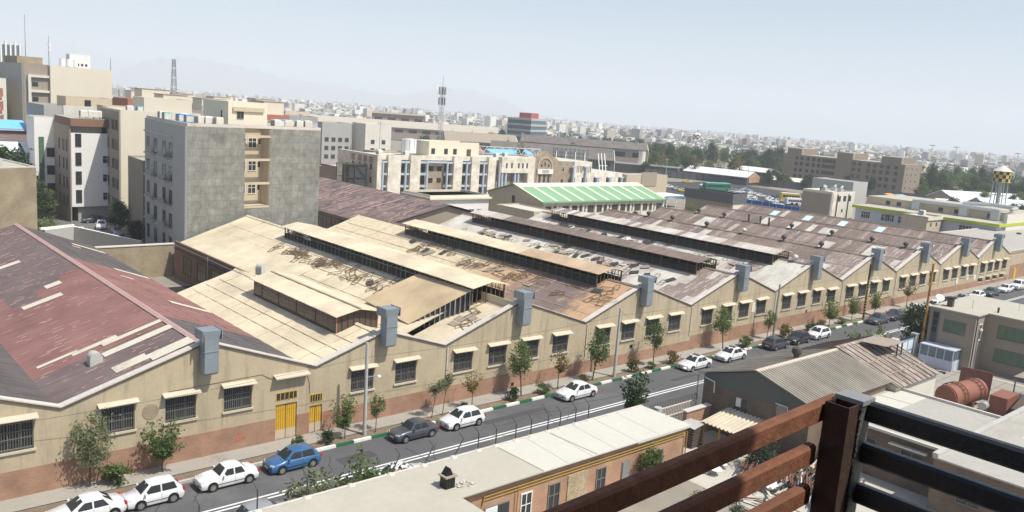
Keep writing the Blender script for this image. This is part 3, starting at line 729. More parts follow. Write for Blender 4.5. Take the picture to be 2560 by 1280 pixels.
# raised lean-to roof beside the second lantern
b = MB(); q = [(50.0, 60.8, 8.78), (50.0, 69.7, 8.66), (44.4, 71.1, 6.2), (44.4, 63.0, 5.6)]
b.extr(q, (0, 0, -.07), 'beige_deep'); b.build('raised_roof', fac)
b = MB()
for k in range(13):
    t = k/12; x = 44.5+5.4*t; y = 62.95-2.1*t; z1 = 5.6+3.1*t; z0 = onroof(3, x)-.75
    b.box(x-.04, x+.04, y-.04, y+.04, z0, z1-.05, 'steel_grey' if k % 3 else 'galv')
b.extr([(44.5, 63.1, 4.6), (50, 61.0, 6.6), (50, 61.0, 8.6), (44.5, 63.1, 5.5)], (0, .05, 0), 'glass')
b.build('raised_roof_window', fac)
# hooded vent on the red roof, elbow vent, turbine vents, roof gas lamps
def hood(name, x, y, z, s, k, rz=0):
    b = MB(); pts = [(-.45, 0), (.45, 0), (.45, 1.15)]+[(.45*cos(a), 1.15+.45*sin(a)) for a in [pi*t/8 for t in range(1, 8)]]+[(-.45, 1.15)]
    b.extr([(x+p*s*cos(rz), y+p*s*sin(rz), z+q*s) for p, q in pts], (-.9*s*sin(rz), .9*s*cos(rz), 0), k)
    b.build(name, fac)
hood('hooded_vent', 15.6+1.2, 61.2, 5.6, .95, 'duct_light'); hood('elbow_vent', 42.2, 88.8, 5.2, .9, 'duct_light', .5)
tm = MB(); tm.lathe((0, 0, 0), [(.16, -.1), (.16, .25), (.3, .32), (.42, .5), (.42, .65), (.3, .85), (.05, .95), (0, .96)], 'steel_dark', 12); tme = tm.mesh('turbine_vent', smooth=True)
tl = MB(); tl.lathe((0, 0, 0), [(.16, -.1), (.16, .25), (.3, .32), (.42, .5), (.42, .65), (.3, .85), (.05, .95), (0, .96)], 'duct_light', 12); tle = tl.mesh('turbine_vent', smooth=True)
for x, ys in ((122.5, (99, 93.5, 86, 78.5, 71, 64.5)), (139.3, (100, 94, 79.5, 71.7, 64.5, 58.8)), (105, (58.8,))):
    for y in ys: put(tme if rr.random() < .75 else tle, 'turbine_vent', fac, (x, y, 8.3), 0)
for x, y in ((139.3, 88.5), (139.3, 86), (139.0, 84)):
    b = MB(); b.tube((x, y, 7.9), (x, y, 9.5), .17, 'darkbrown').tube((x, y, 9.5), (x, y, 9.62), .26, 'darkbrown'); b.build('flue', fac)
for i, y0 in ((10, 92), (10, 84), (10, 76), (10, 100)): patch(i, 167.4, 169.8, y0, y0+1.6, 'skylight')
# white corrugated lean-to in the gap
t = thing('lean_to_roof', 'small white corrugated lean-to between the red roof and the brown courtyard wall', 'shed', (34, 88, 0))
b = MB(); b.extr([(33.3, 86, 3.3), (36.8, 86, 4.1), (36.8, 90, 4.1), (33.3, 90, 3.3)], (0, 0, -.06), 'corr_white'); b.build('roof', t)
b = MB()
for x, y in ((33.5, 86.2), (36.6, 86.2), (33.5, 89.8), (36.6, 89.8)): b.box(x-.05, x+.05, y-.05, y+.05, 0, 3.25, 'steel_grey')
b.build('posts', t)
# ---- loose window frames and panels lying on the roof slopes
fm = []
for k in range(4):
    b = MB(); L, W = 1.1+.28*k, .65+.1*(k % 2); t = .045
    b.box(-L/2, L/2, -W/2, -W/2+t, 0, .045, 'rust_frame').box(-L/2, L/2, W/2-t, W/2, 0, .045, 'rust_frame').box(-L/2, -L/2+t, -W/2+t, W/2-t, 0, .045, 'rust_frame').box(L/2-t, L/2, -W/2+t, W/2-t, 0, .045, 'rust_frame')
    if k % 2: b.box(-t/2, t/2, -W/2+t, W/2-t, 0, .04, 'rust_frame')
    fm.append(b.mesh('window_frame'))
pm = []
for k, c in enumerate(('taupe', 'steel_dark', 'citywhite')):
    b = MB(); b.box(-.6, .6, -.38, .38, 0, .03, c); pm.append(b.mesh('roof_panel'))
def litter(i, x0, x1, y0, y1, n, pan, lab, plab, grp):
    for q in range(n):
        u = rr.random(); x = x0+(x1-x0)*(rr.random()*.6+.4*rr.random()); y = y0+(y1-y0)*u
        ispan = rr.random() < pan
        o = bpy.data.objects.new('roof_panel' if ispan else 'window_frame', (rr.choice(pm[:2]) if rr.random() < .95 else pm[2]) if ispan else rr.choice(fm)); SC.collection.objects.link(o)
        o.location = (x, y, onroof(i, x)+(-.62 if (i == 3 and y < 61) else .13)+.02*rr.random()); sl_ = atan2(ZR[i]-ZV, RID[i]-VAL[i])
        o.rotation_euler = (Matrix.Rotation(-sl_+rr.uniform(-.03, .03), 3, 'Y') @ Matrix.Rotation(rr.uniform(-.03, .03), 3, 'X') @ Matrix.Rotation(rr.choice((0, 1.57))+rr.gauss(0, .45), 3, 'Z')).to_euler()
        if ispan: tag(o, plab, 'roof panel', grp+' panels')
        else: tag(o, lab, 'window frame', grp+' frames')
litter(3, 46.8, 49.8, 72, 98, 62, .04, 'rusty window frame lying on the beige slope below the second lantern', 'loose panel lying on the beige slope below the second lantern', 'debris beside the second lantern')
litter(4, 63.8, 67.5, 62, 96, 58, .2, 'rusty window frame lying on the slope below the third lantern', 'loose dark panel lying on the slope below the third lantern', 'debris beside the third lantern')
litter(5, 81.5, 85.2, 62, 104, 62, .55, 'rusty window frame lying on the white patched slope below the fourth lantern', 'dark panel lying on the white patched slope below the fourth lantern', 'debris beside the fourth lantern')
litter(6, 99.5, 102.8, 62, 104, 50, .7, 'rusty window frame lying on the patched slope below the fifth lantern', 'dark panel lying on the patched slope below the fifth lantern', 'debris beside the fifth lantern')
litter(3, 46.2, 50.5, 57.6, 60.4, 9, .4, 'rusty window frame on the ribbed beige roof just behind the street gable', 'grey panel on the ribbed beige roof just behind the street gable', 'debris behind the third gable')
litter(4, 63.5, 69, 57.2, 60.3, 8, .15, 'rusty window frame on the orange roof just behind the street gable', 'grey panel on the orange roof just behind the street gable', 'debris behind the fourth gable')
# brick boundary wall behind the courtyard
t = thing('boundary_wall', 'weathered beige brick boundary wall behind the red roof', 'wall', (30, 116, 0))
b = MB(); b.box(13, 42, 116, 116.4, 0, 4.4, 'brickbeige'); b.build('brickwork', t)
b = MB(); b.box(13, 42, 115.9, 116.5, 4.4, 4.55, 'offwhite'); b.build('coping', t)
# ---------------------------------------------------------------- vehicles
CARS = {   # length, width, height, belt height, x positions: bonnet start, windscreen base, roof front, roof rear, rear glass base, tail; boot height
    'sedan': dict(L=4.3, W=1.7, H=1.44, belt=.9, ws=.95, rf=.2, rr=-.85, rb=-1.5, boot=.92, hood=.8),
    'hatch': dict(L=3.85, W=1.66, H=1.46, belt=.9, ws=.9, rf=.2, rr=-1.25, rb=-1.72, boot=.9, hood=.82),
    'boxy': dict(L=4.0, W=1.6, H=1.42, belt=.88, ws=.75, rf=.25, rr=-.8, rb=-1.3, boot=.9, hood=.83),
    'suv': dict(L=4.6, W=1.85, H=1.72, belt=1.08, ws=1.0, rf=.35, rr=-1.6, rb=-2.05, boot=1.05, hood=1.0),
    'mini': dict(L=3.5, W=1.5, H=1.5, belt=.92, ws=.95, rf=.35, rr=-1.15, rb=-1.58, boot=.9, hood=.84),
}
def car(kind, paint, x, y, z, rz, label, group='cars parked along the street', hatchdark=False):
    c = CARS[kind]; L, W, H = c['L'], c['W'], c['H']; hw = W/2; be = c['belt']
    t = local(thing('parked_car', label, 'car', (x, y, z), group, rz))
    # lower body: rings along the length
    xf, xr = L/2, -L/2
    st = [(xf, .34, .5, .78), (xf-.06, .24, c['hood']-.16, .9), (xf-.28, .22, c['hood']-.06, .965), (xf-.7, .22, c['hood']+.01, 1), (c['ws']+.02, .21, be+.02, 1), (c['rf'], .21, be+.03, 1), (c['rr'], .21, be+.03, 1),
          (c['rb'], .22, c['boot']+.02, 1), (xr+.22, .24, c['boot']-.02, .96), (xr+.05, .28, c['boot']-.1, .9), (xr, .36, c['boot']-.28, .84)]
    b = MB(); v = []
    for X, zl, zt, k in st:
        ww = hw*k; zm = (zl+zt)/2+.04
        v += [(X, -ww*.93, zl), (X, -ww, zl+.16), (X, -ww*1.0, zm), (X, -ww*.955, zt-.07), (X, -ww*.86, zt), (X, 0, zt+.025), (X, ww*.86, zt), (X, ww*.955, zt-.07), (X, ww, zm), (X, ww, zl+.16), (X, ww*.93, zl)]
    n = 11; f = []
    for i in range(len(st)-1):
        for j in range(n-1): f.append((i*n+j, i*n+j+1, (i+1)*n+j+1, (i+1)*n+j))
        f.append((i*n+n-1, i*n, (i+1)*n, (i+1)*n+n-1))
    f.append(tuple(reversed(range(n)))); m = (len(st)-1)*n; f.append(tuple(m+q for q in range(n)))
    b.faces(v, f, paint)
    # cabin
    wb, wt = hw*.95, hw*.74; zr = H
    cs = [(c['ws'], be, wb*.93, be-.05), (c['rf'], zr-.05, wt*.96, be), ((c['rf']+c['rr'])/2, zr, wt, be), (c['rr'], zr-.05, wt*.97, be), (c['rb'], c['boot']+.02, wb*.9, be-.05)]
    v = []
    for X, z, ww, zb in cs:
        if z < be+.1: v += [(X, -ww, z), (X, -ww*.9, z+.012), (X, 0, z+.03), (X, ww*.9, z+.012), (X, ww, z)]
        else: v += [(X, -ww, z-.04), (X, -ww*.82, z), (X, 0, z+.03), (X, ww*.82, z), (X, ww, z-.04)]
    f = [(i*5+j, i*5+j+1, (i+1)*5+j+1, (i+1)*5+j) for i in range(4) for j in range(4)]
    b.faces(v, f, paint)
    for s in (-1, 1):
        q = [(c['ws'], s*wb*.93, be)]+[(X, s*ww, z-.04) for X, z, ww, _ in cs[1:4]]+[(c['rb'], s*wb*.9, c['boot']+.02)]
        lo = [(c['rb'], s*wb, be-.04), (c['ws'], s*wb, be-.04)]
        b.poly((q+lo) if s < 0 else list(reversed(q+lo)), paint)
    b.build('body', t, smooth=True)
    # glazing, 6 mm proud of the cabin skin
    def lerp(a, b_, u): return tuple(a[i]+(b_[i]-a[i])*u for i in range(3))
    e = .008; b = MB()
    a0, a1, b0, b1 = (c['ws'], -wb*.93*.9, be+.012), (c['ws'], wb*.93*.9, be+.012), (c['rf'], -wt*.96*.82, zr-.05), (c['rf'], wt*.96*.82, zr-.05)
    q = [lerp(a0, b0, .07), lerp(a1, b1, .07), lerp(a1, b1, .93), lerp(a0, b0, .93)]
    b.poly([(p[0]+e, p[1]*.97, p[2]+.02) for p in q], 'glass'); b.build('windscreen', t)
    b = MB(); a0, a1, b0, b1 = (c['rb'], -wb*.81, c['boot']+.03), (c['rb'], wb*.81, c['boot']+.03), (c['rr'], -wt*.8, zr-.05), (c['rr'], wt*.8, zr-.05)
    q = [lerp(a0, b0, .15), lerp(b0, a0, .08), lerp(b1, a1, .08), lerp(a1, b1, .15)]
    b.poly([(p[0]-e, p[1]*.95, p[2]+.018) for p in q], 'glass'); b.build('rear_window', t)
    xm = (c['ws']+c['rb'])/2+.02; zt = zr-.12; zb = be+.04
    def side_y(z): return wb+(wt-wb)*(z-be)/(zr-.06-be)
    def xfront(z): return c['ws']+(c['rf']-c['ws'])*(z-be)/(zr-.05-be)
    def xrear(z): return c['rb']+(c['rr']-c['rb'])*(z-c['boot'])/(zr-.05-c['boot'])
    for s in (-1, 1):
        for nm, qq in (('side_window', [(xfront(zb)-.16, zb), (xfront(zt)-.1, zt), (xm+.05, zt), (xm+.05, zb)]), ('side_window', [(xm-.05, zb), (xm-.05, zt), (xrear(zt)+.12, zt), (xrear(zb+.1)+.2, zb)])):
            p = [(X, s*(side_y(z)*1.0+.012), z) for X, z in qq]
            b = MB(); b.poly(p if s > 0 else list(reversed(p)), 'glass'); b.build(nm, t)
    # wheels
    for wx in (xf-.78, xr+.74):
        for s in (-1, 1):
            b = MB(); y1 = s*(hw+.004); y0 = s*(hw-.2)
            b.tube((wx, s*(hw-.3), .33), (wx, s*(hw+.006), .33), .36, 'black', 18)
            b.tube((wx, y0, .3), (wx, s*(hw+.02), .3), .3, 'rubber', 18)
            o = b.build('wheel', t, smooth=True)
            b = MB(); b.tube((wx, s*(hw+.02), .3), (wx, s*(hw+.03), .3), .19, 'alloy', 14)
            for k in range(5): a = 2*pi*k/5; b.tube((wx+.12*cos(a), s*(hw+.03), .3+.12*sin(a)), (wx+.12*cos(a), s*(hw+.034), .3+.12*sin(a)), .035, 'trim', 6)
            b.build('rim', o)
    if 'sunroof' in label: b = MB(); xs_ = c['rf']; b.extr([(xs_-.12, -.42, zr-.015), (xs_-.12, .42, zr-.015), (xs_-.62, .42, zr+.03), (xs_-.62, -.42, zr+.03)], (0, 0, .02), 'glass'); b.build('sunroof', t)
    for s in (-1, 1):
        b = MB(); zl = c['hood']-.2
        b.extr([(xf-.05, s*hw*.56, zl), (xf-.16, s*hw*.9, zl+.02), (xf-.24, s*hw*.91, zl+.13), (xf-.09, s*hw*.56, zl+.11)], (.03, 0, 0), 'lamp_clear'); b.build('headlight', t)
        b = MB(); zz = c['boot']-.26
        b.box(xr-.012, xr+.14, s*hw*.64, s*hw*.9, zz, zz+.22, 'lamp_red'); b.build('tail_light', t)
        b = MB(); b.box(c['ws']-.32, c['ws']-.2, s*(wb+.02), s*(wb+.18), be+.03, be+.16, paint); b.build('wing_mirror', t)
        b = MB()
        for X in (xm, c['ws']-.12, c['rb']+.35): b.box(X-.006, X+.006, s*(hw-.005), s*(hw+.003), .3, be-.07, 'trim')
        b.box(xr+.9, xf-.95, s*(hw-.01), s*(hw+.008), .42, .47, 'trim'); b.build('door_seams', t)
    b = MB(); b.box(xf-.14, xf+.012, -hw*.5, hw*.5, .36, .52, 'trim'); b.build('grille', t)
    b = MB(); b.box(xf+.013, xf+.022, -.26, .26, .4, .5, 'plate'); b.build('number_plate', t)
    b = MB(); b.box(xr-.02, xr-.008, -.26, .26, .5, .61, 'plate'); b.build('number_plate', t)
    return t
YC = 51.45
car('sedan', 'paint_white', 13.3, YC-.25, 0, pi, 'white saloon cut by the lower left corner of the photo')
car('mini', 'paint_white', 17.25, YC-.25, 0, pi, 'small round white hatchback between two white saloons, under a tree')
car('boxy', 'paint_white', 22.05, YC-.15, 0, pi, 'white boxy saloon parked directly behind the blue hatchback')
car('hatch', 'paint_blue', 26.85, YC-.1, 0, pi, 'bright blue hatchback by the painted kerb near the yellow doors')
car('boxy', 'paint_grey', 37.25, YC-.05, 0, pi, 'dark grey angular saloon beside the first street pole')
car('hatch', 'paint_white', 42.1, YC-.05, 0, pi, 'tall white hatchback parked nose to tail with the dark grey saloon')
car('sedan', 'paint_white', 55.7, YC, 0, pi, 'white saloon standing alone by the kerb just before the second street pole')
car('sedan', 'paint_white', 73.9, YC, 0, pi, 'white saloon with dark sunroof, nearer of the pair above the grey gabled shed')
car('sedan', 'paint_white', 80.6, YC, 0, pi, 'white saloon with sunroof, farther of the pair above the grey gabled shed')
car('hatch', 'paint_grey', 90.0, YC, 0, 0, 'grey hatchback seen from behind, tail lights towards us')
car('hatch', 'paint_black', 95.0, YC, 0, pi, 'black hatchback between a grey and a white hatchback')
car('hatch', 'paint_white', 100.0, YC, 0, pi, 'white hatchback at the far end of a row of three with two dark ones')
car('sedan', 'paint_grey', 116.5, YC, 0, pi, 'dark grey saloon with long bonnet where the painted kerb ends')
car('sedan', 'paint_black', 121.6, YC, 0, pi, 'dark saloon just beyond the long grey saloon, under young trees')
car('sedan', 'paint_white', 129.5, YC, 0, pi, 'white saloon half hidden by the dark round tree near the yellow pole')
car('hatch', 'paint_white', 135.3, YC, 0, pi, 'white hatchback just left of the yellow rusty pole')
for x, p, k, lb in ((141, 'paint_black', 'sedan', 'dark saloon behind the yellow rusty pole'), (146.5, 'paint_silver', 'sedan', 'silver saloon behind the satellite dish on the two storey house'), (152.5, 'paint_white', 'hatch', 'white hatchback partly hidden by the roof of the two storey house'), (159, 'paint_grey', 'sedan', 'dark saloon almost hidden by the roof edge of the two storey house'),
                    (166, 'paint_white', 'sedan', 'white saloon in front of the white off-roader far up the street'), (172.3, 'paint_white', 'suv', 'big white off-roader far up the street'), (178, 'paint_silver', 'hatch', 'silver hatchback behind the big white off-roader'), (183.8, 'paint_white', 'sedan', 'white saloon second from the right edge far up the street'), (190, 'paint_white', 'hatch', 'white hatchback at the right edge of the photo far up the street')):
    car(k, p, x, YC, gz(x, 0), pi, lb)
car('sedan', 'paint_white', 32.0, 45.1, 0, 0, 'white car whose roof shows above the flat brick building')
car('hatch', 'paint_silver', 21.8, 44.9, 0, 0, 'silver car with bluish roof at the bottom edge behind the flat roof')
car('sedan', 'paint_white', 54.6, 42.0, 0, 0, 'white car by the cream fence next to the brick pier')
# alley by the apartment blocks
car('sedan', 'paint_white', 45.0, 177.5, 0, pi*.95, 'white saloon at the far end of the alley', 'cars in the side alley')
car('sedan', 'paint_black', 46.3, 171, 0, 2.2, 'black saloon behind the grey one in the alley', 'cars in the side alley')
car('sedan', 'paint_grey', 45.4, 165.5, 0, pi, 'long grey saloon across the shaded alley', 'cars in the side alley')
car('sedan', 'paint_white', 44.7, 158.8, 0, -1.9, 'white saloon in the middle of the alley facing us', 'cars in the side alley')
car('hatch', 'paint_silver', 45.0, 151, 0, -1.75, 'silver hatchback in the shade at the near end of the alley', 'cars in the side alley')
car('sedan', 'paint_white', 39.5, 152.5, 0, 1.2, 'white car roof peeking over the white garden wall', 'cars in the side alley')
car('sedan', 'paint_black', 40.5, 145.5, 0, 1.3, 'black car behind the near end of the white garden wall', 'cars in the side alley')

# ---------------------------------------------------------------- trees and shrubs
def crown_mesh(name, k, seed, w, h, z0, n, leaf, clumps=16, shell=.55):
    r = random.Random(seed); b = MB(); cl = []; spiky = shell < 0; shell = abs(shell)
    for i in range(clumps):
        a = r.uniform(0, 2*pi); u = r.uniform(-.9, 1); rad = sqrt(max(0, 1-u*u))*r.uniform(shell, 1.0)
        cl.append((cos(a)*rad*w/2*.8, sin(a)*rad*w/2*.8, z0+h*(.5+.42*u), r.uniform(.16, .3)))
    v = []; f = []
    for i in range(n):
        cx, cy, cz, cr = cl[i % clumps]; s = cr*w*.8
        p = Vector((cx+r.gauss(0, .5)*s, cy+r.gauss(0, .5)*s, cz+r.gauss(0, .42)*cr*h*.9))
        if spiky:      # shoots radiating from the top of the stem
            u = r.uniform(.12, 1.12); p = Vector((0, 0, z0+h*.12)).lerp(Vector((cx*1.15, cy*1.15, cz+h*.1)), u)+Vector((r.gauss(0, .045), r.gauss(0, .045), r.gauss(0, .04)))*w
        d = Vector((r.gauss(0, 1), r.gauss(0, 1), r.gauss(.4, 1))).normalized(); a = d.orthogonal().normalized()
        a = (a*cos(i)+d.cross(a)*sin(i)); c = d.cross(a); q = leaf*r.uniform(.6, 1.25)
        j = len(v); v += [tuple(p-a*q*.5), tuple(p+c*q*.28), tuple(p+a*q*.6), tuple(p-c*q*.28)]; f.append((j, j+1, j+2, j+3))
    b.faces(v, f, k); return b.mesh(name), cl
def trunk_mesh(seed, h, r0, cl, lean=0):
    r = random.Random(seed); b = MB(); top = Vector((lean, 0, h)); m = Vector((lean*.35, r.uniform(-.05, .05)*h*.4, h*.5))
    b.tube((0, 0, -.1), m, r0, 'bark', 7, r0*.75, False).tube(m, top, r0*.75, 'bark', 7, r0*.45, False)
    for cx, cy, cz, cr in cl[::2]:
        s = m.lerp(top, r.uniform(.3, 1)); b.tube(s, (cx+lean*.6, cy, cz), r0*.35, 'bark', 5, r0*.1, False)
    return b.mesh('trunk', smooth=True)
_tk = {}
def tree(kind, x, y, z, s, rz, name, label, group, cat='tree'):
    if kind not in _tk:
        w_, h_, z0, n, leaf, k, r0, lean, cn, sh = TREES[kind]
        cm, cl = crown_mesh('crown', k, hash(kind) % 997 if False else sum(map(ord, kind)), w_, h_, z0, n, leaf, cn, sh)
        if lean:
            for vv in cm.vertices: vv.co.x += lean*.8
        _tk[kind] = (trunk_mesh(sum(map(ord, kind))+1, z0+h_*.35, r0, cl, lean), cm)
    t = local(thing(name, label, cat, (x, y, z), group, rz)); t.scale = (s, s, s*random.uniform(.94, 1.06))
    for nm, me in zip(('trunk', 'crown'), _tk[kind]):
        o = bpy.data.objects.new(nm, me); SC.collection.objects.link(o); o.parent = t
    return t
TREES = {  # crown width, height, base, leaves, leaf size, material, trunk radius, lean, clumps, shell
    'olive': (2.7, 3.8, 1.3, 2300, .19, 'leaf_pale', .07, .1, 20, .45), 'mulberry': (3.2, 2.9, .7, 1900, .22, 'leaf', .06, 0, 30, -.6), 'thin': (1.3, 1.9, 1.5, 620, .17, 'leaf_pale', .035, .35, 10, .4),
    'ash': (2.3, 3.4, 1.7, 1700, .21, 'leaf', .075, .45, 20, .45), 'ash_b': (2.1, 3.1, 1.8, 1300, .21, 'leaf', .07, -.3, 16, .5), 'dry': (2.2, 2.0, 1.2, 560, .19, 'leaf_dry', .05, .1, 22, -.5),
    'young': (2.9, 2.5, .7, 1150, .22, 'leaf', .05, 0, 26, -.6), 'bush': (1.6, 1.1, .05, 800, .2, 'leaf', .03, 0, 12, .3), 'drybush': (1.5, 1.1, .05, 600, .18, 'leaf_dry', .03, 0, 12, .4), 'darkbush': (1.2, 1.0, .02, 700, .17, 'leaf_dark', .03, 0, 10, .3),
    'hedge': (3.0, 2.3, .3, 2600, .24, 'leaf_dark', .06, 0, 26, .3), 'bushtree': (3.8, 2.5, .5, 2400, .24, 'leaf', .06, 0, 34, -.55), 'sparse': (2.4, 2.2, .6, 650, .2, 'leaf_pale', .04, .2, 16, .5), 'pine': (2.3, 3.5, .2, 1900, .22, 'leaf_dark', .08, 0, 26, -.5),
    'dark': (4.0, 4.0, .9, 3000, .3, 'leaf_dark', .12, 0, 28, .5), 'big': (7.5, 7.5, 2.2, 3000, .6, 'leaf_far', .25, 0, 30, .3), 'big_b': (6.5, 9, 2, 3000, .6, 'leaf_far', .25, 0, 28, .25), 'big_c': (8.5, 6.5, 1.6, 3000, .65, 'leaf', .25, 0, 30, .35), 'bare': (6, 7, 3, 500, .4, 'leaf_dry', .2, 0, 26, .4),
}
G = 'street trees along the pavement'
ST = [('olive', 14.6, 55.1, 1.0, 'pale olive green tree against the wall between the two left barred windows'), ('mulberry', 19.1, 54.9, 1.0, 'round leafy green tree under the round brick panel'),
      ('young', 32.4, 53.6, .95, 'yellowish green young tree left of the first pole, beside the small yellow door'), ('ash_b', 35.1, 53.5, .62, 'small tree just right of the first pole'),
      ('thin', 40.7, 53.7, 1.05, 'spindly sapling above the dark grey saloon'), ('thin', 41.9, 53.8, 1.1, 'leaning sapling directly behind the white hatchback'), ('dry', 45, 53.7, 1.0, 'thin yellowing sapling right above the white hatchback roof'),
      ('ash', 51.1, 54.0, .98, 'tall full tree between the third and fourth gables, left of a yellowing sapling'), ('dry', 55.5, 53.7, 1.12, 'yellowing sapling above the lone white saloon'), ('ash', 60.5, 53.9, 1.04, 'tall full tree just left of the second pole'),
      ('ash_b', 70.1, 54.0, .98, 'dark leafy tree above the nearer white saloon with sunroof'), ('ash', 82.7, 53.9, 1.02, 'tall full tree above the farther white saloon with sunroof'), ('ash_b', 92.1, 54.0, .78, 'leaning tree left of the third pole'),
      ('young', 107, 53.7, 1.1, 'wide young tree above the white hatchback beside the road bend of plants'), ('young', 113.3, 53.7, 1.0, 'young tree left of the black and yellow banded pole'), ('young', 120.4, 53.8, 1.0, 'young tree at the foot of the black and yellow banded pole'), ('dry', 131.5, 54, 1.25, 'sparse young tree farthest up the pavement')]
for i, (k, x, y, s, lb) in enumerate(ST): tree(k, x, y, .12, s, i*1.3, 'street_tree', lb, G)
G = 'shrubs in the planting bed'
for i, (k, x, y, s, lb) in enumerate([('bush', 16.2, 54.6, 1.35, 'low green shrub beside the foot of the olive green tree'), ('bush', 28.6, 54.0, .8, 'small shrub at the step of the large yellow door'), ('darkbush', 30.8, 53.4, 1, 'dark low shrub by the kerb below the small yellow door'), ('darkbush', 44, 53.4, .8, 'dark low shrub left of the white hatchback'),
      ('darkbush', 49.6, 53.5, 1.2, 'dark shrub left of the tall tree between third and fourth gables'), ('bush', 53.2, 53.4, .9, 'green shrub on the kerb left of the lone white saloon'), ('drybush', 58.5, 53.4, .9, 'brownish shrub right of the lone white saloon'), ('drybush', 66.2, 53.5, 1.2, 'yellowish shrub right of the second pole'), ('bush', 69, 53.4, .7, 'green shrub by the foot of the dark leafy tree'),
      ('drybush', 72.5, 53.5, 1.3, 'dry shrub between the two white saloons with sunroof'), ('bush', 86.5, 53.5, 1.2, 'green shrub left of the grey hatchback'), ('drybush', 95.5, 53.5, 1.5, 'yellow shrub above the black hatchback'), ('bush', 102, 53.5, 1.0, 'green shrub right of the white hatchback in the row of three'), ('drybush', 104.5, 53.5, 1.1, 'dry shrub left of the wide young tree'), ('bush', 110, 53.5, .9, 'green shrub right of the wide young tree')]):
    tree(k, x, y, .1, s, i*2.1, 'shrub', lb, G, 'shrub')
G = 'greenery on the near side of the road'
for k, x, y, s, rz, nm, lb, cat in [('bushtree', 26.9, 41.4, 1.4, 0, 'shrub', 'big bright bush behind the flat roof with fence posts', 'shrub'), ('sparse', 23.2, 41.5, 1.6, 1, 'shrub', 'sparse grey green bush at the bottom left of the flat roof', 'shrub'), ('pine', 52.2, 41.5, 1.5, 0, 'conifer', 'dark pointed conifer rising behind the right end of the flat roof', 'tree'),
      ('bushtree', 94.0, 41.8, 1.45, 2, 'shrub', 'flowering bush with white blossom behind the patched shed roof', 'shrub'), ('dark', 106.5, 42.0, 1.15, 0, 'round_tree', 'dense dark round tree beside the blue gate', 'tree'), ('dark', 112, 42.0, .8, 2, 'round_tree', 'dark tree partly behind the yellow rusty pole', 'tree')]:
    tree(k, x, y, .1, s, rz, nm, lb, G, cat)

# ---------------------------------------------------------------- poles and wires
def pole(name, label, x, y, z, h, r, k, lean=0, lamp=None, bands=False, tz=None):
    t = thing(name, label, 'pole', (x, y, z), 'street poles'); b = MB()
    b.tube((x, y, z-.2), (x+lean, y, z+h), r, k, 10, r*.75); b.build('mast', t, smooth=True)
    if bands:
        b = MB()
        for i in range(14): zz = z+.2+i*.42; b.tube((x+lean*(zz-z)/h, y, zz), (x+lean*(zz+.2-z)/h, y, zz+.2), r*1.06, 'yellow_pipe', 10, r*1.04)
        b.build('yellow_band', t)
    if lamp:
        b = MB(); p = (x+lean*lamp[2]/h, y, z+lamp[2]); q = (p[0]+lamp[0], p[1]+lamp[1], p[2]+.25); b.tube(p, q, .035, 'galv', 6)
        b.lathe((q[0], q[1], q[2]-.12), [(.02, .16), (.14, .1), (.17, 0), (.1, -.06), (0, -.08)], 'white', 10); b.build('street_lamp', t)
    return t
pole('utility_pole', 'grey concrete pole beside the dark grey angular saloon, nearest on the pavement', 34.1, 53.5, .1, 7.5, .16, 'concrete', -.1, (.75, -.6, 4.7))
pole('utility_pole', 'grey steel pole by the lone white saloon, second on the pavement', 63.3, 53.5, .1, 7.2, .16, 'concrete', .0)
pole('utility_pole', 'dark pole among leaning trees, third on the pavement', 92.7, 53.5, .1, 7.1, .13, 'steel_grey', .1)
pole('banded_pole', 'black pole with yellow bands in front of the far gables', 116.2, 53.4, .1, 8, .16, 'black', -.1, (.9, -.7, 6), True)
pole('rusty_pole', 'tall yellow rust stained pole at the corner of the two storey house', 102.3, 39.6, .1, 11.6, .17, 'pole_yellow', -.15)
def wire(name, label, pts, r=.012, grp=None):
    b = MB()
    for p, q in zip(pts, pts[1:]):
        p = Vector(p); q = Vector(q); n = 10; prev = p; sag = (q-p).length*.012
        for i in range(1, n+1):
            u = i/n; c = p.lerp(q, u); c.z -= sag*4*u*(1-u); b.tube(prev, c, r, 'black', 4, None, False); prev = c
    o = b.build(name, loc=pts[0]); return tag(o, label, 'cable', grp)
wire('overhead_cable', 'thin black cable strung along the ochre wall from pole to pole', [(2, 55.5, 5.3), (34.0, 53.6, 6.4), (63.3, 53.6, 6.5), (92.8, 53.6, 6.6), (116.1, 53.5, 7.2), (150, 53.5, 7)])
wire('overhead_cable', 'black cable crossing the street from the second pole to the grey gabled shed', [(63.3, 53.5, 7), (60, 40.4, 4.6)])
# ---------------------------------------------------------------- near side: flat brick building, sheds, yards
t = thing('brick_building', 'single storey orange brick building with pale membrane roof and yellow gas pipes', 'building', (38, 36, 0))
ZB = 4.0
b = MB(); b.prism([(8, 28), (28.6, 28), (28.6, 34.9), (50.0, 34.9), (50.0, 39.3), (8, 39.3)], 0, ZB-.12, 'brickorange'); b.build('walls', t)
b = MB()
b.prism([(8, 27.7), (28.75, 27.7), (28.75, 34.65), (35.2, 34.65), (35.2, 39.4), (8, 39.4)], ZB-.115, ZB+.05, 'roofmembrane')
b.prism([(35.2, 34.65), (50.2, 34.6), (50.2, 39.45), (35.2, 39.4)], ZB-.115, ZB+.055, 'roofbright')
for x in (37.4, 39.6, 41.9, 44.2, 46.6): b.bar((x, 34.7, ZB+.056), (x+.5, 39.3, ZB+.056), .05, .012, 'greyroof')
b.bar((40.1, 34.7, ZB+.06), (39.9, 39.3, ZB+.06), .09, .02, 'taupe')
b.bar((35.25, 34.7, ZB+.06), (35.2, 39.3, ZB+.06), .07, .02, 'taupe')
b.build('roof', t)
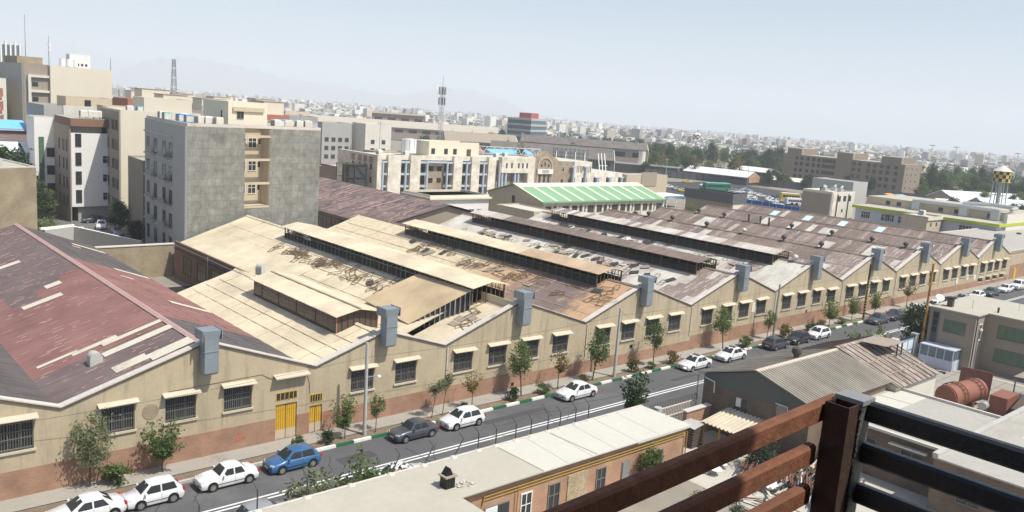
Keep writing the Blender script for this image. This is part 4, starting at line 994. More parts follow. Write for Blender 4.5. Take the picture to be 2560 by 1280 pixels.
b = MB(); b.box(8, 50.2, 39.25, 39.45, ZB+.06, ZB+.1, 'coping'); b.build('parapet', t)
b = MB(); b.box(28.9, 50.1, 34.62, 34.66, ZB-.13, ZB-.02, 'darkbrown'); b.build('eaves_shadow', t)  # dark strip put in for the shadow line under the roof overhang
b = MB()
for z, y in ((3.5, 34.82), (3.28, 34.84)):
    b.tube((30.6, y, z), (49.8, y, z), .04, 'yellow_pipe', 8)
b.tube((30.6, 34.82, 3.5), (30.5, 34.82, 3.0), .05, 'yellow_pipe', 6); b.tube((33.2, 34.7, 3.4), (33.2, 34.78, .3), .04, 'yellow_pipe', 6); b.tube((49.9, 34.7, 3.6), (49.95, 34.75, .3), .05, 'yellow_pipe', 6)
b.build('gas_pipe', t)
for x, w_, h_, z0, st_ in ((34.1, .8, 1.9, .9, 'white'), (36.5, .9, 1.9, .9, 'dark'), (40.9, .8, 1.9, .9, 'dark'), (46.6, 1.5, 1.8, .9, 'dark')):
    window(t, x, 34.895, z0, w_, h_, 0, st_, 1)
    b = MB(); b.box(x-w_/2-.15, x+w_/2+.15, 34.72, 34.89, z0-.16, z0-.075, 'concrete'); b.build('sill', t)
for x, w_, k, lb in ((31.7, 2.0, 'lightblue', 'pale blue steel door'), (43.4, .85, 'steel_grey', 'grey boarded door')):
    b = MB(); b.box(x-w_/2, x+w_/2, 34.84, 34.898, 0, 2.75, 'winframe'); b.box(x-w_/2+.06, x, 34.8, 34.838, .05, 2.68, 'corr_white' if k == 'lightblue' else k); b.box(x+.02, x+w_/2-.06, 34.82, 34.838, .05, 2.68, k if k != 'lightblue' else 'glass'); b.build('door', t, label=lb)
b = MB(); b.box(37.7, 39.55, 34.84, 34.897, .2, 3.05, 'stone_rubble'); b.build('rubble_stone_panel', t)
G = 'angled fence posts along the flat roof edge'
for i, x in enumerate((12.5, 15.5, 18.6, 21.5, 24.3, 27.0, 29.4, 31.7, 33.7, 35.2, 36.95, 38.35, 39.95, 41.15, 42.7, 44.05)):
    ln = {9: .0, 7: .9, 5: .7, 4: .5, 6: .8}.get(i, 0)
    o = thing('fence_post', 'thin dark steel fence post with bent tip standing on the flat roof edge' if ln == 0 else 'dark steel fence post leaning over on the left part of the flat roof edge', 'fence post', (x, 39.3, ZB+.05), G if ln == 0 else G+' leaning')
    b = MB(); b.tube((x, 39.3, ZB+.05), (x+ln*1.0, 39.3+ln*.2, ZB+1.25-.2*ln), .042, 'steel_dark', 6); b.tube((x+ln, 39.3+ln*.2, ZB+1.25-.2*ln), (x+ln-.08, 39.72+ln*.2, ZB+1.62-.3*ln), .028, 'steel_dark', 6); b.build('post', o)
    b = MB(); b.lathe((x, 39.3, ZB+.055), [(.26, 0), (.2, .08), (.07, .14), (0, .15)], 'coping', 9); b.build('mortar_foot', o)
wire('fence_wire', 'slack fence wire strung between the bent post tips on the flat roof', [(35.2, 39.5, 5.35), (36.95, 39.5, 5.3), (38.35, 39.5, 5.5), (39.95, 39.5, 5.45), (41.15, 39.5, 5.3), (42.7, 39.5, 5.5), (44.05, 39.5, 5.45), (50, 39.6, 5.2)], .012)
t = thing('chimney_vent', 'small soot black roof chimney with broken cowl on the flat roof', 'chimney', (28.9, 36.2, ZB))
b = MB(); b.box(28.55, 29.2, 35.9, 36.5, ZB+.05, ZB+.75, 'black'); b.build('stack', t)
b = MB(); b.box(28.45, 29.3, 35.8, 36.6, ZB+.75, ZB+.82, 'taupe'); b.extr([(28.6, 36, ZB+.82), (29.1, 36, ZB+.82), (28.9, 36, ZB+1.25)], (0, .5, 0), 'black'); b.build('cowl', t)
def rubble(name, label, cat, cx, cy, z, rx, ry, n, kinds, smin, smax, seed, hz=.3):
    r = random.Random(seed); b = MB()
    for i in range(n):
        a = r.uniform(0, 2*pi); q = sqrt(r.random()); x = cx+cos(a)*q*rx; y = cy+sin(a)*q*ry; zz = z+r.random()*hz*(1-q)
        s = r.uniform(smin, smax); d = Vector((r.gauss(0, 1), r.gauss(0, 1), r.gauss(0, .25))).normalized()
        b.bar(Vector((x, y, zz+.05))-d*s*.5, Vector((x, y, zz+.05))+d*s*.5, s*r.uniform(.15, .6), s*r.uniform(.06, .25), r.choice(kinds))
    return b, (cx, cy, z)
b, l = rubble('rubble', '', '', 30.0, 35.9, ZB+.05, .7, .4, 26, ['roofmembrane', 'coping', 'white'], .1, .3, 4, .1); tag(b.build('rubble_heap', loc=l), 'scatter of broken plaster beside the black roof chimney', 'rubble')['kind'] = 'stuff'
# brick pier, yard wall and cream railing with the parked car
t = thing('yard_wall', 'short orange brick yard wall left of the gabled shed', 'wall', (57.5, 39.6, 0))
b = MB(); b.box(56.3, 59.6, 39.4, 39.75, 0, 2.3, 'brickorange'); b.build('brickwork', t); b = MB(); b.box(56.2, 59.6, 39.3, 39.85, 2.3, 2.4, 'coping'); b.build('coping', t)
t = thing('yard_railing', 'cream painted steel railing with slanted spikes by the street, white car behind it', 'railing', (56, 41.2, 0)); b = MB()
for z in (.4, 1.5, 2.3): b.box(53.5, 60, 40.95, 41.0, z, z+.1, 'cream')
for i in range(30): x = 53.5+i*.22; b.box(x-.02, x+.02, 40.96, 40.99, .4, 2.3, 'cream')
b.build('bars', t); b = MB()
for i in range(30): x = 53.5+i*.22; b.bar((x, 40.97, 2.4), (x+.16, 41.2, 2.85), .035, .035, 'trim')
b.build('spikes', t)
t = thing('notice_board', 'small blue and white board at the cream railing', 'sign', (54.4, 40.6, 0)); b = MB(); b.box(54.0, 54.9, 40.55, 40.62, 1.2, 2.1, 'lilac'); b.build('panel', t)
b = MB(); b.extr([(54.45+.3*cos(2*pi*i/12), 40.54, 1.65+.32*sin(2*pi*i/12)) for i in range(12)], (0, .008, 0), 'blue'); b.build('blue_mark', t); b = MB(); b.box(54.4, 54.46, 40.56, 40.62, 0, 1.2, 'steel_grey'); b.build('post', t)
t = thing('drum', 'small concrete drum on the end of the flat brick roof', 'drum', (51.6, 38.3, 0)); b = MB(); b.tube((50.9, 38.3, 0), (50.9, 38.3, 4.1), .3, 'concrete', 14); b.build('barrel', t, smooth=True)
t = thing('satellite_dish', 'white dish lying in the scrap yard beside the lean-to', 'dish', (52.4, 33.5, 0)); b = MB(); b.lathe((52.4, 33.5, .35), [(0, 0), (.3, .04), (.5, .14), (.48, .16), (0, .05)], 'white', 16); b.build('dish', t, smooth=True); b = MB(); b.tube((52.4, 33.5, 0), (52.4, 33.5, .36), .05, 'steel_grey'); b.build('stand', t)
# shed 1
def gable_shed(name, label, cat, x0, x1, yl, yr, ym, ze_l, ze_r, zr, wallk, roofk, gab=None, over=.35, capk='coping', grp=None, ribs=None):
    t = thing(name, label, cat, ((x0+x1)/2, ym, 0), grp)
    b = MB(); b.extr([(x0, yr, 0), (x0, yr, ze_r-.1), (x0, ym, zr-.1), (x0, yl, ze_l-.1), (x0, yl, 0)], (x1-x0, 0, 0), wallk); b.build('walls', t)
    for nm, ya, za, yb, zb in (('roof_slope', yl, ze_l, ym, zr), ('roof_slope', yr, ze_r, ym, zr)):
        ex = over*(1 if ya > ym else -1); sl_ = (za-zb)/(ya-yb)
        b = MB(); b.extr([(x0-.25, ya+ex, za+sl_*ex), (x0-.25, yb, zb), (x0-.25, yb, zb+.07), (x0-.25, ya+ex, za+sl_*ex+.07)], (x1-x0+.4, 0, 0), roofk); b.build(nm, t)
    if ribs:
        for ya, za in ((yl, ze_l), (yr, ze_r)):
            ex = over*(1 if ya > ym else -1); sl_ = (za-zr)/(ya-ym); b = MB(); n_ = int((x1-x0+.3)/ribs[0])
            for i in range(n_+1):
                x = x0-.2+(x1-x0+.3)*i/n_; b.bar((x, ya+ex, za+sl_*ex+.09), (x, ym, zr+.09), ribs[1], .06, ribs[2])
            b.build('roof_ribs', t)
    b = MB(); b.extr([(x0-.3, ym-.3, zr+.02), (x0-.3, ym, zr+.14), (x0-.3, ym+.3, zr+.02)], (x1-x0+.5, 0, 0), capk); b.build('ridge_cap', t)
    if gab:
        b = MB(); s_ = .35
        b.extr([(x0-.03, yr, ze_r-.9), (x0-.03, yr, ze_r-.12), (x0-.03, ym, zr-.12), (x0-.03, yl, ze_l-.12), (x0-.03, yl, ze_l-.9)], (.028, 0, 0), gab); b.build('gable_render', t)
    return t
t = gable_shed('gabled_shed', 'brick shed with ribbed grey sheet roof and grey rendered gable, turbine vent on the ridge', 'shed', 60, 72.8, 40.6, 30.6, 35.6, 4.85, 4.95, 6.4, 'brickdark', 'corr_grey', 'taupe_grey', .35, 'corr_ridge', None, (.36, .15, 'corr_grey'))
window(t, 59.995, 36.7, 2.2, 1.3, 1.5, WX, 'dark', 1)
b = MB(); b.box(59.9, 59.96, 36.75, 37.2, 2.9, 3.65, 'white'); b.build('window_board', t)
for y in (33.0,):
    b = MB(); b.box(59.9, 59.98, y-.45, y+.45, 2.6, 4.2, 'taupe'); b.build('shutter', t); b = MB(); b.path([(59.8, y+.55, 4.3), (59.8, y-.55, 4.3), (59.8, y-.6, 3.4)], .04, 'white'); b.build('pipe', t)
b = MB(); b.path([(59.8, 40.4, 4.5), (59.8, 39.4, 4.35), (59.8, 39.35, 3.4)], .05, 'white'); b.build('pipe', t)
b = MB(); b.lathe((67.2, 36.3, 6.3), [(.22, -.3), (.22, .2), (.36, .3), (.46, .55), (.4, .85), (.1, 1.0), (0, 1.0)], 'darkbrown', 14); b.build('turbine_vent', t, smooth=True)
o = thing('street_lamp', 'small white street lamp head at the street corner of the gabled shed', 'lamp', (59.7, 41.2, 0)); b = MB(); b.tube((59.7, 41.0, 0), (59.7, 41.0, 4.6), .05, 'steel_grey').tube((59.7, 41.0, 4.6), (59.2, 41.9, 4.95), .03, 'steel_grey'); b.build('pole', o)
b = MB(); b.lathe((59.1, 42.1, 4.9), [(0, .12), (.16, .08), (.2, 0), (.1, -.08), (0, -.09)], 'white', 10); b.build('lamp_head', o)
# shed 2, older patched roof
t = gable_shed('patched_shed', 'pale walled shed with old streaked sheet roof, open raised hatch on the slope', 'shed', 73.3, 81.8, 40.9, 29.9, 35.7, 4.5, 4.5, 6.55, 'offwhite', 'corr_old', None, .3, 'corr_old', None, (.95, .07, 'darkbrown'))
b = MB()
for y in (33.0, 31.2):
    z = 4.5+(6.55-4.5)*(y-29.9)/(35.7-29.9)
    b.bar((73.0, y, z+.1), (82, y, z+.1), .12, .05, 'taupe')
b.build('batten', t)
b = MB(); b.extr([(76.8, 35.3, 6.75), (76.8, 32.8, 6.85), (80.5, 32.6, 6.85), (80.5, 35.1, 6.75)], (0, 0, .05), 'taupe'); b.build('raised_hatch', t)
b = MB()
for x, y in ((80.3, 32.8), (79.3, 32.8), (80.3, 33.9)): b.box(x-.05, x+.05, y-.05, y+.05, 5.3, 6.84, 'steel_dark')
b.build('hatch_props', t)
b = MB(); b.tube((81.9, 30.2, 4.35), (82.4, 29.6, 4.5), .08, 'trim').lathe((82.5, 29.5, 4.4), [(0, .15), (.2, .05), (.1, -.1), (0, -.1)], 'trim', 8); b.build('floodlight', t)
# lean-to with cream corrugated roof
t = thing('yard_lean_to', 'rusty lean-to with cracked cream corrugated roof against the gabled shed', 'shed', (58, 36.2, 0))
b = MB(); n = 36; prof = []
for i in range(n+1):
    y = 34.4+3.4*i/n; prof.append((y, .05*sin(i*pi*.5)*1.2 if i % 2 else 0))
v = []
for y, d in prof: v += [(56.1, y, 2.1+d), (59.85, y, 2.6+d)]
b.faces(v, [(2*i, 2*i+1, 2*i+3, 2*i+2) for i in range(n)], 'corr_cream'); b.build('roof', t)
b = MB()
for x, y in ((56.3, 34.5), (56.3, 36.1), (56.3, 37.6), (59.6, 34.5)): b.box(x-.05, x+.05, y-.05, y+.05, 0, 2.1, 'yellow_pipe')
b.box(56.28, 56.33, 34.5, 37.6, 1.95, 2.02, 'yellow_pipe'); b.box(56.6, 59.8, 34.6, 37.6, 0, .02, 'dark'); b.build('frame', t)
t = thing('crate_stack', 'dark stack of boards and crates under a pale sheet left of the lean-to', 'crates', (55.6, 38.2, 0)); b = MB()
for i in range(7): b.box(54.9+.03*(i % 2), 56.2, 37.6, 38.9, .1+i*.22, .25+i*.22, 'darkbrown')
b.build('boards', t); b = MB(); b.extr([(54.7, 37.4, 1.75), (56.4, 37.5, 1.95), (56.3, 39.0, 1.85), (54.8, 39.0, 1.8)], (0, 0, .06), 'concrete'); b.build('cover_sheet', t)
# scrap in the yard
def scrap(label, cx, cy, rx, ry, n, kinds, s0, s1, seed, hz, ang=None):
    r = random.Random(seed); b = MB()
    for i in range(n):
        x = cx+r.uniform(-1, 1)*rx; y = cy+r.uniform(-1, 1)*ry; z = .08+r.random()*hz; s = r.uniform(s0, s1)
        a = r.gauss(ang, .12) if ang is not None else r.uniform(0, pi)
        d = Vector((cos(a), sin(a), r.gauss(0, .06))); c = Vector((x, y, z))
        b.bar(c-d*s*.5, c+d*s*.5, r.uniform(.04, .16), r.uniform(.03, .1), r.choice(kinds))
    o = tag(b.build('scrap_heap', loc=(cx, cy, 0)), label, 'scrap'); o['kind'] = 'stuff'
scrap('long heap of parallel rusty bars and pipes stacked beyond the railing in the yard', 56.8, 29.2, 2.6, 3.8, 330, ['steel_dark', 'rust', 'steel_dark', 'taupe', 'darkbrown', 'rust', 'darkbrown', 'steel_grey', 'coping'], 1.2, 3.2, 5, .9, .35)
scrap('tangle of bent pale sheets and timber at the bottom of the yard', 45.2, 23.5, 4.0, 2.4, 190, ['coping', 'taupe', 'white', 'steel_grey', 'brickbeige', 'darkbrown', 'rust'], .4, 1.8, 6, .7)
scrap('loose rods and boards scattered on the yard floor', 51.0, 28.6, 3.2, 3.0, 60, ['taupe', 'coping', 'steel_dark', 'rust'], .4, 1.6, 8, .25)
scrap('small heap of pale junk by the flat brick building corner', 53.0, 34.6, 1.2, 1.0, 50, ['white', 'coping', 'trim', 'steel_grey'], .2, .7, 9, .4)
for x, y, rz, s, lb in ((53.6, 29.6, .6, 1.0, 'white bag lying on the rusty bars nearer the flat brick building'), (55.7, 26.6, 1.9, .8, 'white sheet leaning on the rusty bars near the brown post'), (44.4, 27.3, .3, .8, 'white crumpled bag at the foot of the creeper')):
    o = thing('tarp', lb, 'tarp', (x, y, .3)); b = MB(); r = random.Random(int(x)); m = 7; v = []
    for i in range(m):
        for j in range(m): v.append((x+(i/(m-1)-.5)*1.5*s, y+(j/(m-1)-.5)*1.2*s, .25+r.random()*.5*s))
    b.faces(v, [(i*m+j, (i+1)*m+j, (i+1)*m+j+1, i*m+j+1) for i in range(m-1) for j in range(m-1)], 'white'); b.build('fabric', o, smooth=True)
TREES.update({'creeper': (2.2, 2.6, .2, 2200, .2, 'leaf', .05, 0, 20, .35), 'weed': (3.4, 1.7, .0, 2600, .16, 'leaf_weed', .03, 0, 26, .3)})
tree('creeper', 45.0, 34.0, 1.0, .9, 0, 'vine', 'bright green creeper climbing the brick facade between door and window', 'yard plants', 'plant')
tree('creeper', 43.6, 29.0, 0, .95, 1, 'vine', 'bright green bush on the yard floor below the brown rail', 'yard plants', 'plant')
tree('weed', 56.6, 32.2, .6, 1.05, 0, 'shrub', 'feathery grey green shrub behind the rusty bars', 'yard plants', 'plant')
tree('weed', 47.5, 28.2, 0, .6, 1, 'shrub', 'small dark thorny shrub left of the concrete slab', 'yard plants', 'plant')
# low flat-roofed building on the right
t = thing('low_flat_building', 'long low building with pale felt roof and shaded brick side under the black rails', 'building', (68, 26, 0))
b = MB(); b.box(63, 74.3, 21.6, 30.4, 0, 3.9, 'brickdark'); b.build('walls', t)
b = MB(); b.box(62.7, 74.5, 21.5, 30.6, 3.9, 4.0, 'greyroof'); b.box(63.2, 74.2, 27.6, 30.3, 4.0, 4.012, 'roofbright'); b.bar((68, 27.6, 4.02), (68.2, 30.3, 4.02), .08, .015, 'taupe'); b.bar((71.2, 27.6, 4.02), (71, 30.3, 4.02), .08, .015, 'taupe'); b.box(65.5, 66.4, 21.8, 27.4, 4.0, 4.014, 'roofbright'); b.box(67.6, 68.4, 22.4, 26.4, 4.0, 4.014, 'roofbright'); b.build('roof', t)
b = MB(); b.box(74.3, 74.55, 21.5, 30.6, 4.0, 4.22, 'coping'); b.box(62.6, 62.9, 21.5, 30.6, 3.84, 4.04, 'roofbright'); b.build('parapet', t)
for y in (23.8, 27.4): window(t, 62.995, y, 1.6, 1.6, 1.3, WX, 'dark', 1)
b = MB(); b.box(62.4, 62.98, 22.6, 25.4, 3.2, 3.3, 'coping'); b.build('ledge', t)
t = thing('flat_roof_annex', 'broad flat grey roofed annex with stepped parapet at the right edge', 'building', (70, 14, 0))
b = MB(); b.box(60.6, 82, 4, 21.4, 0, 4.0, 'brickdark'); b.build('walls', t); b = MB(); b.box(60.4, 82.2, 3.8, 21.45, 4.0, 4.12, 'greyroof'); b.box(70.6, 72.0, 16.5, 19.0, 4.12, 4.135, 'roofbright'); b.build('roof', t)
b = MB(); b.box(60.4, 82.2, 21.1, 21.48, 4.12, 4.42, 'concrete'); b.build('parapet', t)
for y in (18.8, 15.0): window(t, 60.595, y, 1.5, 1.5, 1.5, WX, 'dark', 1)
# rust red tank, blower boxes and ducts in the paved yard
t = thing('steel_tank', 'big rust red horizontal drum with ladder hoops standing in the paved yard', 'tank', (88.5, 30, 0)); c0, c1 = Vector((85.4, 30.0, 1.35)), Vector((91.2, 29.3, 1.35)); d = (c1-c0).normalized()
b = MB(); b.tube(c0, c1, 1.15, 'orange_tank', 28); b.tube(c0-d*.12, c0, 1.05, 'orange_tank', 28); b.build('shell', t, smooth=True)
b = MB(); b.box(85.5, 86, 28.9, 31.3, 0, .6, 'rust').box(88.6, 89.2, 28.6, 31.1, 0, .6, 'rust'); b.build('cradle', t)
for u in (1.1, 1.75, 4.2, 5.0):
    b = MB(); pts = []
    for i in range(25):
        a = -pi*.1+1.2*pi*i/24; pts.append(c0+d*u+Vector((0, cos(a), sin(a)))*1.27)
    b.path(pts, .045, 'rust', 5); b.build('hoop', t)
for u in (1.1, 4.2):
    b = MB()
    for i in range(9):
        a = pi*(.05+.1*i); p = c0+d*u+Vector((0, cos(a), sin(a)))*1.27; b.tube(p, p+d*.7, .03, 'rust', 5)
    b.build('rung', t)
t = thing('blower_unit', 'rust red steel box with motor next to the big drum', 'machine', (91.5, 26.8, 0)); b = MB(); b.box(88.6, 91.8, 25.6, 27.2, 0, 1.9, 'orange_tank'); b.build('casing', t); b = MB(); b.tube((87.6, 27.4, .8), (88.6, 27.4, .8), .4, 'galv', 12); b.build('motor', t, smooth=True)
t = thing('flue_duct', 'dark rectangular flue duct with ribs at the right edge of the paved yard', 'duct', (90, 24, 0)); b = MB(); b.bar((86.5, 24.0, 1.2), (94, 24.6, 2.2), 1.1, 1.1, 'darkbrown'); b.build('duct', t); b = MB()
for i in range(6): x = 87+i*1.2; b.box(x, x+.9, 22.2, 23.4, .3, 1.7, 'orange_tank')
b.build('filter_boxes', t)
t = thing('orange_plate', 'rust red steel plate leaning behind the big drum', 'steel plate', (93.4, 31, 0)); b = MB(); b.extr([(92.6, 31.6, 0), (92.9, 28.6, 0), (93.1, 28.6, 2.9), (92.8, 31.6, 2.9)], (.08, 0, 0), 'orange_tank'); b.build('plate', t)
t = thing('yard_canopy', 'grey corrugated canopy beside the flue duct', 'shed', (97, 25, 0)); b = MB(); b.extr([(94.6, 22, 3.0), (94.6, 27.2, 2.7), (99.6, 27.2, 2.7), (99.6, 22, 3.0)], (0, 0, .08), 'corr_grey'); b.build('roof', t); b = MB()
for x, y in ((94.8, 27), (99.4, 27), (94.8, 22.2)): b.box(x-.06, x+.06, y-.06, y+.06, 0, 2.7, 'steel_grey')
b.build('posts', t)
# two storey house
t = thing('two_storey_house', 'two storey drab rendered house with green tinted window bands and flat roof', 'house', (108, 35, 0)); z2 = 6.55
b = MB(); b.prism([(102.6, 34.2), (105.6, 34.2), (105.6, 16), (116, 16), (116, 39.3), (102.6, 39.3)], 0, z2, 'taupe'); b.build('walls', t)
b = MB(); b.prism([(102.35, 33.95), (105.35, 33.95), (105.35, 15.8), (116.2, 15.8), (116.2, 39.55), (102.35, 39.55)], z2, z2+.14, 'roofmembrane'); b.build('roof', t)
for z, w_ in ((4.05, 2.3),): window(t, 102.59, 36.4, z, w_, 1.35, WX, 'green', 2)
for z in (4.05, 1.3): window(t, 105.59, 31.0, z, 3.4, 1.45, WX, 'green', 3)
window(t, 105.59, 24.5, 4.05, 3.0, 1.45, WX, 'green', 3); window(t, 104.2, 34.19, 3.6, .7, 1.8, 0, 'white', 0)
b = MB()
for y in (38.2, 38.9): b.box(102.5, 102.58, y-.05, y+.05, 1, 6.2, 'winframe')
for i in range(7): b.box(102.5, 102.58, 38.2, 38.9, 1+i*.85, 1.07+i*.85, 'winframe')
b.box(102.53, 102.585, 38.25, 38.85, 1, 6.1, 'glass'); b.build('stair_window', t)
for x, y, h in ((102.5, 34.0, 6.5), (105.5, 29.0, 6.5)):
    b = MB(); b.tube((x, y, 0), (x, y, h), .07, 'steel_dark'); b.build('downpipe', t)
b = MB(); b.box(104.2, 104.8, 37.6, 38.2, z2+.14, z2+1.1, 'darkbrown'); b.box(104.1, 105.2, 37.5, 38.3, z2+1.1, z2+1.25, 'black'); b.build('chimney', t)
for x, y in ((107, 33.5), (111, 30)):
    b = MB(); b.tube((x, y, z2), (x, y, z2+.75), .12, 'darkbrown'); b.build('vent_pipe', t)
b = MB(); b.tube((111, 32.6, z2), (111, 32.6, z2+2.6), .02, 'steel_grey', 5); b.tube((106, 36, z2), (106, 36, z2+1.2), .025, 'steel_grey', 5); b.build('aerial', t)
o = thing('satellite_dish', 'white satellite dish tilted on the corner of the two storey house roof', 'dish', (104, 39, z2)); b = MB(); b.tube((104, 39, z2+.1), (104, 39, z2+.9), .03, 'steel_grey'); b.build('mount', o); b = MB(); c = Vector((104, 39, z2+1.0)); dd = Vector((-.4, -.5, .75)).normalized(); aa = dd.orthogonal().normalized(); bb = dd.cross(aa)
b.faces([tuple(c)]+[tuple(c+(aa*cos(2*pi*i/14)+bb*sin(2*pi*i/14))*.5+dd*.12) for i in range(14)], [(0, i+1, (i+1) % 14+1) for i in range(14)], 'white'); b.build('dish', o)
t = thing('glazed_porch', 'blue grey steel and glass porch before the two storey house', 'porch', (101.5, 37, 0))
b = MB(); b.box(100.4, 102.5, 35.2, 39.0, 0, 1.2, 'lilac'); b.box(100.45, 102.45, 35.25, 38.95, 1.2, 2.4, 'glass_blue')
for y in (35.25, 36.2, 37.1, 38.0, 38.95): b.box(100.38, 100.46, y-.05, y+.05, 0, 2.45, 'lilac')
b.box(100.38, 102.5, 35.15, 39.05, 2.4, 2.5, 'lilac'); b.build('frame', t)
t = thing('lamp_post', 'slim grey lamp post with small white lamp before the recessed corner of the house', 'lamp post', (101.8, 33.4, 0)); b = MB(); b.tube((101.6, 33.4, 0), (101.6, 33.4, 5.4), .09, 'steel_grey', 8, .06); b.build('post', t); b = MB(); b.lathe((101.6, 33.2, 5.3), [(0, .2), (.16, .12), (.16, -.1), (0, -.15)], 'white', 10); b.build('lamp_head', t)
t = thing('yard_gate', 'light blue sheet metal gate between cream pillars by the street', 'gate', (99, 40.2, 0))
for x in (96.2, 101.6):
    b = MB(); b.box(x-.3, x+.3, 39.9, 40.5, 0, 3.1, 'cream'); b.box(x-.38, x+.38, 39.82, 40.58, 3.1, 3.25, 'coping'); b.build('pillar', t)
b = MB(); b.box(96.5, 101.3, 40.15, 40.2, .1, 2.7, 'corr_white')
for x in (96.55, 98.1, 99.7, 101.25): b.box(x-.06, x+.06, 40.1, 40.15, .1, 2.8, 'cooler_blue')
for z in (.1, 1.35, 2.65): b.box(96.5, 101.3, 40.09, 40.148, z, z+.12, 'cooler_blue')
b.build('leaf', t); b = MB(); b.box(96.5, 101.3, 40.1, 40.24, 2.82, 3.05, 'trim'); b.build('spikes', t)
t = thing('garden_wall', 'low cream wall running from the blue gate to the patched shed', 'wall', (89, 40, 0)); b = MB(); b.box(82.2, 95.9, 39.9, 40.2, 0, 1.9, 'cream'); b.build('masonry', t)
b = MB(); b.box(82.2, 95.9, 39.82, 40.28, 1.9, 2.0, 'coping'); b.build('coping', t)
t = thing('footbridge_railing', 'dark steel railing along the road at the far right', 'railing', (190, 43, 0)); b = MB()
for i in range(28): x = 160+i*3; b.box(x-.08, x+.08, 42.8, 42.95, gz(x, 0), gz(x, 0)+1.3, 'steel_dark')
for z in (.5, 1.2): b.bar((160, 42.88, z), (244, 42.88, z-.43), .08, .1, 'steel_dark')
b.build('rails', t)
# ---------------------------------------------------------------- the terrace we stand on: rails at the corner, slab overhead behind us added to shade the left rail
t = thing('terrace_railing', 'brown rusted steel terrace railing with open tube corner post and black rails to the right', 'railing', (1.84, .86, 24.4)); zt = CAMH-.614
b = MB(); x0, x1, y0, y1, th = 1.817, 1.867, .836, .895, .004
for a in ((x0, x0+th, y0, y1), (x1-th, x1, y0, y1), (x0+th, x1-th, y0, y0+th), (x0+th, x1-th, y1-th, y1)): b.box(*a, 24.42, zt, 'rust_shade')
b.build('corner_post', t)
def soft(b_, x0, x1, y0, y1, z0, z1, k, ax, c=.006):
    "rolled hollow section: chamfered edges along the given axis"
    if ax == 'x': pr_ = [(y0+c, z0), (y1-c, z0), (y1, z0+c), (y1, z1-c), (y1-c, z1), (y0+c, z1), (y0, z1-c), (y0, z0+c)]; b_.extr([(x0, y, z) for y, z in pr_], (x1-x0, 0, 0), k)
    else: pr_ = [(x0+c, z0), (x1-c, z0), (x1, z0+c), (x1, z1-c), (x1-c, z1), (x0+c, z1), (x0, z1-c), (x0, z0+c)]; b_.extr([(x, y0, z) for x, z in pr_], (0, y1-y0, 0), k)
for i in range(9):
    z1 = CAMH-.62-.102*i
    b = MB(); soft(b, -1.5, 1.9 if i == 0 else 1.815, .9, .928, z1-.05, z1, 'rust', 'x')
    b.v = [(x, y, z-.04*(1.85-x)) for x, y, z in b.v]; b.build('rail', t, smooth=True, label='brown rusted rail')
    b = MB(); soft(b, 1.902, 1.93, -6, .834, z1-.048+.006, z1+.006, 'rail_black', 'y'); b.build('rail', t, smooth=True, label='black painted rail')
b = MB(); b.box(1.873, 1.925, .835, .893, 24.42, zt-.012, 'steel_green'); b.build('second_post', t); b = MB(); b.box(1.87, 1.93, .83, .9, zt-.004, zt+.008, 'steel_grey'); b.build('cap_plate', t)
b = MB(); r = random.Random(2)
for i in range(40): z = zt-.02-i*.012; b.box(1.866, 1.876, .8335-.004*r.random(), .838, z, z+.006+.004*r.random(), 'steel_dark')
b.build('weld_seam', t)
t = thing('terrace_building', 'unseen dark building whose terrace corner carries the rusted railing, behind the viewer', 'building', (-5, -6, 0))
b = MB(); b.box(-14, 1.95, -16, 1.0, 0, 24.38, 'terrace_wall'); b.build('walls', t)
b = MB(); b.box(-14, 2.0, -16, 1.05, 24.38, 24.42, 'terrace_wall'); b.build('terrace_floor', t)
b = MB(); b.box(-14, 2.2, -16, -1.2, 24.42, 28.395, 'terrace_wall'); b.build('upper_storey', t)  # unseen wall added close behind to block sky light from the rails
b = MB(); b.box(-14, SHADEX, -16, -.35, 28.4, 28.7, 'terrace_wall'); b.build('shade_slab', t)  # unseen slab added to cast the shadow on the left rail
# ---------------------------------------------------------------- apartment blocks on the left
def block(name, label, cat, pl, z0, z1, wall, roof='greyroof', para=.5, grp=None, pk=None):
    cx = sum(p[0] for p in pl)/len(pl); cy = sum(p[1] for p in pl)/len(pl)
    t = thing(name, label, cat, (cx, cy, z0), grp)
    b = MB(); b.prism(pl, z0, z1, wall, roof); b.build('walls', t)
    if para:
        ins = [(cx+(x-cx)*.965, cy+(y-cy)*.965) for x, y in pl]; b = MB(); n = len(pl)
        for i in range(n):
            j = (i+1) % n; b.prism([pl[i], pl[j], ins[j], ins[i]], z1+.003, z1+para, pk or wall)
        b.build('parapet', t)
    return t
def rect(x0, x1, y0, y1): return [(x0, y0), (x1, y0), (x1, y1), (x0, y1)]
def along(p, q, u): return p[0]+(q[0]-p[0])*u, p[1]+(q[1]-p[1])*u
def face_rz(p, q):       # outward normal to the right of p->q when walking with the building on the left
    return atan2(q[1]-p[1], q[0]-p[0])
def win_on(t, p, q, us, zs, w_, h_, style='dark', bars=1):
    a = face_rz(p, q)
    for z in zs:
        for u in us:
            x, y = along(p, q, u); nx, ny = sin(a), -cos(a); window(t, x+nx*.005, y+ny*.005, z, w_, h_, a, style, bars)
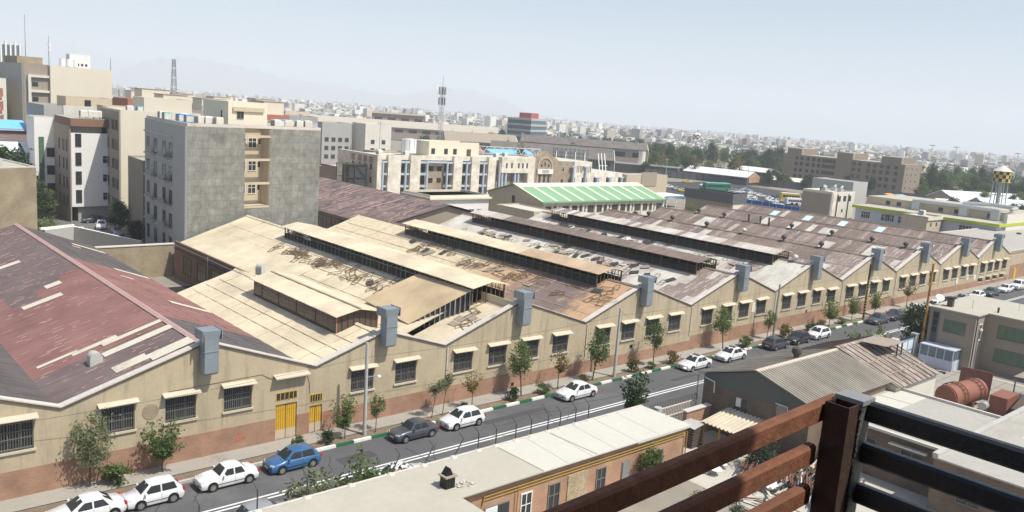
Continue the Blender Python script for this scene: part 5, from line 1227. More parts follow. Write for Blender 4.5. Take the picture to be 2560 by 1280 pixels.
# grey cement block with a window recess
g = [(43.5, 115.5), (65.5, 119), (67.5, 141), (45.6, 138)]
rc0, rc1 = along(g[0], g[1], .40), along(g[0], g[1], .59); nx, ny = -.157, .987
ins0, ins1 = (rc0[0]+nx*2.2, rc0[1]+ny*2.2), (rc1[0]+nx*2.2, rc1[1]+ny*2.2)
t = thing('apartment_block', 'grey block with bare cement party wall and a stacked window recess, nearest on the left', 'apartments', (55, 128, 0), 'apartment blocks along the alley')
b = MB(); b.prism([g[0], rc0, ins0, ins1, rc1, g[1], g[2], g[3]], 0, 20.6, 'cement', 'greyroof'); b.build('walls', t)
b = MB(); b.prism([(43.28, 115.7), (43.5, 115.48), (45.62, 137.9), (45.38, 138.1)], 0, 20.6, 'lightgrey_wall'); b.build('side_wall', t)
b = MB(); b.prism([rc0, rc1, ins1, ins0], 0, 9.3, 'cement', 'beige_wall'); b.build('recess_base', t)
e0, e1 = (ins0[0]+.25, ins0[1]-.02), (ins1[0]-.02, ins1[1]-.02)
b = MB(); b.prism([(ins0[0], ins0[1]-.1), (ins1[0], ins1[1]-.1), ins1, ins0], 9.3, 20.6, 'beige_wall'); b.prism([(rc1[0]-.08, rc1[1]+.1), (rc1[0]-.002, rc1[1]+.1), (ins1[0]-.002, ins1[1]), (ins1[0]-.08, ins1[1])], 9.3, 20.6, 'beige_wall'); b.build('recess_lining', t)
for z in (9.3, 12.75, 16.2, 19.6):
    b = MB(); b.prism([(rc0[0], rc0[1]-.06), (rc1[0], rc1[1]-.06), (rc1[0], rc1[1]+.3), (rc0[0], rc0[1]+.3)], z-.32, z, 'beige_wall'); b.build('floor_band', t)
q0, q1 = (ins0[0], ins0[1]-.11), (ins1[0], ins1[1]-.11)
win_on(t, q0, q1, (.2, .62), (10.9, 14.3, 17.7), 1.25, 1.35, 'white', 1)
win_on(t, q0, q1, (.9,), (11.4, 14.8, 18.2), .4, .8, 'none', 0)
b = MB(); ins = [(g[0][0]+.4, g[0][1]+.4), (g[1][0]-.4, g[1][1]+.35), (g[2][0]-.4, g[2][1]-.4), (g[3][0]+.4, g[3][1]-.4)]
for i in range(4): j = (i+1) % 4; b.prism([g[i], g[j], ins[j], ins[i]], 20.603, 21.0, 'coping')
b.build('parapet', t)
L0, L1 = (45.38, 138.1), (43.28, 115.7)
win_on(t, L0, L1, (.1, .3, .52, .68), (2.2, 5.6, 9.0, 12.4, 15.8), 1.5, 2.0, 'dark', 1)
b = MB()
for z in (5.0, 8.4, 11.8, 15.2, 18.6): b.prism([(45.15, 138.1), (45.4, 138.1), (43.98, 122.5), (43.72, 122.5)], z, z+.18, 'coping')
b.build('floor_band', t)
for z in (5.3, 8.7, 12.1, 15.5):
    b = MB(); 
    for k in range(2):
        x, y = along(L0, L1, .25+.33*k); b.prism([(x-.75, y+1.4), (x, y+1.4), (x-.1, y-1.4), (x-.85, y-1.4)], z, z+.12, 'coping'); b.prism([(x-.82, y+1.4), (x-.78, y+1.4), (x-.9, y-1.4), (x-.94, y-1.4)], z+.12, z+.95, 'steel_grey')
    b.build('balcony', t)
p = block('roof_house', 'cream stair house on the flat roof of the grey cement block', 'roof house', [(50.2, 117.9), (56.6, 119.0), (56.2, 124.8), (49.0, 124.0)], 21.0, 24.0, 'cream', 'roofbright', .25)
win_on(p, (50.2, 117.9), (56.6, 119.0), (.3,), (21.9,), 1.0, 1.1, 'dark', 1); win_on(p, (49.0, 124.0), (50.2, 117.9), (.75,), (21.7,), .5, 1.2, 'white', 0)
b = MB(); b.prism([(50.9, 117.75), (56.0, 118.62), (56.0, 118.85), (50.9, 117.98)], 22.9, 23.5, 'beige_wall'); b.build('lintel', p)
G = 'evaporative coolers on the grey block roof'
cm_ = {}
for nm, k in (('blue', 'cooler_blue'), ('teal', 'cooler_teal'), ('white', 'white'), ('cream', 'cream')):
    b = MB(); b.box(-.5, .5, -.5, .5, .25, 1.15, k); b.box(-.42, .42, -.53, -.5, .35, 1.05, 'offwhite'); b.box(-.53, -.5, -.42, .42, .35, 1.05, 'steel_grey'); b.box(-.45, .45, -.45, .45, 1.15, 1.22, k)
    for x in (-.42, .42):
        for y in (-.42, .42): b.box(x-.04, x+.04, y-.04, y+.04, 0, .25, 'steel_grey')
    cm_[nm] = b.mesh('air_cooler')
def cooler(k, x, y, z, lab, grp, s=1, rz=0):
    o = bpy.data.objects.new('air_cooler', cm_[k]); SC.collection.objects.link(o); o.location = (x, y, z); o.rotation_euler.z = rz; o.scale = (s,)*3; tag(o, lab, 'air cooler', grp)
cl = {'blue': 'bright blue box cooler on the roof of the grey cement block', 'teal': 'teal box cooler on the roof of the grey cement block', 'white': 'white box cooler on the roof of the grey cement block', 'cream': 'cream box cooler on the roof of the grey cement block'}
for k, x, y in (('white', 45.6, 131), ('teal', 45.2, 128), ('blue', 45.4, 123), ('white', 46.8, 126), ('blue', 45.6, 120.5), ('cream', 46.4, 118.6), ('white', 47.4, 118.4), ('teal', 48.2, 119.6), ('cream', 48.6, 117.6),
                ('white', 58.2, 119.4), ('blue', 59.2, 119.8), ('cream', 60.2, 119.6), ('teal', 61.4, 120.6), ('white', 62.2, 120), ('teal', 63, 121.5), ('cream', 64, 120.4), ('blue', 60.8, 122.5), ('white', 64.4, 121.6)):
    cooler(k, x, y, 20.62, cl[k], G+' '+k, 1.1, random.uniform(-.2, .2))
for x, y, h, lb in ((47.6, 121, 2.6, 'left of the cream stair house'), (62.4, 119.6, 2.2, 'right of the cream stair house')):
    o = thing('flue_pipe', 'capped metal flue on the grey block roof '+lb, 'flue', (x, y, 20.6)); b = MB(); b.tube((x, y, 20.6), (x, y, 20.6+h), .13, 'galv').tube((x, y, 20.6+h), (x, y, 20.75+h), .3, 'galv'); b.build('pipe', o)
# cream block behind it
t = block('apartment_block', 'tall block with plain cream party wall and brownish window front beside the grey block', 'apartments', [(47.8, 158), (62, 157), (63, 172), (49, 173)], 0, 20.5, 'cream', 'greyroof', .5, 'apartment blocks along the alley')
b = MB(); b.prism([(47.55, 158.05), (47.78, 158), (48.98, 173), (48.75, 173)], 0, 20.7, 'taupe'); b.build('front_wall', t)
win_on(t, (48.75, 173), (47.55, 158.05), (.2, .42, .7, .88), (3.4, 6.9, 10.4, 13.9, 17.4), 1.9, 1.7, 'dark', 2)
p = block('roof_house', 'large cream roof house on the tall cream block', 'roof house', [(53.6, 163.5), (61.5, 161), (62, 170), (54, 171)], 20.5, 23.1, 'cream', 'taupe', .2)
for k, x, y in (('white', 50.4, 161.5), ('teal', 52, 161), ('blue', 51.4, 164)): cooler(k, x, y, 20.5, {'white': 'white cooler on the edge of the tall cream block', 'teal': 'teal cooler on the edge of the tall cream block', 'blue': 'blue cooler on the edge of the tall cream block'}[k], None)
t = block('low_house', 'low taupe house squeezed between the cream block and the grey cement block', 'house', [(46.6, 142.8), (52, 142), (52, 152), (47.3, 152.5)], 0, 13.2, 'taupe', 'greyroof', .3)
window(t, 47.9, 142.5, 8.5, .8, 1.6, -.15, 'none', 0)
# white block with brown band
t = thing('apartment_block', 'white block with brown roof band, square framed windows and dark stair glass strip', 'apartments', (44, 174, 0), 'apartment blocks along the alley')
b = MB(); b.prism([(42, 166.8), (50.5, 167.2), (50.5, 180), (42.6, 180)], 2.8, 16.2, 'white', 'greyroof'); b.prism([(41.9, 166.5), (50.6, 166.9), (50.6, 180), (42.5, 180)], 17.4, 18.8, 'brownpanel', 'greyroof'); b.prism([(42.2, 168), (50.3, 168.3), (50.3, 179.8), (42.7, 179.8)], 16.2, 17.4, 'lightgrey_wall'); b.build('walls', t)
b = MB(); b.prism([(41.78, 166.9), (41.98, 166.8), (42.58, 180), (42.38, 180)], 0, 17.4, 'taupe'); b.build('side_wall', t)
b = MB(); b.prism([(39.0, 180), (42.6, 180), (42.6, 188), (39.4, 188)], 0, 18.2, 'white', 'greyroof'); b.box(39.7, 40.6, 179.9, 179.995, 1.5, 14.5, 'glass_green'); b.build('stair_wing', t)
b = MB(); b.prism([(43.2, 167.6), (50.4, 167.8), (50.4, 179), (43.4, 179)], 0, 2.8, 'grey_wall'); b.build('ground_floor', t)
win_on(t, (42, 166.8), (50.5, 167.2), (.72,), (4.0, 7.4, 10.8), 1.5, 1.3, 'white', 1); win_on(t, (42, 166.8), (50.5, 167.2), (.14,), (3.6, 7, 10.4, 13.8), .9, 2.2, 'brown', 0); win_on(t, (42.2, 168), (50.3, 168.3), (.76,), (16.3,), 1.6, .9, 'dark', 1)
win_on(t, (42.38, 180), (41.78, 166.9), (.35, .62, .82), (2.6, 6, 9.4, 12.8), .8, 1.9, 'brown', 0)
win_on(t, (39.0, 180), (42.6, 180), (.68, .86), (4, 7.4, 10.8), .7, 1.6, 'brown', 0)
for i, x in enumerate((44.6, 45.9, 47.0)): cooler('white', x, 168.6, 18.8, 'white cooler on the roof of the white block', 'coolers on the white block', 1.2)
t = block('apartment_block', 'grey stepped block with white balcony front behind the white block', 'apartments', [(43, 190), (58, 190), (58, 204), (43, 204)], 0, 19.7, 'grey_wall', 'greyroof', .5, 'apartment blocks along the alley')
b = MB(); b.box(46.5, 58, 189.8, 189.98, 18.4, 20.3, 'offwhite'); b.box(47, 49, 189.72, 189.8, 16.3, 18.2, 'dark'); b.box(50.5, 53.5, 189.72, 189.8, 16.3, 18.2, 'glass'); b.build('balcony_front', t)
p = block('roof_house', 'taupe roof house with a dark doorway on the stepped block', 'roof house', rect(48, 57, 194, 201), 19.7, 21.9, 'beige_wall', 'taupe', .15); b = MB(); b.box(51.6, 52.8, 193.9, 193.99, 19.8, 21.5, 'dark'); b.build('doorway', p)
t = block('apartment_block', 'pale block with stepped gable parapet between the stepped block and the cream block', 'apartments', [(51.5, 176), (60, 176), (60, 188), (52.3, 188)], 0, 20.3, 'beige_wall', 'greyroof', .6, 'apartment blocks along the alley')
win_on(t, (51.5, 176), (60, 176), (.2, .5, .8), (14, 17.6), 1.3, 1.6, 'dark', 1)
# tall blank cream building
t = thing('tall_building', 'tallest building with huge blank cream wall and recessed balcony strip', 'building', (55, 226, 0))
b = MB(); b.prism([(51.4, 220.5), (64.6, 219.8), (65, 234), (51.6, 234)], 0, 28.3, 'cream', 'greyroof'); b.build('blank_wall', t)
b = MB(); b.prism([(46.1, 221.6), (51.35, 221.4), (51.35, 234), (44, 238)], 0, 28.4, 'taupe', 'greyroof'); b.prism([(45.8, 221.8), (46.05, 221.6), (43.9, 238), (43.6, 238)], 0, 28.4, 'grey_wall'); b.build('balcony_strip', t)
for z in (6, 9.4, 12.8, 16.2, 19.6, 23.0, 26.4):
    b = MB(); b.box(47.3, 51.4, 220.9, 221.5, z-1.0, z-.45, 'offwhite'); b.build('floor_band', t)
b = MB(); b.box(46.9, 47.5, 220.85, 221.5, 0, 26, 'offwhite'); b.build('pilaster', t)
for z in (6.3, 9.7, 13.1, 16.5, 19.9, 23.3): window(t, 48.6, 221.5, z, 1.6, 1.0, 0, 'none', 0); window(t, 50.3, 221.48, z-.2, .5, 1.3, 0, 'none', 0); window(t, 51.0, 221.47, z-.2, .4, 1.3, 0, 'none', 0)
b = MB(); b.prism([(45.8, 226), (51, 225.5), (51, 233), (45.3, 236)], 28.4, 30.0, 'brickbeige'); b.build('roof_storey', t)
p = block('roof_house', 'white roof house with small dark openings on the tallest building', 'roof house', [(58.2, 231), (62.6, 230), (63, 234), (58.4, 235)], 28.4, 31.4, 'white', 'white', .2); win_on(p, (58.2, 231), (62.6, 230), (.4, .6, .8), (28.8,), .5, .6, 'none', 0)
for i in range(3):
    o = thing('water_tank', 'white cylindrical water tank on the tallest building', 'water tank', (56.5+1.5*i, 231, 28.4), 'water tanks on the tallest building'); b = MB(); b.tube((56.5+1.5*i, 231, 28.5), (56.5+1.5*i, 231, 30.3), .6, 'white', 12); b.build('tank', o, smooth=True)
for x, y, z0, z1, lb in ((48.0, 228, 29.9, 39.6, 'taller thin aerial mast on the tallest building, at its left end'), (51.3, 221, 28.3, 35, 'aerial mast with small white drums at the corner of the tallest building'), (64.4, 220, 28.2, 31.2, 'short thin aerial at the right corner of the tallest building')):
    o = thing('aerial_mast', lb, 'aerial', (x, y, z0)); b = MB(); b.tube((x, y, z0), (x, y, z1), .1, 'steel_grey', 6, .05); b.build('mast', o)
    if z1 == 35:
        b = MB(); b.tube((x+.1, y-.3, 32.6), (x+.1, y-.3, 33.3), .35, 'white', 10); b.tube((x+.1, y-.3, 31.6), (x+.1, y-.3, 32.1), .28, 'white', 10); b.build('drum', o)
t = block('glass_tower', 'distant tower with vertical white and dark glass stripes at the left edge', 'tower', [(70, 412), (85, 411), (86, 430), (70, 430)], 0, 37.5, 'glass_blue', 'greyroof', 0)
b = MB()
for i in range(9): x = 70.2+i*1.75; b.box(x, x+.6, 411.3-.8, 412.6-.8, 0, 38+(i % 2), 'white')
b.build('fins', t)
t = block('sign_building', 'building edge with terracotta panel and cream frame at the left border', 'building', [(28, 222), (42.2, 219.5), (43.3, 232), (29, 235)], 0, 24.4, 'cream', 'greyroof', .3)
b = MB(); b.prism([(30, 221.5), (41.5, 219.4), (41.55, 219.6), (30.05, 221.7)], 3, 22.5, 'terracotta'); b.build('panel', t)
text('\u0627\u0646', 2.2, (39.6, 219.6, 17), (pi/2, 0, -.18), 'white', t); text('\u0627\u0646', 2.2, (39.6, 219.6, 20), (pi/2, 0, -.18), 'white', t)
t = block('brick_house', 'plain weathered brick building side at the left border', 'building', [(8, 119), (27.3, 125.5), (25, 140), (6, 136)], 0, 13.9, 'brickbeige', 'roofmembrane', .15, None, 'coping')
b = MB(); b.prism([(12, 122), (19, 124.3), (18.4, 127), (11.4, 125)], 13.95, 15.0, 'white'); b.build('roof_box', t)
b = MB(); b.prism([(21, 124.4), (23.4, 125.2), (23, 126.6), (20.7, 125.8)], 13.95, 15.0, 'lightgrey_wall'); b.build('roof_unit', t)
# sheds with blue sheet roofs beyond, at the left edge
for i, (x0, x1, y0, y1, z, k, lb) in enumerate(((24, 42.5, 201, 216, 15.2, 'lightblue', 'bright blue sheet roof far behind the brick side at the left'), (22, 41, 193, 199, 12.9, 'maroon', 'maroon sheet roof below the blue one at the left'), (29, 39, 186, 191.5, 11.9, 'corr_white', 'white sheet roof with dark strip windows below the maroon one'), (18, 37, 172, 182, 8.5, 'offwhite', 'pale low roof behind the brick side at the left'))):
    t = thing('workshop', lb, 'workshop', ((x0+x1)/2, (y0+y1)/2, 0)); b = MB(); b.box(x0, x1, y0, y1, 0, z-.6, 'lilac' if i == 2 else 'terracotta'); b.build('walls', t)
    b = MB(); ym = (y0+y1)/2; b.extr([(x0-.4, y0-.6, z-.9), (x0-.4, ym, z+.9), (x0-.4, y1+.6, z-.9)], (x1-x0+.8, 0, 0), k); b.build('roof', t)
# alley floor, garden walls
b = MB(); b.poly([(36, 117, .012), (43.2, 117, .012), (48, 230, .012), (40, 230, .012)], 'asphalt_alley'); struct(b.build('alley_road'))
t = thing('garden_wall', 'white rendered garden wall running beside the alley, behind the red roof ridge', 'wall', (37, 140, 0)); b = MB(); b.prism([(31.5, 141), (36.5, 143.5), (41.5, 127.5), (41.2, 127.3), (36.2, 143), (31.6, 140.7)], 0, 3.0, 'lightgrey_wall', 'white'); b.build('masonry', t)
b = MB(); b.prism([(31, 140.6), (36.3, 143.1), (36.2, 143.6), (30.9, 141.2)], 3.0, 3.3, 'white'); b.build('coping', t)
t = thing('gate_wall', 'cream pierced block parapet at the end of the alley', 'wall', (41, 120, 0)); b = MB(); b.box(33.5, 43.2, 119.5, 119.9, 0, 2.5, 'brickbeige'); b.box(35.5, 40, 119.42, 119.5, 1.2, 2.3, 'cream'); b.build('masonry', t); b = MB(); b.box(33.5, 43.2, 119.4, 120.0, 3.1, 3.2, 'cream').box(36, 36.15, 119.6, 119.75, 2.5, 3.1, 'cream').box(40, 40.15, 119.6, 119.75, 2.5, 3.1, 'cream'); b.build('rail', t)
for k, x, y, s, lb in (('dark', 35.8, 168, 1.5, 'bushy green tree left in the garden before the white block'), ('bushtree', 38.5, 172, 1.9, 'lighter green tree in the garden before the white block'), ('dark', 46.2, 152.8, 1.15, 'dark tree in the shade at the foot of the cream block'), ('bushtree', 33.6, 150, 1.3, 'creeper covered bush behind the white garden wall'), ('dark', 29.2, 156, 2.75, 'dark tree above the brick side at the left border'), ('dark', 44.9, 140.6, .8, 'second dark tree in the shade near the silver hatchback')):
    tree(k, x, y, 0, s, x, 'garden_tree', lb, 'trees along the side alley')
# terracotta and cream terrace of apartments receding behind
for i, (x, y, w_, d_, z, k) in enumerate(((66, 196, 9, 12, 20.5, 'terracotta'), (72, 232, 12, 12, 21.2, 'terracotta'), (86, 284, 11, 12, 20, 'terracotta'), (98, 281, 11, 12, 20, 'taupe'), (104.5, 262, 9, 12, 20, 'terracotta'), (108, 240, 10, 10, 20.4, 'offwhite'), (82, 178, 8, 9, 20.6, 'terracotta'), (92, 210, 9, 10, 19.5, 'offwhite'), (78, 205, 10, 10, 20, 'citybrown'))):
    lb = ['terracotta and white block just right of the tallest building', 'dark red brick block behind the cream roof house', 'brick block with cream stair tower, leftmost of the far terrace', 'taupe block with cream stair tower, second of the far terrace', 'brick block with cream tower near the lattice mast', 'pale block with cream tower right of the lattice mast', 'block with terracotta band and dark glazing behind the cream stair house', 'pale block with white roof behind the coolers', 'brown block in the middle of the far terrace'][i]
    t = block('apartment_block', lb, 'apartments', rect(x, x+w_, y, y+d_), 0, z, k, 'greyroof', .4, 'terrace of apartments behind')
    win_on(t, (x, y), (x+w_, y), (.2, .5, .8), (z-6.4, z-3), 1.3, 1.4, 'dark', 1)
    b = MB(); b.box(x+w_*.35, x+w_*.95, y+2, y+8, z, z+3.1, 'cream'); b.box(x+w_*.33, x+w_*.97, y+1.9, y+8.1, z+3.1, z+3.25, 'taupe'); b.build('stair_tower', t)
for i, (x, y) in enumerate(((118, 275), (124, 268), (131, 262), (112, 300), (105, 310))):
    t = block('apartment_block', ['cream topped block, right end of the far terrace', 'cream block beyond the coolers of the grey block', 'yellowish cream block far behind the stair house', 'small cream block right of the lattice mast foot', 'small cream block left of the lattice mast foot'][i], 'apartments', rect(x, x+9, y, y+9), 0, 19.8, 'citycream', 'greyroof', .3, 'terrace of apartments behind')
    win_on(t, (x, y), (x+9, y), (.25, .7), (13, 16.4), 1.3, 1.4, 'dark', 1)
t = block('school_building', 'blue grey flat building with small window rows behind the coolers of the grey block', 'building', [(113, 233), (125, 229), (128, 240), (116, 244)], 0, 19.2, 'grey_wall', 'greyroof', .3)
win_on(t, (113, 233), (125, 229), (.1, .25, .4, .55, .7, .85), (12.5, 16), 1.0, 1.2, 'dark', 1)
b = MB(); b.prism([(116, 231.9), (125, 228.9), (125.1, 229.2), (116.1, 232.2)], 14.9, 17.6, 'lilac'); b.build('blue_panel', t)
def lattice(name, label, x, y, z0, h, w0, w1, k, panels=False):
    t = thing(name, label, 'mast', (x, y, z0)); b = MB(); n = int(h/(w0*1.1)); r = .028*w0+.02
    def P(i, u): s = (w0+(w1-w0)*u)/2; return Vector((x+(-s if i in (0, 3) else s), y+(-s if i < 2 else s), z0+h*u))
    for i in range(4): b.tube(P(i, 0), P(i, 1), r, k, 5)
    for q in range(n):
        for i in range(4):
            j = (i+1) % 4; b.tube(P(i, q/n), P(j, (q+1)/n), r*.6, k, 4); b.tube(P(j, q/n), P(i, (q+1)/n), r*.6, k, 4)
    b.build('lattice', t)
    if panels:
        for q in range(2):
            for i in range(6):
                a = i*pi/3; b = MB(); zz = z0+h-2.6-q*3.2; cx, cy = x+cos(a)*1.05, y+sin(a)*1.05
                b.box(cx-.16, cx+.16, cy-.14, cy+.14, zz, zz+2.3, 'grey_wall' if i % 2 else 'citydark'); b.build('antenna_panel', t)
        b = MB(); b.tube((x, y, z0+h), (x, y, z0+h+3), .06, 'steel_grey', 5); b.tube((x-.9, y, z0+h-.3), (x+.9, y, z0+h-.3), .05, 'galv', 5).tube((x-.9, y, z0+h-5.4), (x+.9, y, z0+h-5.4), .05, 'galv', 5); b.build('spike', t)
    return t
lattice('lattice_mast', 'tall tapering lattice mast rising from the far city left of centre', 142.6, 395, 0, 37.4, 3.6, 1.0, 'steel_grey')
lattice('antenna_tower', 'slim phone antenna tower with clustered panels at the centre skyline', 161.2, 216.6, 8, 23.5, 1.1, .8, 'galv', True)
# ---------------------------------------------------------------- halls and institute behind the factory
t = thing('maroon_hall', 'large maroon sheet roofed hall behind the factory, right of the grey block', 'hall', (88, 140, 0))
b = MB(); b.extr([(75, 115, 0), (101, 115, 0), (101, 115, 5.6), (88, 115, 8.8), (75, 115, 5.6)], (0, 48, 0), 'taupe'); b.build('walls', t)
def hallroof(xa, za, xb, zb, y0, y1, k, nm, tt):
    b = MB(); n = int((y1-y0)/1.2); zz = lambda q: za+(zb-za)*(q-xa)/(xb-xa)+.075
    for q in range(420 if xa < xb else 0): x, y = rr.uniform(74.5, 87), rr.uniform(115, 163); x1 = min(x+rr.choice((.4, .6, .9, 3.5)), 87.8); b.bar((x, y, zz(x)), (x1, y, zz(x1)), .15, .03, 'ridge_pink')
    for i in range(n):
        for j in range(7):
            ya, yb = y0+(y1-y0)*i/n, y0+(y1-y0)*(i+1)/n; u0, u1 = j/7, (j+1)/7; l = .02*((i+j) % 2)+.01*(7-j)
            kk = rr.choice(k); b.extr([(xa+(xb-xa)*u0, ya, za+(zb-za)*u0+l), (xa+(xb-xa)*u1, ya, za+(zb-za)*u1+l), (xa+(xb-xa)*u1, ya, za+(zb-za)*u1+l-.04), (xa+(xb-xa)*u0, ya, za+(zb-za)*u0+l-.04)], (0, yb-ya, 0), kk)
    b.build(nm, tt)
hallroof(73.9, 5.75, 88, 9.1, 114.3, 164, ['maroon']*6+['maroon_dark', 'brown_roof'], 'roof_slope', t); hallroof(102.1, 5.75, 88, 9.1, 114.3, 164, ['maroon'], 'roof_slope', t)
for y in range(118, 162, 3):
    b = MB(); b.box(74.92, 74.98, y, y+2.5, 2.8, 5.0, 'glass'); b.box(74.86, 74.92, y+1.2, y+1.3, 2.8, 5, 'winframe'); b.build('window', t)
t = block('white_annex', 'low white flat roofed annex with blue window strip behind the maroon hall', 'building', rect(104, 120, 142, 152), 0, 6.6, 'white', 'roofbright', .5, None, 'cream')
for i in range(6): window(t, 106+i*2.3, 141.98, 2.2, 1.4, 1.8, 0, 'blue', 1)
b = MB(); b.box(103.6, 120.4, 141.4, 152.4, 6.2, 6.6, 'cream'); b.build('eaves', t)
t = block('utility_block', 'plain grey concrete block with doorway and air units left of the green roofed hall', 'building', rect(117, 123.6, 124, 136), 0, 5.6, 'beige_wall', 'roofbright', .25)
b = MB(); b.box(120.5, 123.7, 122.4, 124, 0, 3.6, 'cream', 'roofbright'); b.box(123.7, 125.6, 122.8, 124.4, 0, 3.2, 'darkbrown', 'white'); b.build('porch', t)
window(t, 121, 123.98, 4.1, .7, .8, 0, 'none', 0); cooler('white', 122.3, 121.8, 0, 'white air unit by the porch of the concrete block', None, 1.0)
# green roofed hall
t = thing('green_hall', 'long cream hall with green sheet roof and pale ribs', 'hall', (146, 140, 0))
x0, x1 = 125.5, 167
b = MB(); b.extr([(x0, 131, 0), (x0, 131, 6.9), (x0, 140, 9.5), (x0, 149, 6.9), (x0, 149, 0)], (x1-x0, 0, 0), 'beige_wall'); b.build('walls', t)
b = MB(); b.box(x0+.4, x1, 130.9, 130.99, 0, 6.7, 'cream'); b.build('street_face', t)
for s, nm in ((-1, 'roof_slope'), (1, 'roof_slope')):
    b = MB(); ye = 140+s*9.7; b.extr([(x0-.5, ye, 6.75), (x0-.5, 140, 9.6), (x0-.5, 140, 9.75), (x0-.5, ye, 6.9)], (x1-x0+1, 0, 0), 'green_roof'); b.build(nm, t)
b = MB()
for i in range(11):
    x = x0-.3+i*(x1-x0)/10; b.extr([(x-.25, 130.3, 6.91), (x-.25, 140, 9.76), (x-.25, 140, 9.82), (x-.25, 130.3, 6.97)], (.9 if i % 10 else .6, 0, 0), 'green_rib')
b.extr([(x0-.5, 138.0, 9.18), (x0-.5, 140, 9.77), (x0-.5, 141.2, 9.5), (x0-.5, 141.2, 9.56), (x0-.5, 140, 9.86), (x0-.5, 138.0, 9.27)], (x1-x0+1, 0, 0), 'cream'); b.build('pale_ribs', t)
b = MB(); b.box(x0-.4, x1+.4, 130.0, 130.28, 6.55, 6.85, 'green_roof'); b.build('gutter', t)
for i in range(15): window(t, x0+2+i*2.72, 130.88, 4.2, 1.9, 1.5, 0, 'taupe', 2)
for i in range(11):
    b = MB(); x = x0+.8+i*4.08; b.box(x-.3, x+.3, 130.7, 130.9, 0, 6.6, 'offwhite'); b.build('pilaster', t)
window(t, x0-.005, 140, 5.6, .8, 1.4, WX, 'brown', 0)
# institute with light stone piers, blue columns and an arched entrance
t = thing('institute', 'long light stone institute with pale blue columns, deep window bays and an arched entrance gable', 'institute', (150, 190, 0))
ZI = 12.0; YI = 185
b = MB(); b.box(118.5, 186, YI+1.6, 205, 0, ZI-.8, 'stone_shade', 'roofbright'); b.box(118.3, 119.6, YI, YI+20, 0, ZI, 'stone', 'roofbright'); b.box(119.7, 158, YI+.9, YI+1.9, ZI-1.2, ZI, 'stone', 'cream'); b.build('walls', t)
def pier(x0, x1, z=ZI, y=YI):
    b = MB(); b.box(x0, x1, y, y+1.6, 0, z, 'stone'); b.build('stone_pier', t)
for x0, x1 in ((121.6, 125.6), (128.6, 131.8), (143, 146.0), (149.3, 152.2), (155.4, 158.2)): pier(x0, x1)
for x in (120.2, 127.3, 134.2, 141.0, 147.8, 154.0, 160.0):
    b = MB(); b.tube((x, YI+.35, 0), (x, YI+.35, ZI-1.6), .32, 'blue_col', 12); b.build('blue_column', t, smooth=True)
b = MB()
for z in (ZI-1.75, 7.1, 3.9): b.box(119.6, 121.5, YI+.3, YI+.9, z-.25, z+.25, 'blue_col').box(125.7, 128.5, YI+.3, YI+.9, z-.25, z+.25, 'blue_col').box(131.9, 134.6, YI+.3, YI+.9, z-.25, z+.25, 'blue_col').box(140.6, 142.9, YI+.3, YI+.9, z-.25, z+.25, 'blue_col').box(146.1, 149.2, YI+.3, YI+.9, z-.25, z+.25, 'blue_col').box(152.3, 155.3, YI+.3, YI+.9, z-.25, z+.25, 'blue_col')
b.box(134.3, 141, YI+.2, YI+.9, ZI-1.9, ZI-1.4, 'blue_col'); b.build('blue_beam', t)
for x0, x1 in ((119.7, 121.5), (125.7, 128.5), (131.9, 134.6), (140.6, 142.9), (146.1, 149.2), (152.3, 155.3)):
    for z in (1.0, 4.3, 7.6): window(t, (x0+x1)/2, YI+1.585, z, x1-x0-.5, 2.3, 0, 'dark', 1)
for x in (136.4, 139.2):
    for z in (1.5, 4.8, 8.0): window(t, x, YI+1.585, z, 1.3, 1.1, 0, 'brown', 0)
# left side
for y in (188, 191, 193.5, 197): 
    for z in (4.6, 8.0): window(t, 118.29, y, z, .9, 1.5, WX, 'none', 0)
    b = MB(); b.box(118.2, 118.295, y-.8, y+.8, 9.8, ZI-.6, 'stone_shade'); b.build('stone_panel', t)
# portico and arched gable
b = MB(); b.box(160.4, 173.5, YI, YI+1.6, 7.6, ZI+.2, 'stone'); b.box(170.8, 173.5, YI, YI+1.6, 0, 7.6, 'stone'); b.box(160.4, 170.8, YI+3, YI+3.2, 0, 7.6, 'brownpanel'); b.build('portico', t)
for x in (161.2, 162.6, 166.2, 167.5):
    b = MB(); b.tube((x, YI+.6, 0), (x, YI+.6, 7.6), .42, 'blue_col', 12); b.build('blue_column', t, smooth=True)
for x in (162.3, 164.3, 167, 168.6, 170.3): window(t, x, YI-.005, 9.0, .6, 1.5, 0, 'none', 0)
b = MB(); b.extr([(173.5, YI+1, 0), (184, YI+1, 0), (184, YI+1, 11.6), (178.7, YI+1, 14.2), (173.5, YI+1, 11.8)], (0, 1.2, 0), 'stone_taupe'); b.build('entrance_gable', t)
b = MB(); ap = []
for i in range(17): a = pi*i/16; ap.append((178.6+3.0*cos(a), sin(a)*3.0+9.2))
for p, q in zip(ap, ap[1:]): b.bar((p[0], YI+.9, p[1]), (q[0], YI+.9, q[1]), .35, .3, 'beige_wall', (0, 1, 0))
b.box(175.3, 175.65, YI+.75, YI+.99, 3, 9.2, 'beige_wall').box(181.5, 181.85, YI+.75, YI+.99, 3, 9.2, 'beige_wall'); b.build('arch', t)
b = MB(); b.box(175.4, 181.8, YI+.5, YI+.99, 7.3, 8.7, 'white'); b.box(177.2, 180, YI+.46, YI+.5, 7.6, 8.5, 'galv'); b.build('sign_band', t)
for x, z, w_, h_ in ((177.2, 9.4, .6, .8), (178.6, 9.6, .5, 1.2), (180.2, 9.4, .6, .8), (176.7, 4, .8, 3), (178.6, 4, .8, 3), (180.4, 4, .8, 3)): window(t, x, YI+.99, z, w_, h_, 0, 'none', 0)
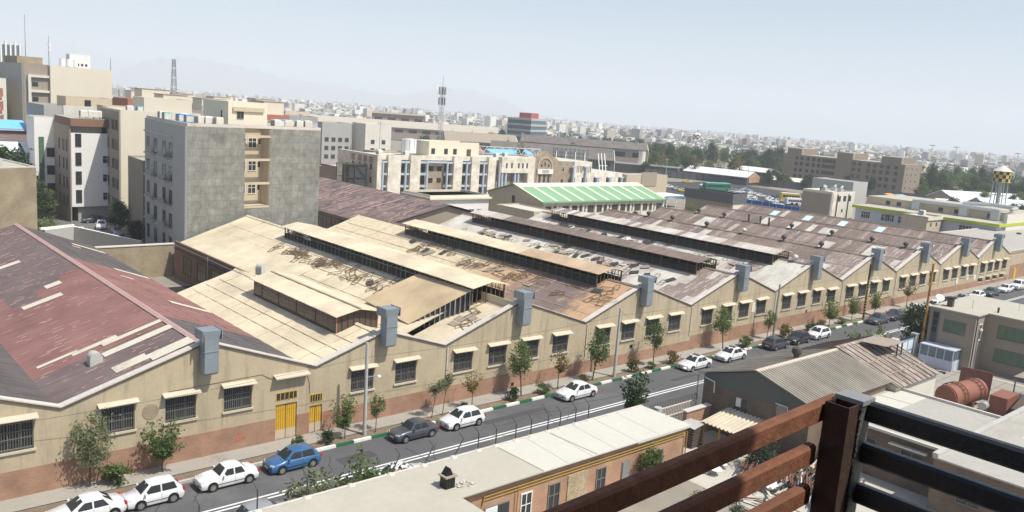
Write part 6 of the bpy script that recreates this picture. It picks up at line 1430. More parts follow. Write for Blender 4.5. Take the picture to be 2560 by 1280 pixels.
b = MB(); b.box(184, 191, YI+1, 205, 0, 11.2, 'stone_taupe', 'roofbright'); b.box(191, 199, YI+.6, 205, 0, 11.2, 'stone', 'roofbright'); b.box(199, 214, YI+.6, 204, 0, 7.8, 'stone', 'roofbright'); b.build('right_wing', t)
window(t, 186.5, YI+.99, 8.2, 1, 1.2, 0, 'white', 0); window(t, 186.3, YI+.99, 4.4, 1, 1.2, 0, 'none', 0)
for x, z in ((190.4, 9.8), (196, 9.8), (201.5, 6.4), (207.5, 6.4), (213.4, 6.4)):
    b = MB(); b.tube((x, YI+.2, 0), (x, YI+.2, z), .42, 'blue_col', 12); b.box(x-1.1, x+1.1, YI-.1, YI+.58, z-.3, z+.1, 'blue_col'); b.build('blue_column', t, smooth=True)
    for dx in (-.9, .9): window(t, x+dx, YI+.59, .8, .7, 2.2, 0, 'none', 0); window(t, x+dx, YI+.59, 4.0, .7, 2.2, 0, 'none', 0)
for x in (192.3, 193, 193.7, 194.4, 197, 197.7, 198.4): window(t, x, YI+.59, 7.8, .3, 2.0, 0, 'none', 0)
p = block('roof_house', 'broad cream stair house on the institute roof', 'roof house', rect(140, 158, 193, 202), 11.2, 15.0, 'cream', 'greyroof', .5)
for x in (141.5, 146, 149.2): window(p, x, 192.98, 12, 1.3, 1.6, 0, 'none', 0)
b = MB(); b.box(153.5, 155, 192.9, 192.99, 11.3, 13.6, 'darkbrown'); b.build('door', p)
t2 = thing('water_tank', 'squat white round water tank on the institute roof', 'water tank', (136, 197, 11.2)); b = MB(); b.tube((136, 197, 11.9), (136, 197, 15.6), 2.1, 'white', 20); b.tube((136, 197, 15.6), (136, 197, 15.9), 1.3, 'offwhite', 16); b.build('tank', t2, smooth=True)
b = MB()
for i in range(9): a = 2*pi*i/9; b.tube((136+2.12*cos(a), 197+2.12*sin(a), 11.2), (136+2.12*cos(a), 197+2.12*sin(a), 15.6), .06, 'steel_grey', 5)
b.build('bracing', t2)
for i, (x, y) in enumerate(((122, 190), (125, 195), (131, 191), (164, 192), (170, 195))): cooler(('white', 'cream', 'white', 'white', 'cream')[i], x, y, 11.2, ('white' if i in (0, 2, 3) else 'cream')+' box unit on the institute roof', 'units on the institute roof'+(' white' if i in (0, 2, 3) else ' cream'), 1.3)
t = thing('steel_frame_scaffold', 'dark steel frame staircase by the left side of the institute', 'scaffold', (113, 190, 0)); b = MB()
for x in (110, 113, 116.5):
    for y in (187, 191): b.box(x-.1, x+.1, y-.1, y+.1, 0, 9.5, 'steel_dark')
for z in (3, 6, 9.3): b.box(110, 116.5, 186.9, 187.1, z, z+.15, 'steel_dark').box(110, 116.5, 190.9, 191.1, z, z+.15, 'steel_dark')
b.bar((110, 187, 6), (113, 187, 9.3), .12, .12, 'steel_dark'); b.bar((113, 187, 9.3), (116.5, 187, 6), .12, .12, 'steel_dark'); b.bar((110, 187, 3), (113, 187, 6), .12, .12, 'steel_dark'); b.box(111.5, 116.4, 187.2, 190.8, .3, 9.2, 'steel_dark'); b.build('frame', t)
t = thing('truss_gantry', 'white lattice truss spanning above the roofs behind the arched gable', 'truss', (185, 215, 8)); b = MB(); n = 26
P0, P1 = Vector((163, 219, 0)), Vector((196, 207, 0))
for z in (11.2, 13.4): b.bar(P0+Vector((0, 0, z)), P1+Vector((0, 0, z)), .2, .2, 'white')
for i in range(n): a = P0.lerp(P1, i/n); c = P0.lerp(P1, (i+1)/n); b.bar(a+Vector((0, 0, 11.2 if i % 2 else 13.4)), c+Vector((0, 0, 13.4 if i % 2 else 11.2)), .14, .14, 'white')
for p_ in (P0, P1): b.bar(p_, p_+Vector((0, 0, 13)), .5, .5, 'galv')
b.build('truss', t)
t = thing('billboard', 'big dark billboard back with bracing struts right of the arched gable', 'billboard', (208, 205, 8)); A, B_ = Vector((204, 209, 0)), Vector((212, 200, 0)); b = MB()
b.bar(A+Vector((0, 0, 11.2)), B_+Vector((0, 0, 11.2)), .25, 6.4, 'grey_wall'); b.build('board', t); b = MB()
for i in range(9): a = A.lerp(B_, i/8)+Vector((-.2, -.2, 0)); b.tube(a+Vector((0, 0, 8)), a+Vector((0, 0, 14.4)), .08, 'citydark', 4)
for z in (8.5, 9.8, 11.1, 12.4, 13.8): b.tube(A+Vector((-.25, -.25, z)), B_+Vector((-.25, -.25, z)), .07, 'citydark', 4)
for i in range(4): a = A.lerp(B_, .1+.27*i); b.tube(a+Vector((-.3, -.3, 13)), a+Vector((-3, -3, 9.5)), .12, 'white', 5); b.tube(a+Vector((-3, -3, 9.5)), a+Vector((-3, -3, 0)), .12, 'white', 5)
b.build('bracing', t)
t = thing('canopy_frame', 'white leaning steel frame beside the billboard', 'frame', (218, 200, 0)); b = MB()
for i in range(3): b.bar((213+i*1.6, 194, 3), (217+i*1.6, 200, 13), .25, .25, 'white')
b.bar((213, 194, 3), (217, 194, 3), .2, .2, 'white'); b.bar((216, 198, 9), (220, 198, 9), .2, .2, 'white'); b.build('frame', t)
t = block('stone_wall_house', 'plain beige rendered wall with grey upper panel right of the institute', 'building', rect(214.5, 236, 184, 190), 0, 7.2, 'beige_wall', 'greyroof', .1); b = MB(); b.box(222, 230, 183.8, 183.98, 3.5, 8.2, 'taupe'); b.build('panel', t)
o = tree('dry', 214, 236, 4, 3.2, 0, 'autumn_tree', 'yellow orange autumn tree above the truss gantry', None); o.pop('group', None) if 'group' in o else None
# blocks between the institute and the far halls
mid = [((163, 295, 176, 306), 15.5, 'grey_wall', 'white roofed grey block with dark window rows right of the grey cement block', 4), ((178, 288, 190, 298), 16, 'offwhite', 'stepped white block left of the antenna tower', 2), ((186, 262, 193, 268), 9.5, 'terracotta', 'small terracotta house below the stepped white block', 2), ((158, 248, 172, 256), 8, 'citybrown', 'low dark brown workshop with pale roof', 1), ((172, 246, 183, 252), 8.4, 'lilac', 'low lilac grey workshop beside the brown one', 0), ((150, 240, 160, 248), 7.2, 'offwhite', 'low white roofed shed beside the grey cement block', 0), ((196, 255, 208, 263), 8, 'white', 'white roofed house below the antenna tower', 2), ((128, 222, 142, 232), 5.2, 'citybrown', 'brown shed with pale roof left of the institute', 0), ((110, 215, 122, 224), 6, 'darkbrown', 'dark open shed with white roof left of the institute', 0)]
for (x0, y0, x1, y1), z, k, lb, nw in mid:
    t = block('town_house', lb, 'house', rect(x0, x1, y0, y1), 0, z, k, 'roofbright', .4, 'houses behind the institute')
    for j in range(nw):
        for q in range(max(1, int(z/3.4)-1)): window(t, x0+(x1-x0)*(j+.7)/(nw+.4), y0-.005, 2+q*3.3, 1.6, 1.5, 0, 'dark', 1)
for x0, x1, y, z, k, lb in ((207, 222, 268, 9.4, 'coral', 'coral red sheet roof near the antenna tower foot'), (223, 246, 264, 9.0, 'lightblue', 'bright blue sheet roof right of the coral one')):
    t = thing('market_shed', lb, 'shed', ((x0+x1)/2, y, 0)); b = MB(); b.box(x0, x1, y, y+8, 0, z-1.2, 'offwhite'); b.build('walls', t); b = MB(); b.extr([(x0, y-1, z-1.3), (x0, y+4, z+.2), (x0, y+9, z-1.3)], (x1-x0, 0, 0), k); b.build('roof', t)
# far industrial halls
def longhall(label, p0, p1, depth, ze, zr, roofk, wallk, endk='cream'):
    p0 = Vector((*p0, 0)); p1 = Vector((*p1, 0)); d = (p1-p0).normalized(); n = Vector((-d.y, d.x, 0)); z = gz(p0.x, 0)
    t = thing('industrial_hall', label, 'hall', tuple((p0+p1)/2), 'far industrial halls'); up = lambda v, h: tuple(v+Vector((0, 0, z+h)))
    b = MB(); b.extr([up(p0, 0), up(p0, ze), up(p0+n*depth/2, zr-.2), up(p0+n*depth, ze), up(p0+n*depth, 0)], p1-p0, wallk); b.build('walls', t)
    b = MB(); b.extr([up(p0-n, ze-.2), up(p0+n*depth/2, zr), up(p0+n*depth/2, zr+.3), up(p0-n, ze+.1)], p1-p0, roofk); b.extr([up(p0+n*(depth+1), ze-.2), up(p0+n*depth/2, zr), up(p0+n*depth/2, zr+.3), up(p0+n*(depth+1), ze+.1)], p1-p0, roofk); b.build('roof', t)
    b = MB(); b.extr([up(p1+d*.3, ze*.35), up(p1+d*.3, ze), up(p1+d*.3+n*depth/2, zr-.25), up(p1+d*.3+n*depth, ze), up(p1+d*.3+n*depth, ze*.35)], d*.3, endk); b.build('end_wall', t)
    q = MB(); L = (p1-p0).length; m = int(L/9)
    for i in range(m): a = p0+d*(L*(i+.2)/m)-n*.1; c = p0+d*(L*(i+.8)/m)-n*.1; q.poly([up(a, ze*.62), up(c, ze*.62), up(c, ze*.85), up(a, ze*.85)], 'glass')
    q.build('window_band', t); return t
for a in HALLS: longhall(*a)
t = block('glass_office', 'six storey glazed office with red rooftop block among trees on the skyline', 'office', OFFICE, gz(320, 0), 20.5, 'glass_blue', 'greyroof', 0)
q0, q1, q2 = OFFICE[0], OFFICE[1], OFFICE[2]
for i in range(7):
    b = MB(); z = 2.5+i*3.0; cx, cy = t.location.x, t.location.y
    b.prism([(cx+(x-cx)*1.03, cy+(y-cy)*1.03) for x, y in OFFICE], z, z+1.1, 'lightgrey_wall'); b.build('floor_band', t)
b = MB(); b.prism([(cx+(x-cx)*.5+1, cy+(y-cy)*.5) for x, y in OFFICE], 20.5, 24.5, 'terracotta_red'); b.build('red_roof_block', t)
# long brown five storey building
zb = gz(400, 0)
t = thing('brown_offices', 'long five storey brown office building with stair towers and window rows', 'office', (410, 207, zb)); z1 = 13.4
b = MB(); b.box(402, 420, 175.5, 239, zb-2, z1, 'brown_render', 'greyroof'); b.build('walls', t)
for y0, y1 in ((229, 237), (201.5, 209.5), (177.5, 187)):
    b = MB(); b.box(401.6, 418, y0, y1, z1-1 if y0 != 201.5 else zb-2, z1+3.1, 'brown_render', 'greyroof'); b.box(401.7, 402, y0-.6, y0, z1, z1+3, 'cream'); b.build('stair_tower', t)
for z in (-1.4, 1.8, 5.0, 8.2, 11.0):
    for y in (179.5, 183.5, 186.5, 190, 193, 197.5, 200.3, 211, 212.8, 214.6, 216.4, 219, 221.8, 225, 228.5, 231.5): window(t, 401.995, y, z-.3, 1.7, 1.8, WX, 'none', 1)
b = MB()
for z in (.9, 4.1, 7.3, 10.4): b.box(401.9, 402, 175.5, 239, z, z+.12, 'citybrown')
b.build('floor_band', t)
for y in range(3):
    for z in (-1.4, 1.8, 5, 8.2, 11): window(t, 405+y*5, 175.49, z-.3, 1.6, 1.7, 0, 'white', 1)
# dark banded block, beige block, school
t = block('banded_block', 'beige brick block with deep charcoal fascia behind the brown factory roof', 'building', rect(189, 194.5, 125.6, 140.4), 0, 5.8, 'taupe', 'dark', 0); b = MB(); b.box(194.3, 194.6, 125.55, 125.8, 0, 5.8, 'cream'); b.box(189.4, 194.6, 125.45, 125.59, 0, 5.8, 'cream'); b.build('end_face', t)
b = MB(); 
for a in ((188.6, 195, 125.2, 125.7), (188.6, 195, 140.3, 140.8), (188.6, 189.1, 125.7, 140.3), (194.5, 195, 125.7, 140.3)): b.box(*a, 5.82, 8.3, 'citydark')
b.build('fascia', t)
t = block('beige_block', 'square beige block with roof clutter beyond the brown factory roof', 'building', rect(214.5, 227, 111.7, 120.4), 0, 9.9, 'offwhite', 'roofbright', .35, None, 'cream')
b = MB(); b.box(214.2, 214.49, 111.9, 120.3, 0, 9.6, 'taupe'); b.build('side_wall', t)
for x, z in ((218.5, 7.6), (221.5, 7.6), (224.3, 7.6)): window(t, x, 111.69, z, 1.6, 1.5, 0, 'none', 1)
window(t, 220.8, 111.69, 4.6, .8, .9, 0, 'none', 0)
for x in (217.3, 223.4): b = MB(); b.tube((x, 111.5, 0), (x, 111.5, 9.6), .14, 'steel_dark', 6); b.build('downpipe', t)
b = MB(); b.box(214.9, 216.6, 111.55, 111.69, 0, 9.9, 'stone'); b.build('quoin', t)
for i, (x, y) in enumerate(((216, 115), (219, 117), (222, 113.5), (224, 114.5), (225, 117))):
    o = thing('roof_unit', ('dark' if i % 2 else 'pale')+' ventilation unit on the square beige block', 'roof unit', (x, y, 9.9), ('dark' if i % 2 else 'pale')+' units on the beige block'); b = MB(); b.box(x-.7, x+.7, y-.6, y+.6, 9.95, 10.9, 'steel_dark' if i % 2 else 'galv'); b.tube((x, y, 10.9), (x+.9, y, 11.4), .3, 'galv'); b.build('casing', o)
t = block('white_tower_block', 'pale slab sided block behind the square beige block', 'building', rect(240, 249, 119, 132), -.4, 11.8, 'lightgrey_wall', 'greyroof', .2)
t = thing('school_building', 'lilac grey two storey building with lime green fascia beyond the factory', 'building', (236, 90, 0))
b = MB(); b.box(222, 240, 73, 108.5, -.5, 6.4, 'lilac', 'greyroof'); b.build('walls', t); b = MB(); b.box(221.2, 240, 72.2, 109.2, 6.4, 7.1, 'lime', 'roofmembrane'); b.box(221.7, 222, 73, 108, 2.4, 3.1, 'lime'); b.build('lime_fascia', t)
b = MB(); b.box(231, 250, 72.5, 110, 7.1, 9.3, 'beige_wall', 'roofmembrane'); b.build('upper_storey', t)
b = MB(); b.box(226, 241, 72.3, 72.98, 0, 9.2, 'offwhite'); b.build('end_wall', t)
for y in (105.5, 100, 99, 95.5, 94): window(t, 221.99, y, 3.9, 2.4, 1.7, WX, 'white', 3)
window(t, 221.99, 80, 3.9, 3, 1.7, WX, 'white', 3)
for y in (104, 101, 97, 90, 86, 78): window(t, 230.99, y, 7.5, 1.2, 1.1, WX, 'none', 0)
b = MB(); b.path([(230.4, 96, 9.6), (230.2, 84, 9.7), (230.4, 76, 9.6)], .5, 'galv', 8)
for y in (96, 84, 76.5): b.box(229.6, 230.9, y-1, y+1, 7.2, 9.9, 'galv')
b.path([(234, 86, 10.2), (236, 80, 10.6), (236, 73.8, 10.4), (233, 74, 10.0)], .5, 'galv', 8); b.build('air_duct', t)
t = block('annex_block', 'grey box annex with roof clutter in front of the lime banded building', 'building', rect(212.5, 221, 85.5, 91.8), 0, 7.0, 'beige_wall', 'roofbright', .3, None, 'taupe')
b = MB(); b.box(212.3, 221.2, 85.2, 85.48, 6.4, 7.2, 'cream'); b.build('fascia', t)
for x in (215, 218.3): window(t, x, 85.49, 4.8, .8, .9, 0, 'none', 0)
cooler('white', 215, 88, 7.0, 'pale cooler on the grey box annex', None, 1.3)
t = block('flat_warehouse', 'very wide flat grey roof at the right beyond the last gable', 'warehouse', rect(182, 262, 57, 77), 0, 5.4, 'taupe', 'greyroof', .12, None, 'coping')
for x, y in ((222, 68), (236, 64), (230, 73)):
    b = MB(); b.box(x-.5, x+.5, y-.4, y+.4, 5.4, 5.75, 'steel_dark'); b.build('roof_hatch', t)
t = thing('street_wall_extension', 'ochre and brick street wall continuing past the last gable with a yellow door', 'wall', (215, 55.9, 0)); b = MB(); b.box(180.25, 262, 55.95, 56.3, -.6, 4.9, 'plaster'); b.build('render', t); b = MB(); b.box(181, 262, 55.9, 55.945, -.6, 3.0, 'brick_plinth'); b.build('brick_plinth', t)
b = MB(); b.box(183, 184.3, 55.82, 55.895, -.1, 2.3, 'yellow_door'); b.build('door', t)
for x in (190, 194, 199): window(t, x, 55.89, 1.3, 1.2, 1.4, 0, 'dark', 1)
# ---------------------------------------------------------------- far road with buses and taxis
b = MB(); b.poly([(236, 138, .03-.4), (330, 120, -.9), (340, 235, -1.0), (240, 232, -.3)], 'asphalt_far'); struct(b.build('road'))
def bus(name, label, p, rz, L, W, H, k, k2='white'):
    t = local(thing(name, label, 'bus' if 'bus' in name else 'lorry', (p[0], p[1], gz(p[0], 0)+.08), None, rz)); b = MB()
    prf = [(-L/2, .4), (L/2-.15, .4), (L/2, 1.0), (L/2-.25, H-.1), (L/2-.5, H), (-L/2+.1, H), (-L/2, H-.2)]
    b.extr([(x, -W/2, z) for x, z in prf], (0, W, 0), k); b.build('body', t)
    for s in (-1, 1):
        b = MB(); y = s*(W/2+.012); b.box(-L/2+.5, L/2-.6, y-.01, y+.01, H*.5, H*.8, 'glass')
        for i in range(7): x = -L/2+.5+(L-1.1)*i/6; b.box(x-.05, x+.05, y-.02, y+.02, H*.5, H*.8, k)
        b.build('side_windows', t)
        for x in (-L/2+2, L/2-2.2):
            b = MB(); b.tube((x, s*(W/2-.3), .5), (x, s*(W/2+.03), .5), .5, 'rubber', 12); b.build('wheel', t)
    b = MB(); b.extr([(L/2+.005, -W/2+.15, 1.3), (L/2+.005, W/2-.15, 1.3), (L/2-.2, W/2-.2, H-.3), (L/2-.2, -W/2+.2, H-.3)], (.02, 0, 0), 'glass'); b.build('windscreen', t)
    b = MB(); b.box(-L/2+.3, L/2-.6, -W/2+.1, W/2-.1, H+.002, H+.12, k2); b.build('roof', t)
bus('city_bus', 'dark green bus with pale green roof on the far road', (289, 200), -.25, 13, 2.6, 3.2, 'busgreen', 'cooler_teal')
bus('city_bus', 'small white minibus behind the blue fence', (276, 158), -.6, 6, 2.1, 2.4, 'white')
bus('box_lorry', 'lorry with yellow side and white nose on the far road', (288, 166.5), -.7, 7.5, 2.5, 3.1, 'yellow', 'white')
G = 'yellow taxis on the far road'
for i, (x, y, lb) in enumerate(((308, 229, 'yellow taxi left of the green bus, farthest back'), (276, 215, 'yellow taxi near the white canopy'), (263, 197, 'yellow taxi beside the charcoal banded block'), (281.5, 179.5, 'yellow taxi right of the charcoal banded block'))): car('sedan', 'yellow', x, y, gz(x, 0)+.08, -.5, lb, G)
G = 'white and grey cars on the far road'
for i, (x, y, k) in enumerate(((271, 210, 'paint_white'), (267, 203, 'paint_silver'), (296, 188, 'paint_white'), (283, 172, 'paint_white'), (279, 166, 'paint_silver'), (275, 152, 'paint_white'), (298, 178, 'paint_grey'), (303, 205, 'paint_grey'), (270, 150, 'paint_white'), (302, 216, 'paint_white'), (310, 200, 'paint_silver'))):
    car('sedan', k, x, y, gz(x, 0)+.08, -.5+.3*(i % 2), {'paint_white': 'tiny white car in the traffic on the far road', 'paint_silver': 'tiny silver car in the traffic on the far road', 'paint_grey': 'tiny dark grey car in the traffic on the far road'}[k], G+k)
rt = random.Random(44); protos = [o for o in bpy.data.objects if o.name.startswith('parked_car') and o.parent is None and str(o.get('group', '')).startswith('white and grey cars')]
for i in range(20):
    u = rt.random(); x, y = 262+u*46+rt.gauss(0, 4), 150+u*66+rt.gauss(0, 6)
    if abs(x-289) < 8 and abs(y-200) < 6: continue
    c = copy_tree(rt.choice(protos)); c.location = (x, y, gz(x, 0)+.08); c.rotation_euler.z = rt.choice((-.5, -.55, 2.6))
def fence(name, label, pts, h, k, post='steel_dark', step=3):
    t = thing(name, label, 'fence', (pts[0][0], pts[0][1], gz(pts[0][0], 0)))
    b = MB()
    for p, q in zip(pts, pts[1:]):
        z0, z1 = gz(p[0], 0)-.2, gz(q[0], 0)-.2; d = Vector((q[0]-p[0], q[1]-p[1], 0)); n = Vector((-d.y, d.x, 0)).normalized()*.12
        b.extr([(p[0], p[1], z0), (q[0], q[1], z1), (q[0], q[1], z1+h), (p[0], p[1], z0+h)], n, k); m = max(1, int(d.length/step))
        for i in range(m+1): u = i/m; x, y = p[0]+d.x*u-n.x, p[1]+d.y*u-n.y; z = z0+(z1-z0)*u; c = MB(); c.box(x-.06, x+.06, y-.06, y+.06, z, z+h+.1, post); c.build('post', t)
    b.build('panels', t); return t
fence('hoarding', 'bright blue metal hoarding along the far road behind the brown roof', [(240, 164), (243, 150), (240, 135), (252, 128)], 2.9, 'blue', 'lightblue')
fence('dark_fence', 'long dark wall along the back of the far road', [(318, 262), (352, 222), (372, 176), (390, 150)], 3.6, 'citydark', 'black')
t = thing('bus_stop_canopy', 'white flat canopy with blue edge on posts right of the green hall', 'canopy', (206, 163, 0)); b = MB(); b.box(198, 213, 158, 166, 3.3, 3.6, 'white'); b.box(203, 213, 157.8, 158, 3.2, 3.62, 'cooler_blue'); b.build('roof', t); b = MB()
for x in (199, 204, 208.5, 212.7): b.box(x-.1, x+.1, 158.3, 158.5, 0, 3.3, 'white')
b.box(199, 212, 164.5, 164.7, 0, 3.2, 'offwhite'); b.build('posts', t)
t = block('gate_house', 'small cream gate house by the end of the green hall', 'building', rect(176, 186, 160, 168), 0, 4.6, 'cream', 'roofmembrane', .3)
window(t, 183, 159.98, 1.6, 1.2, 1.3, 0, 'dark', 1)
for k, x, y, s, lb in (('dark', 152.5, 126.8, .85, 'round green tree before the windows of the green hall'), ('young', 178.5, 131, 1.5, 'light green bush between the green hall and the charcoal banded block'), ('young', 172, 158, 1.2, 'small tree at the far end of the green hall')): tree(k, x, y, 0, s, x, 'garden_tree', lb, 'trees around the green hall')
# low white and brick sheds behind the far road
t = thing('long_wall_building', 'long low building with white roof edge and a fat white cylinder behind the taxis', 'building', (330, 258, 0)); b = MB(); b.prism([(314, 286), (333, 254), (344, 260), (325, 292)], gz(320, 0)-.5, 3.4, 'citydark', 'white'); b.prism([(313.4, 286), (333, 253), (333.5, 253.6), (314, 286.4)], 3.41, 4.1, 'white'); b.build('walls', t)
o = thing('silo', 'fat white vertical cylinder above the white edged roof', 'silo', (327, 272, 0)); b = MB(); b.tube((327, 272, 3), (327, 272, 10), 1.7, 'offwhite', 16); b.build('cylinder', o, smooth=True); b = MB(); b.tube((327, 272, 10), (327, 272, 10.3), 1.5, 'citydark', 16); b.build('cap', o)
def smallshed(label, p0, p1, depth, ze, zr, rk, wk, ek): 
    o = longhall(label, p0, p1, depth, ze, zr, rk, wk, ek); o.name = 'shed'; o['category'] = 'shed'; o['group'] = 'sheds behind the far road'
smallshed('white roofed shed with red brick gable behind the green bus', (334, 251), (340, 219), 13, 3.8, 6.0, 'white', 'citydark', 'brickorange')
smallshed('white roofed shed left of the brown offices', (395, 262), (396, 243), 10, 4.2, 6.0, 'white', 'citydark', 'citydark')
smallshed('pale roofed shed at the foot of the brown offices', (360, 220), (372, 196), 9, 2.8, 4.4, 'offwhite', 'citydark', 'citydark')
smallshed('long white ribbed hall roof before the water tower', (374, 141), (420, 118), 16, 3.2, 6.2, 'corr_white', 'taupe', 'offwhite')
smallshed('long white ribbed hall roof at the right border', (352, 121), (372, 104), 14, 3.2, 6.0, 'corr_white', 'taupe', 'offwhite')
smallshed('small pale curved shed below the ribbed hall', (352, 138), (366, 126), 8, 2.0, 3.8, 'offwhite', 'taupe', 'offwhite')
for i, (x, y, k) in enumerate(((352, 152, 'lightblue'), (346, 145, 'lightblue'), (340, 141, 'lightblue'), (350, 156, 'orangepaint'))):
    o = thing('market_canopy', ['light blue tarpaulin roof, farthest of three', 'light blue tarpaulin roof in the middle of three', 'light blue tarpaulin roof, nearest of three', 'ochre sided stall behind the blue tarpaulins'][i], 'canopy', (x, y, gz(x, 0)), 'tarpaulin roofs at the right'); b = MB(); z = gz(x, 0); b.extr([(x-3, y-2.5, z+2.8), (x+3, y-2.5, z+2.8), (x+3, y+2.5, z+3.8), (x-3, y+2.5, z+3.8)], (0, 0, .15), k); b.build('roof', o); b = MB(); b.box(x-2.8, x+2.8, y+1.5, y+2.2, z, z+2.8, 'orangepaint' if k == 'orangepaint' else 'offwhite'); b.build('stall', o)
# water tower
X, Y, Z = 331, 110, gz(331, 0)
t = thing('water_tower', 'water tower with black and yellow checkered drum and conical cap on steel legs', 'water tower', (X, Y, Z)); b = MB(); n = 16; R_ = 2.9
for j in range(3):
    for i in range(n):
        a0, a1 = 2*pi*i/n, 2*pi*(i+1)/n; z0, z1 = 14.0+j*1.25, 15.25+j*1.25
        b.poly([(X+R_*cos(a0), Y+R_*sin(a0), Z+z0), (X+R_*cos(a1), Y+R_*sin(a1), Z+z0), (X+R_*cos(a1), Y+R_*sin(a1), Z+z1), (X+R_*cos(a0), Y+R_*sin(a0), Z+z1)], 'yellow' if (i+j) % 2 else 'black')
b.build('checkered_drum', t); b = MB(); b.lathe((X, Y, Z), [(R_+.3, 17.75), (1.2, 19.2), (.3, 19.7), (0, 20)], 'offwhite', n).lathe((X, Y, Z), [(R_+.5, 13.9), (R_+.5, 14.0), (0, 14.05)], 'galv', n); b.build('cap', t)
for i in range(4):
    a = pi/4+i*pi/2; b = MB(); b.tube((X+2.9*cos(a), Y+2.9*sin(a), Z), (X+2.5*cos(a), Y+2.5*sin(a), Z+14), .18, 'galv', 8); b.build('leg', t)
b = MB(); b.tube((X, Y, Z), (X, Y, Z+14), .7, 'lightgrey_wall', 12); b.build('riser', t)
b = MB()
for z in (4.5, 9.2):
    for i in range(4): a, c = pi/4+i*pi/2, pi/4+(i+1)*pi/2; b.tube((X+2.75*cos(a), Y+2.75*sin(a), Z+z), (X+2.75*cos(c), Y+2.75*sin(c), Z+z), .09, 'galv', 5)
b.build('bracing', t)
t = thing('water_tower', 'second small checkered water tower standing far off among the trees', 'water tower', (640, 470, -4)); b = MB()
for i in range(12):
    for j in range(3):
        a0, a1 = 2*pi*i/12, 2*pi*(i+1)/12; b.poly([(640+4*cos(a0), 470+4*sin(a0), 11+j*1.4), (640+4*cos(a1), 470+4*sin(a1), 11+j*1.4), (640+4*cos(a1), 470+4*sin(a1), 12.4+j*1.4), (640+4*cos(a0), 470+4*sin(a0), 12.4+j*1.4)], 'black' if (i+j) % 2 else 'white')
b.lathe((640, 470, 0), [(4.2, 15.2), (0, 17)], 'offwhite', 12); b.build('checkered_drum', t); b = MB()
for i in range(4): a = pi/4+i*pi/2; b.tube((640+3*cos(a), 470+3*sin(a), -5), (640+3*cos(a), 470+3*sin(a), 11), .25, 'galv', 6)
b.build('legs', t)
for i, (x, y, h) in enumerate(((555, 227, 25), (560, 214.5, 25), (760, 235, 30), (800, 225, 28), (640, 205, 24))):
    z = gz(x, 0); o = thing('floodlight_mast', 'tall slim floodlight mast beyond the trees at the right skyline', 'lamp mast', (x, y, z), 'floodlight masts on the right'); b = MB(); b.tube((x, y, z), (x, y, z+h), .28, 'galv', 6, .15); b.build('mast', o); b = MB(); b.box(x-1.4, x+1.4, y-1.4, y+1.4, z+h, z+h+.5, 'galv'); b.build('lamp_ring', o)
for i, (x, y, h, lb) in enumerate(((170, 265, 18, 'thin white street lamp pole above the truss gantry'), (222, 245, 17, 'thin lamp pole right of the billboard'), (300, 235, 9, 'lamp pole by the green bus'), (318, 205, 9, 'lamp pole among the taxis'))):
    o = thing('lamp_pole', lb, 'lamp post', (x, y, 0)); b = MB(); b.tube((x, y, gz(x, 0)), (x, y, h), .12, 'galv', 6); b.build('pole', o); b = MB(); b.box(x-1, x+1, y-.1, y+.1, h, h+.15, 'galv'); b.build('lamp_arm', o)
# ---------------------------------------------------------------- trees in the middle distance
r5 = random.Random(11); kinds = ['big', 'big_b', 'big_c']
def grove(pts, lab, grp, s0=.85, s1=1.3):
    for i, (x, y) in enumerate(pts):
        k = kinds[r5.randrange(3)]; tree(k, x, y, gz(x, 0)-.2, r5.uniform(s0, s1), r5.uniform(0, 6), 'park_tree', lab, grp)
def scatter(n, quad, r_=r5):
    out = []
    for _ in range(n):
        u, v = r_.random(), r_.random(); a = [quad[0][k]+(quad[1][k]-quad[0][k])*u for k in (0, 1)]; c = [quad[3][k]+(quad[2][k]-quad[3][k])*u for k in (0, 1)]; out.append((a[0]+(c[0]-a[0])*v, a[1]+(c[1]-a[1])*v))
    return out
grove(scatter(62, [(352, 300), (412, 245), (560, 330), (430, 450)]), 'dense dark green tree in the park behind the taxis and the white edged roof', 'trees of the park', .9, 1.5)
grove(scatter(24, [(300, 330), (340, 290), (440, 440), (380, 480)]), 'dark green tree near the far hall ends left of the park', 'trees left of the park')
grove(scatter(46, [(425, 176), (420, 128), (620, 150), (600, 250)]), 'dark green tree in the grove behind the checkered water tower', 'trees of the right grove', .9, 1.4)
grove(scatter(12, [(385, 165), (390, 105), (420, 105), (415, 165)]), 'dark tree between the brown offices and the ribbed hall roof', 'trees beside the brown offices', .7, 1.0)
grove(scatter(12, [(322, 122), (345, 90), (352, 95), (335, 128)]), 'bushy tree at the foot of the checkered water tower', 'trees at the water tower', .5, .8)
grove(scatter(26, [(215, 300), (330, 275), (420, 420), (330, 470)]), 'dark tree between the coloured sheds and the far halls', 'trees before the far halls', .7, 1.1)
grove([(310, 385), (318, 372), (302, 395), (336, 368), (342, 352), (330, 356)], 'dark tree at the foot of the glazed office', 'trees at the glazed office', .8, 1.1)
grove(scatter(26, [(318, 268), (358, 232), (368, 242), (330, 280)]), 'dark bushy tree between the far road and the white roofed sheds', 'trees along the far road', .45, .8)
grove(scatter(10, [(345, 215), (372, 170), (385, 175), (352, 228)]), 'dark tree above the dark wall along the far road', 'trees at the dark wall', .5, .85)
for i, (x, y) in enumerate(((330, 262), (338, 248), (346, 240), (352, 232))): tree('bare', x, y, gz(x, 0), 1.3, i, 'bare_tree', 'thin nearly leafless tall tree before the white edged roofs', 'leafless trees by the far road')
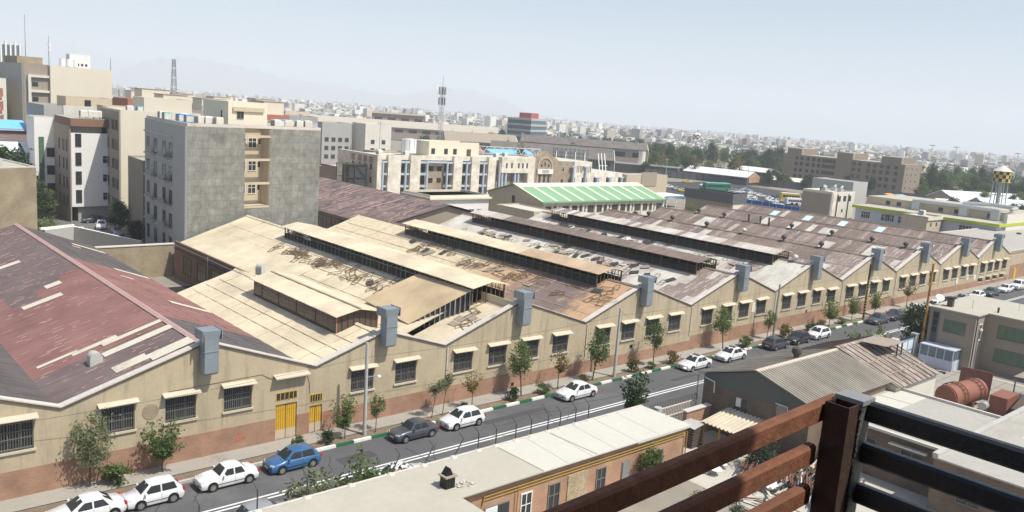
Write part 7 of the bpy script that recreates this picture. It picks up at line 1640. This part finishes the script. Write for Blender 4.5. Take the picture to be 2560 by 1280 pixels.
# far wood as one mass
b = MB(); v = []; f = []; rw = random.Random(5)
for i in range(1700):
    a = radians(rw.uniform(24, 76)); d = rw.choice((1, 1, 1.15))*rw.uniform(520, 1500) if i % 3 else rw.uniform(600, 3500)
    if a < radians(48) and rw.random() < .55: continue
    x, y = sin(a)*d, cos(a)*d; z = gz(x, y); w_ = rw.uniform(4, 8); h = rw.uniform(5, 10)
    for q in range(26):
        u = rw.gauss(0, .3); p = Vector((x+rw.gauss(0, .35)*w_, y+rw.gauss(0, .35)*w_, z+h*rw.uniform(.15, 1))); dd = Vector((rw.gauss(0, 1), rw.gauss(0, 1), rw.gauss(.5, 1))).normalized(); aa = dd.orthogonal().normalized(); cc = dd.cross(aa); s = w_*rw.uniform(.12, .28); j = len(v)
        v += [tuple(p-aa*s), tuple(p+cc*s*.7), tuple(p+aa*s), tuple(p-cc*s*.7)]; f.append((j, j+1, j+2, j+3))
b.faces(v, f, 'leaf_far'); o = tag(b.build('distant_wood'), 'hazy belts of dark trees threading the distant city', 'woodland'); o['kind'] = 'stuff'
# ---------------------------------------------------------------- distant city
cmesh = []; CK = ['citywhite', 'citycream', 'citygrey', 'citywhite', 'citytan', 'citywhite', 'citybrown']
for i in range(10):
    rc = random.Random(i); b = MB(); w_, d_, h = rc.uniform(7, 11), rc.uniform(7, 11), rc.uniform(5, 9.5); k = CK[i % 7]
    b.box(-w_/2, w_/2, -d_/2, d_/2, -3, h, k, 'greyroof'); b.box(-w_*.3, w_*.1, -d_*.2, d_*.3, h, h+2.2, rc.choice(CK))
    nf = int(h/3.1)
    for q in range(nf):
        for j in range(4):
            x = -w_/2+w_*(j+.5)/4; b.box(x-.7, x+.7, -d_/2-.05, -d_/2-.01, 1+q*3.1, 2.5+q*3.1, 'citydark'); y = -d_/2+d_*(j+.5)/4; b.box(-w_/2-.05, -w_/2-.01, y-.7, y+.7, 1+q*3.1, 2.5+q*3.1, 'citydark')
    cmesh.append(b.mesh('distant_house'))
rc = random.Random(21)
for i in range(285):
    a = rc.uniform(13, 76); d = 880*math.exp(rc.random()*.3)
    if a > 44: d *= 1.12
    x, y = sin(radians(a))*d, cos(radians(a))*d
    o = bpy.data.objects.new('distant_house', cmesh[rc.randrange(10)]); SC.collection.objects.link(o); o.location = (x, y, gz(x, y)); o.rotation_euler.z = rc.choice((0, .2, -.3, .1, .5)); o.scale = (1, 1, rc.uniform(.75, 1.2))
    tag(o, 'pale flat roofed block in the near belt of the distant hazy city', 'house', 'blocks of the distant city')
b = MB(); v = {k: [] for k in CK+['citydark']}
def add(x, y, z, w_, d_, h, k, a): v[k].append((x, y, z, w_, d_, h, a))
for i in range(21000):
    a = rc.uniform(11.5, 76); d = 900*math.exp(rc.random()*1.95)
    if a > 44 and rc.random() < (.6 if d < 1500 else .1): continue
    x, y = sin(radians(a))*d, cos(radians(a))*d; s = 1+d/9000; h = rc.uniform(4.5, 9.5)
    if rc.random() < .025: h = rc.uniform(12, 20)
    add(x, y, gz(x, y), rc.uniform(5, 10)*s, rc.uniform(5, 9)*s, h, rc.choice(CK+['citywhite', 'citygrey']), rc.uniform(-.4, .4))
    if rc.random() < .5: add(x+rc.uniform(-2, 2), y-6.6*s, gz(x, y)+h*.25, rc.uniform(3, 7), .5, h*.5, 'citydark', 0)  # thin dark slab before the house, shadow put in as geometry
for k, L in v.items():
    vv = []; ff = []
    for x, y, z, w_, d_, h, a in L:
        ca, sa = cos(a), sin(a); j = len(vv)
        for zz in (z-2, z+h):
            for p, q in ((-1, -1), (1, -1), (1, 1), (-1, 1)): vv.append((x+ca*p*w_/2-sa*q*d_/2, y+sa*p*w_/2+ca*q*d_/2, zz))
        ff += [(j, j+1, j+5, j+4), (j+1, j+2, j+6, j+5), (j+2, j+3, j+7, j+6), (j+3, j, j+4, j+7), (j+4, j+5, j+6, j+7)]
    if vv: b.faces(vv, ff, k)
o = tag(b.build('distant_city'), 'endless pale city of small flat roofed houses fading into haze', 'city'); o['kind'] = 'stuff'
# small airliner low over the skyline
t = thing('airliner', 'tiny pale airliner low above the hazy skyline right of centre', 'aeroplane', PLANE, None, .9); local(t); b = MB()
b.tube((-17, 0, 0), (13, 0, 0), 2, 'offwhite', 10).tube((13, 0, 0), (18, 0, -.3), 2, 'offwhite', 10, .6).tube((-17, 0, 0), (-22, 0, 1), 2, 'offwhite', 10, .5); b.build('fuselage', t, smooth=True)
b = MB(); b.extr([(3, 0, -.8), (-6, 17, .4), (-9, 17, .4), (-4, 0, -.8), (-9, -17, .4), (-6, -17, .4)], (0, 0, .4), 'grey_wall'); b.build('wing', t)
b = MB(); b.extr([(-16, 0, 1), (-20, 0, 7), (-22.5, 0, 7), (-21, 0, 1)], (0, .4, 0), 'cooler_blue'); b.build('tail_fin', t)
# haze
b = MB(); b.box(-420, 15500, -620, 15500, -140, 520, 'dark'); hz = b.build('haze'); hz['kind'] = 'stuff'
hm = bpy.data.materials.new('haze'); hm.use_nodes = True; hn = hm.node_tree.nodes; hn.clear(); ho = hn.new('ShaderNodeOutputMaterial'); pv = hn.new('ShaderNodeVolumePrincipled')
pv.inputs['Color'].default_value = (.88, .945, 1, 1); pv.inputs['Density'].default_value = .00024; pv.inputs['Anisotropy'].default_value = 0
hm.node_tree.links.new(pv.outputs[0], ho.inputs['Volume']); hz.data.materials.clear(); hz.data.materials.append(hm)
hz.display_type = 'WIRE'
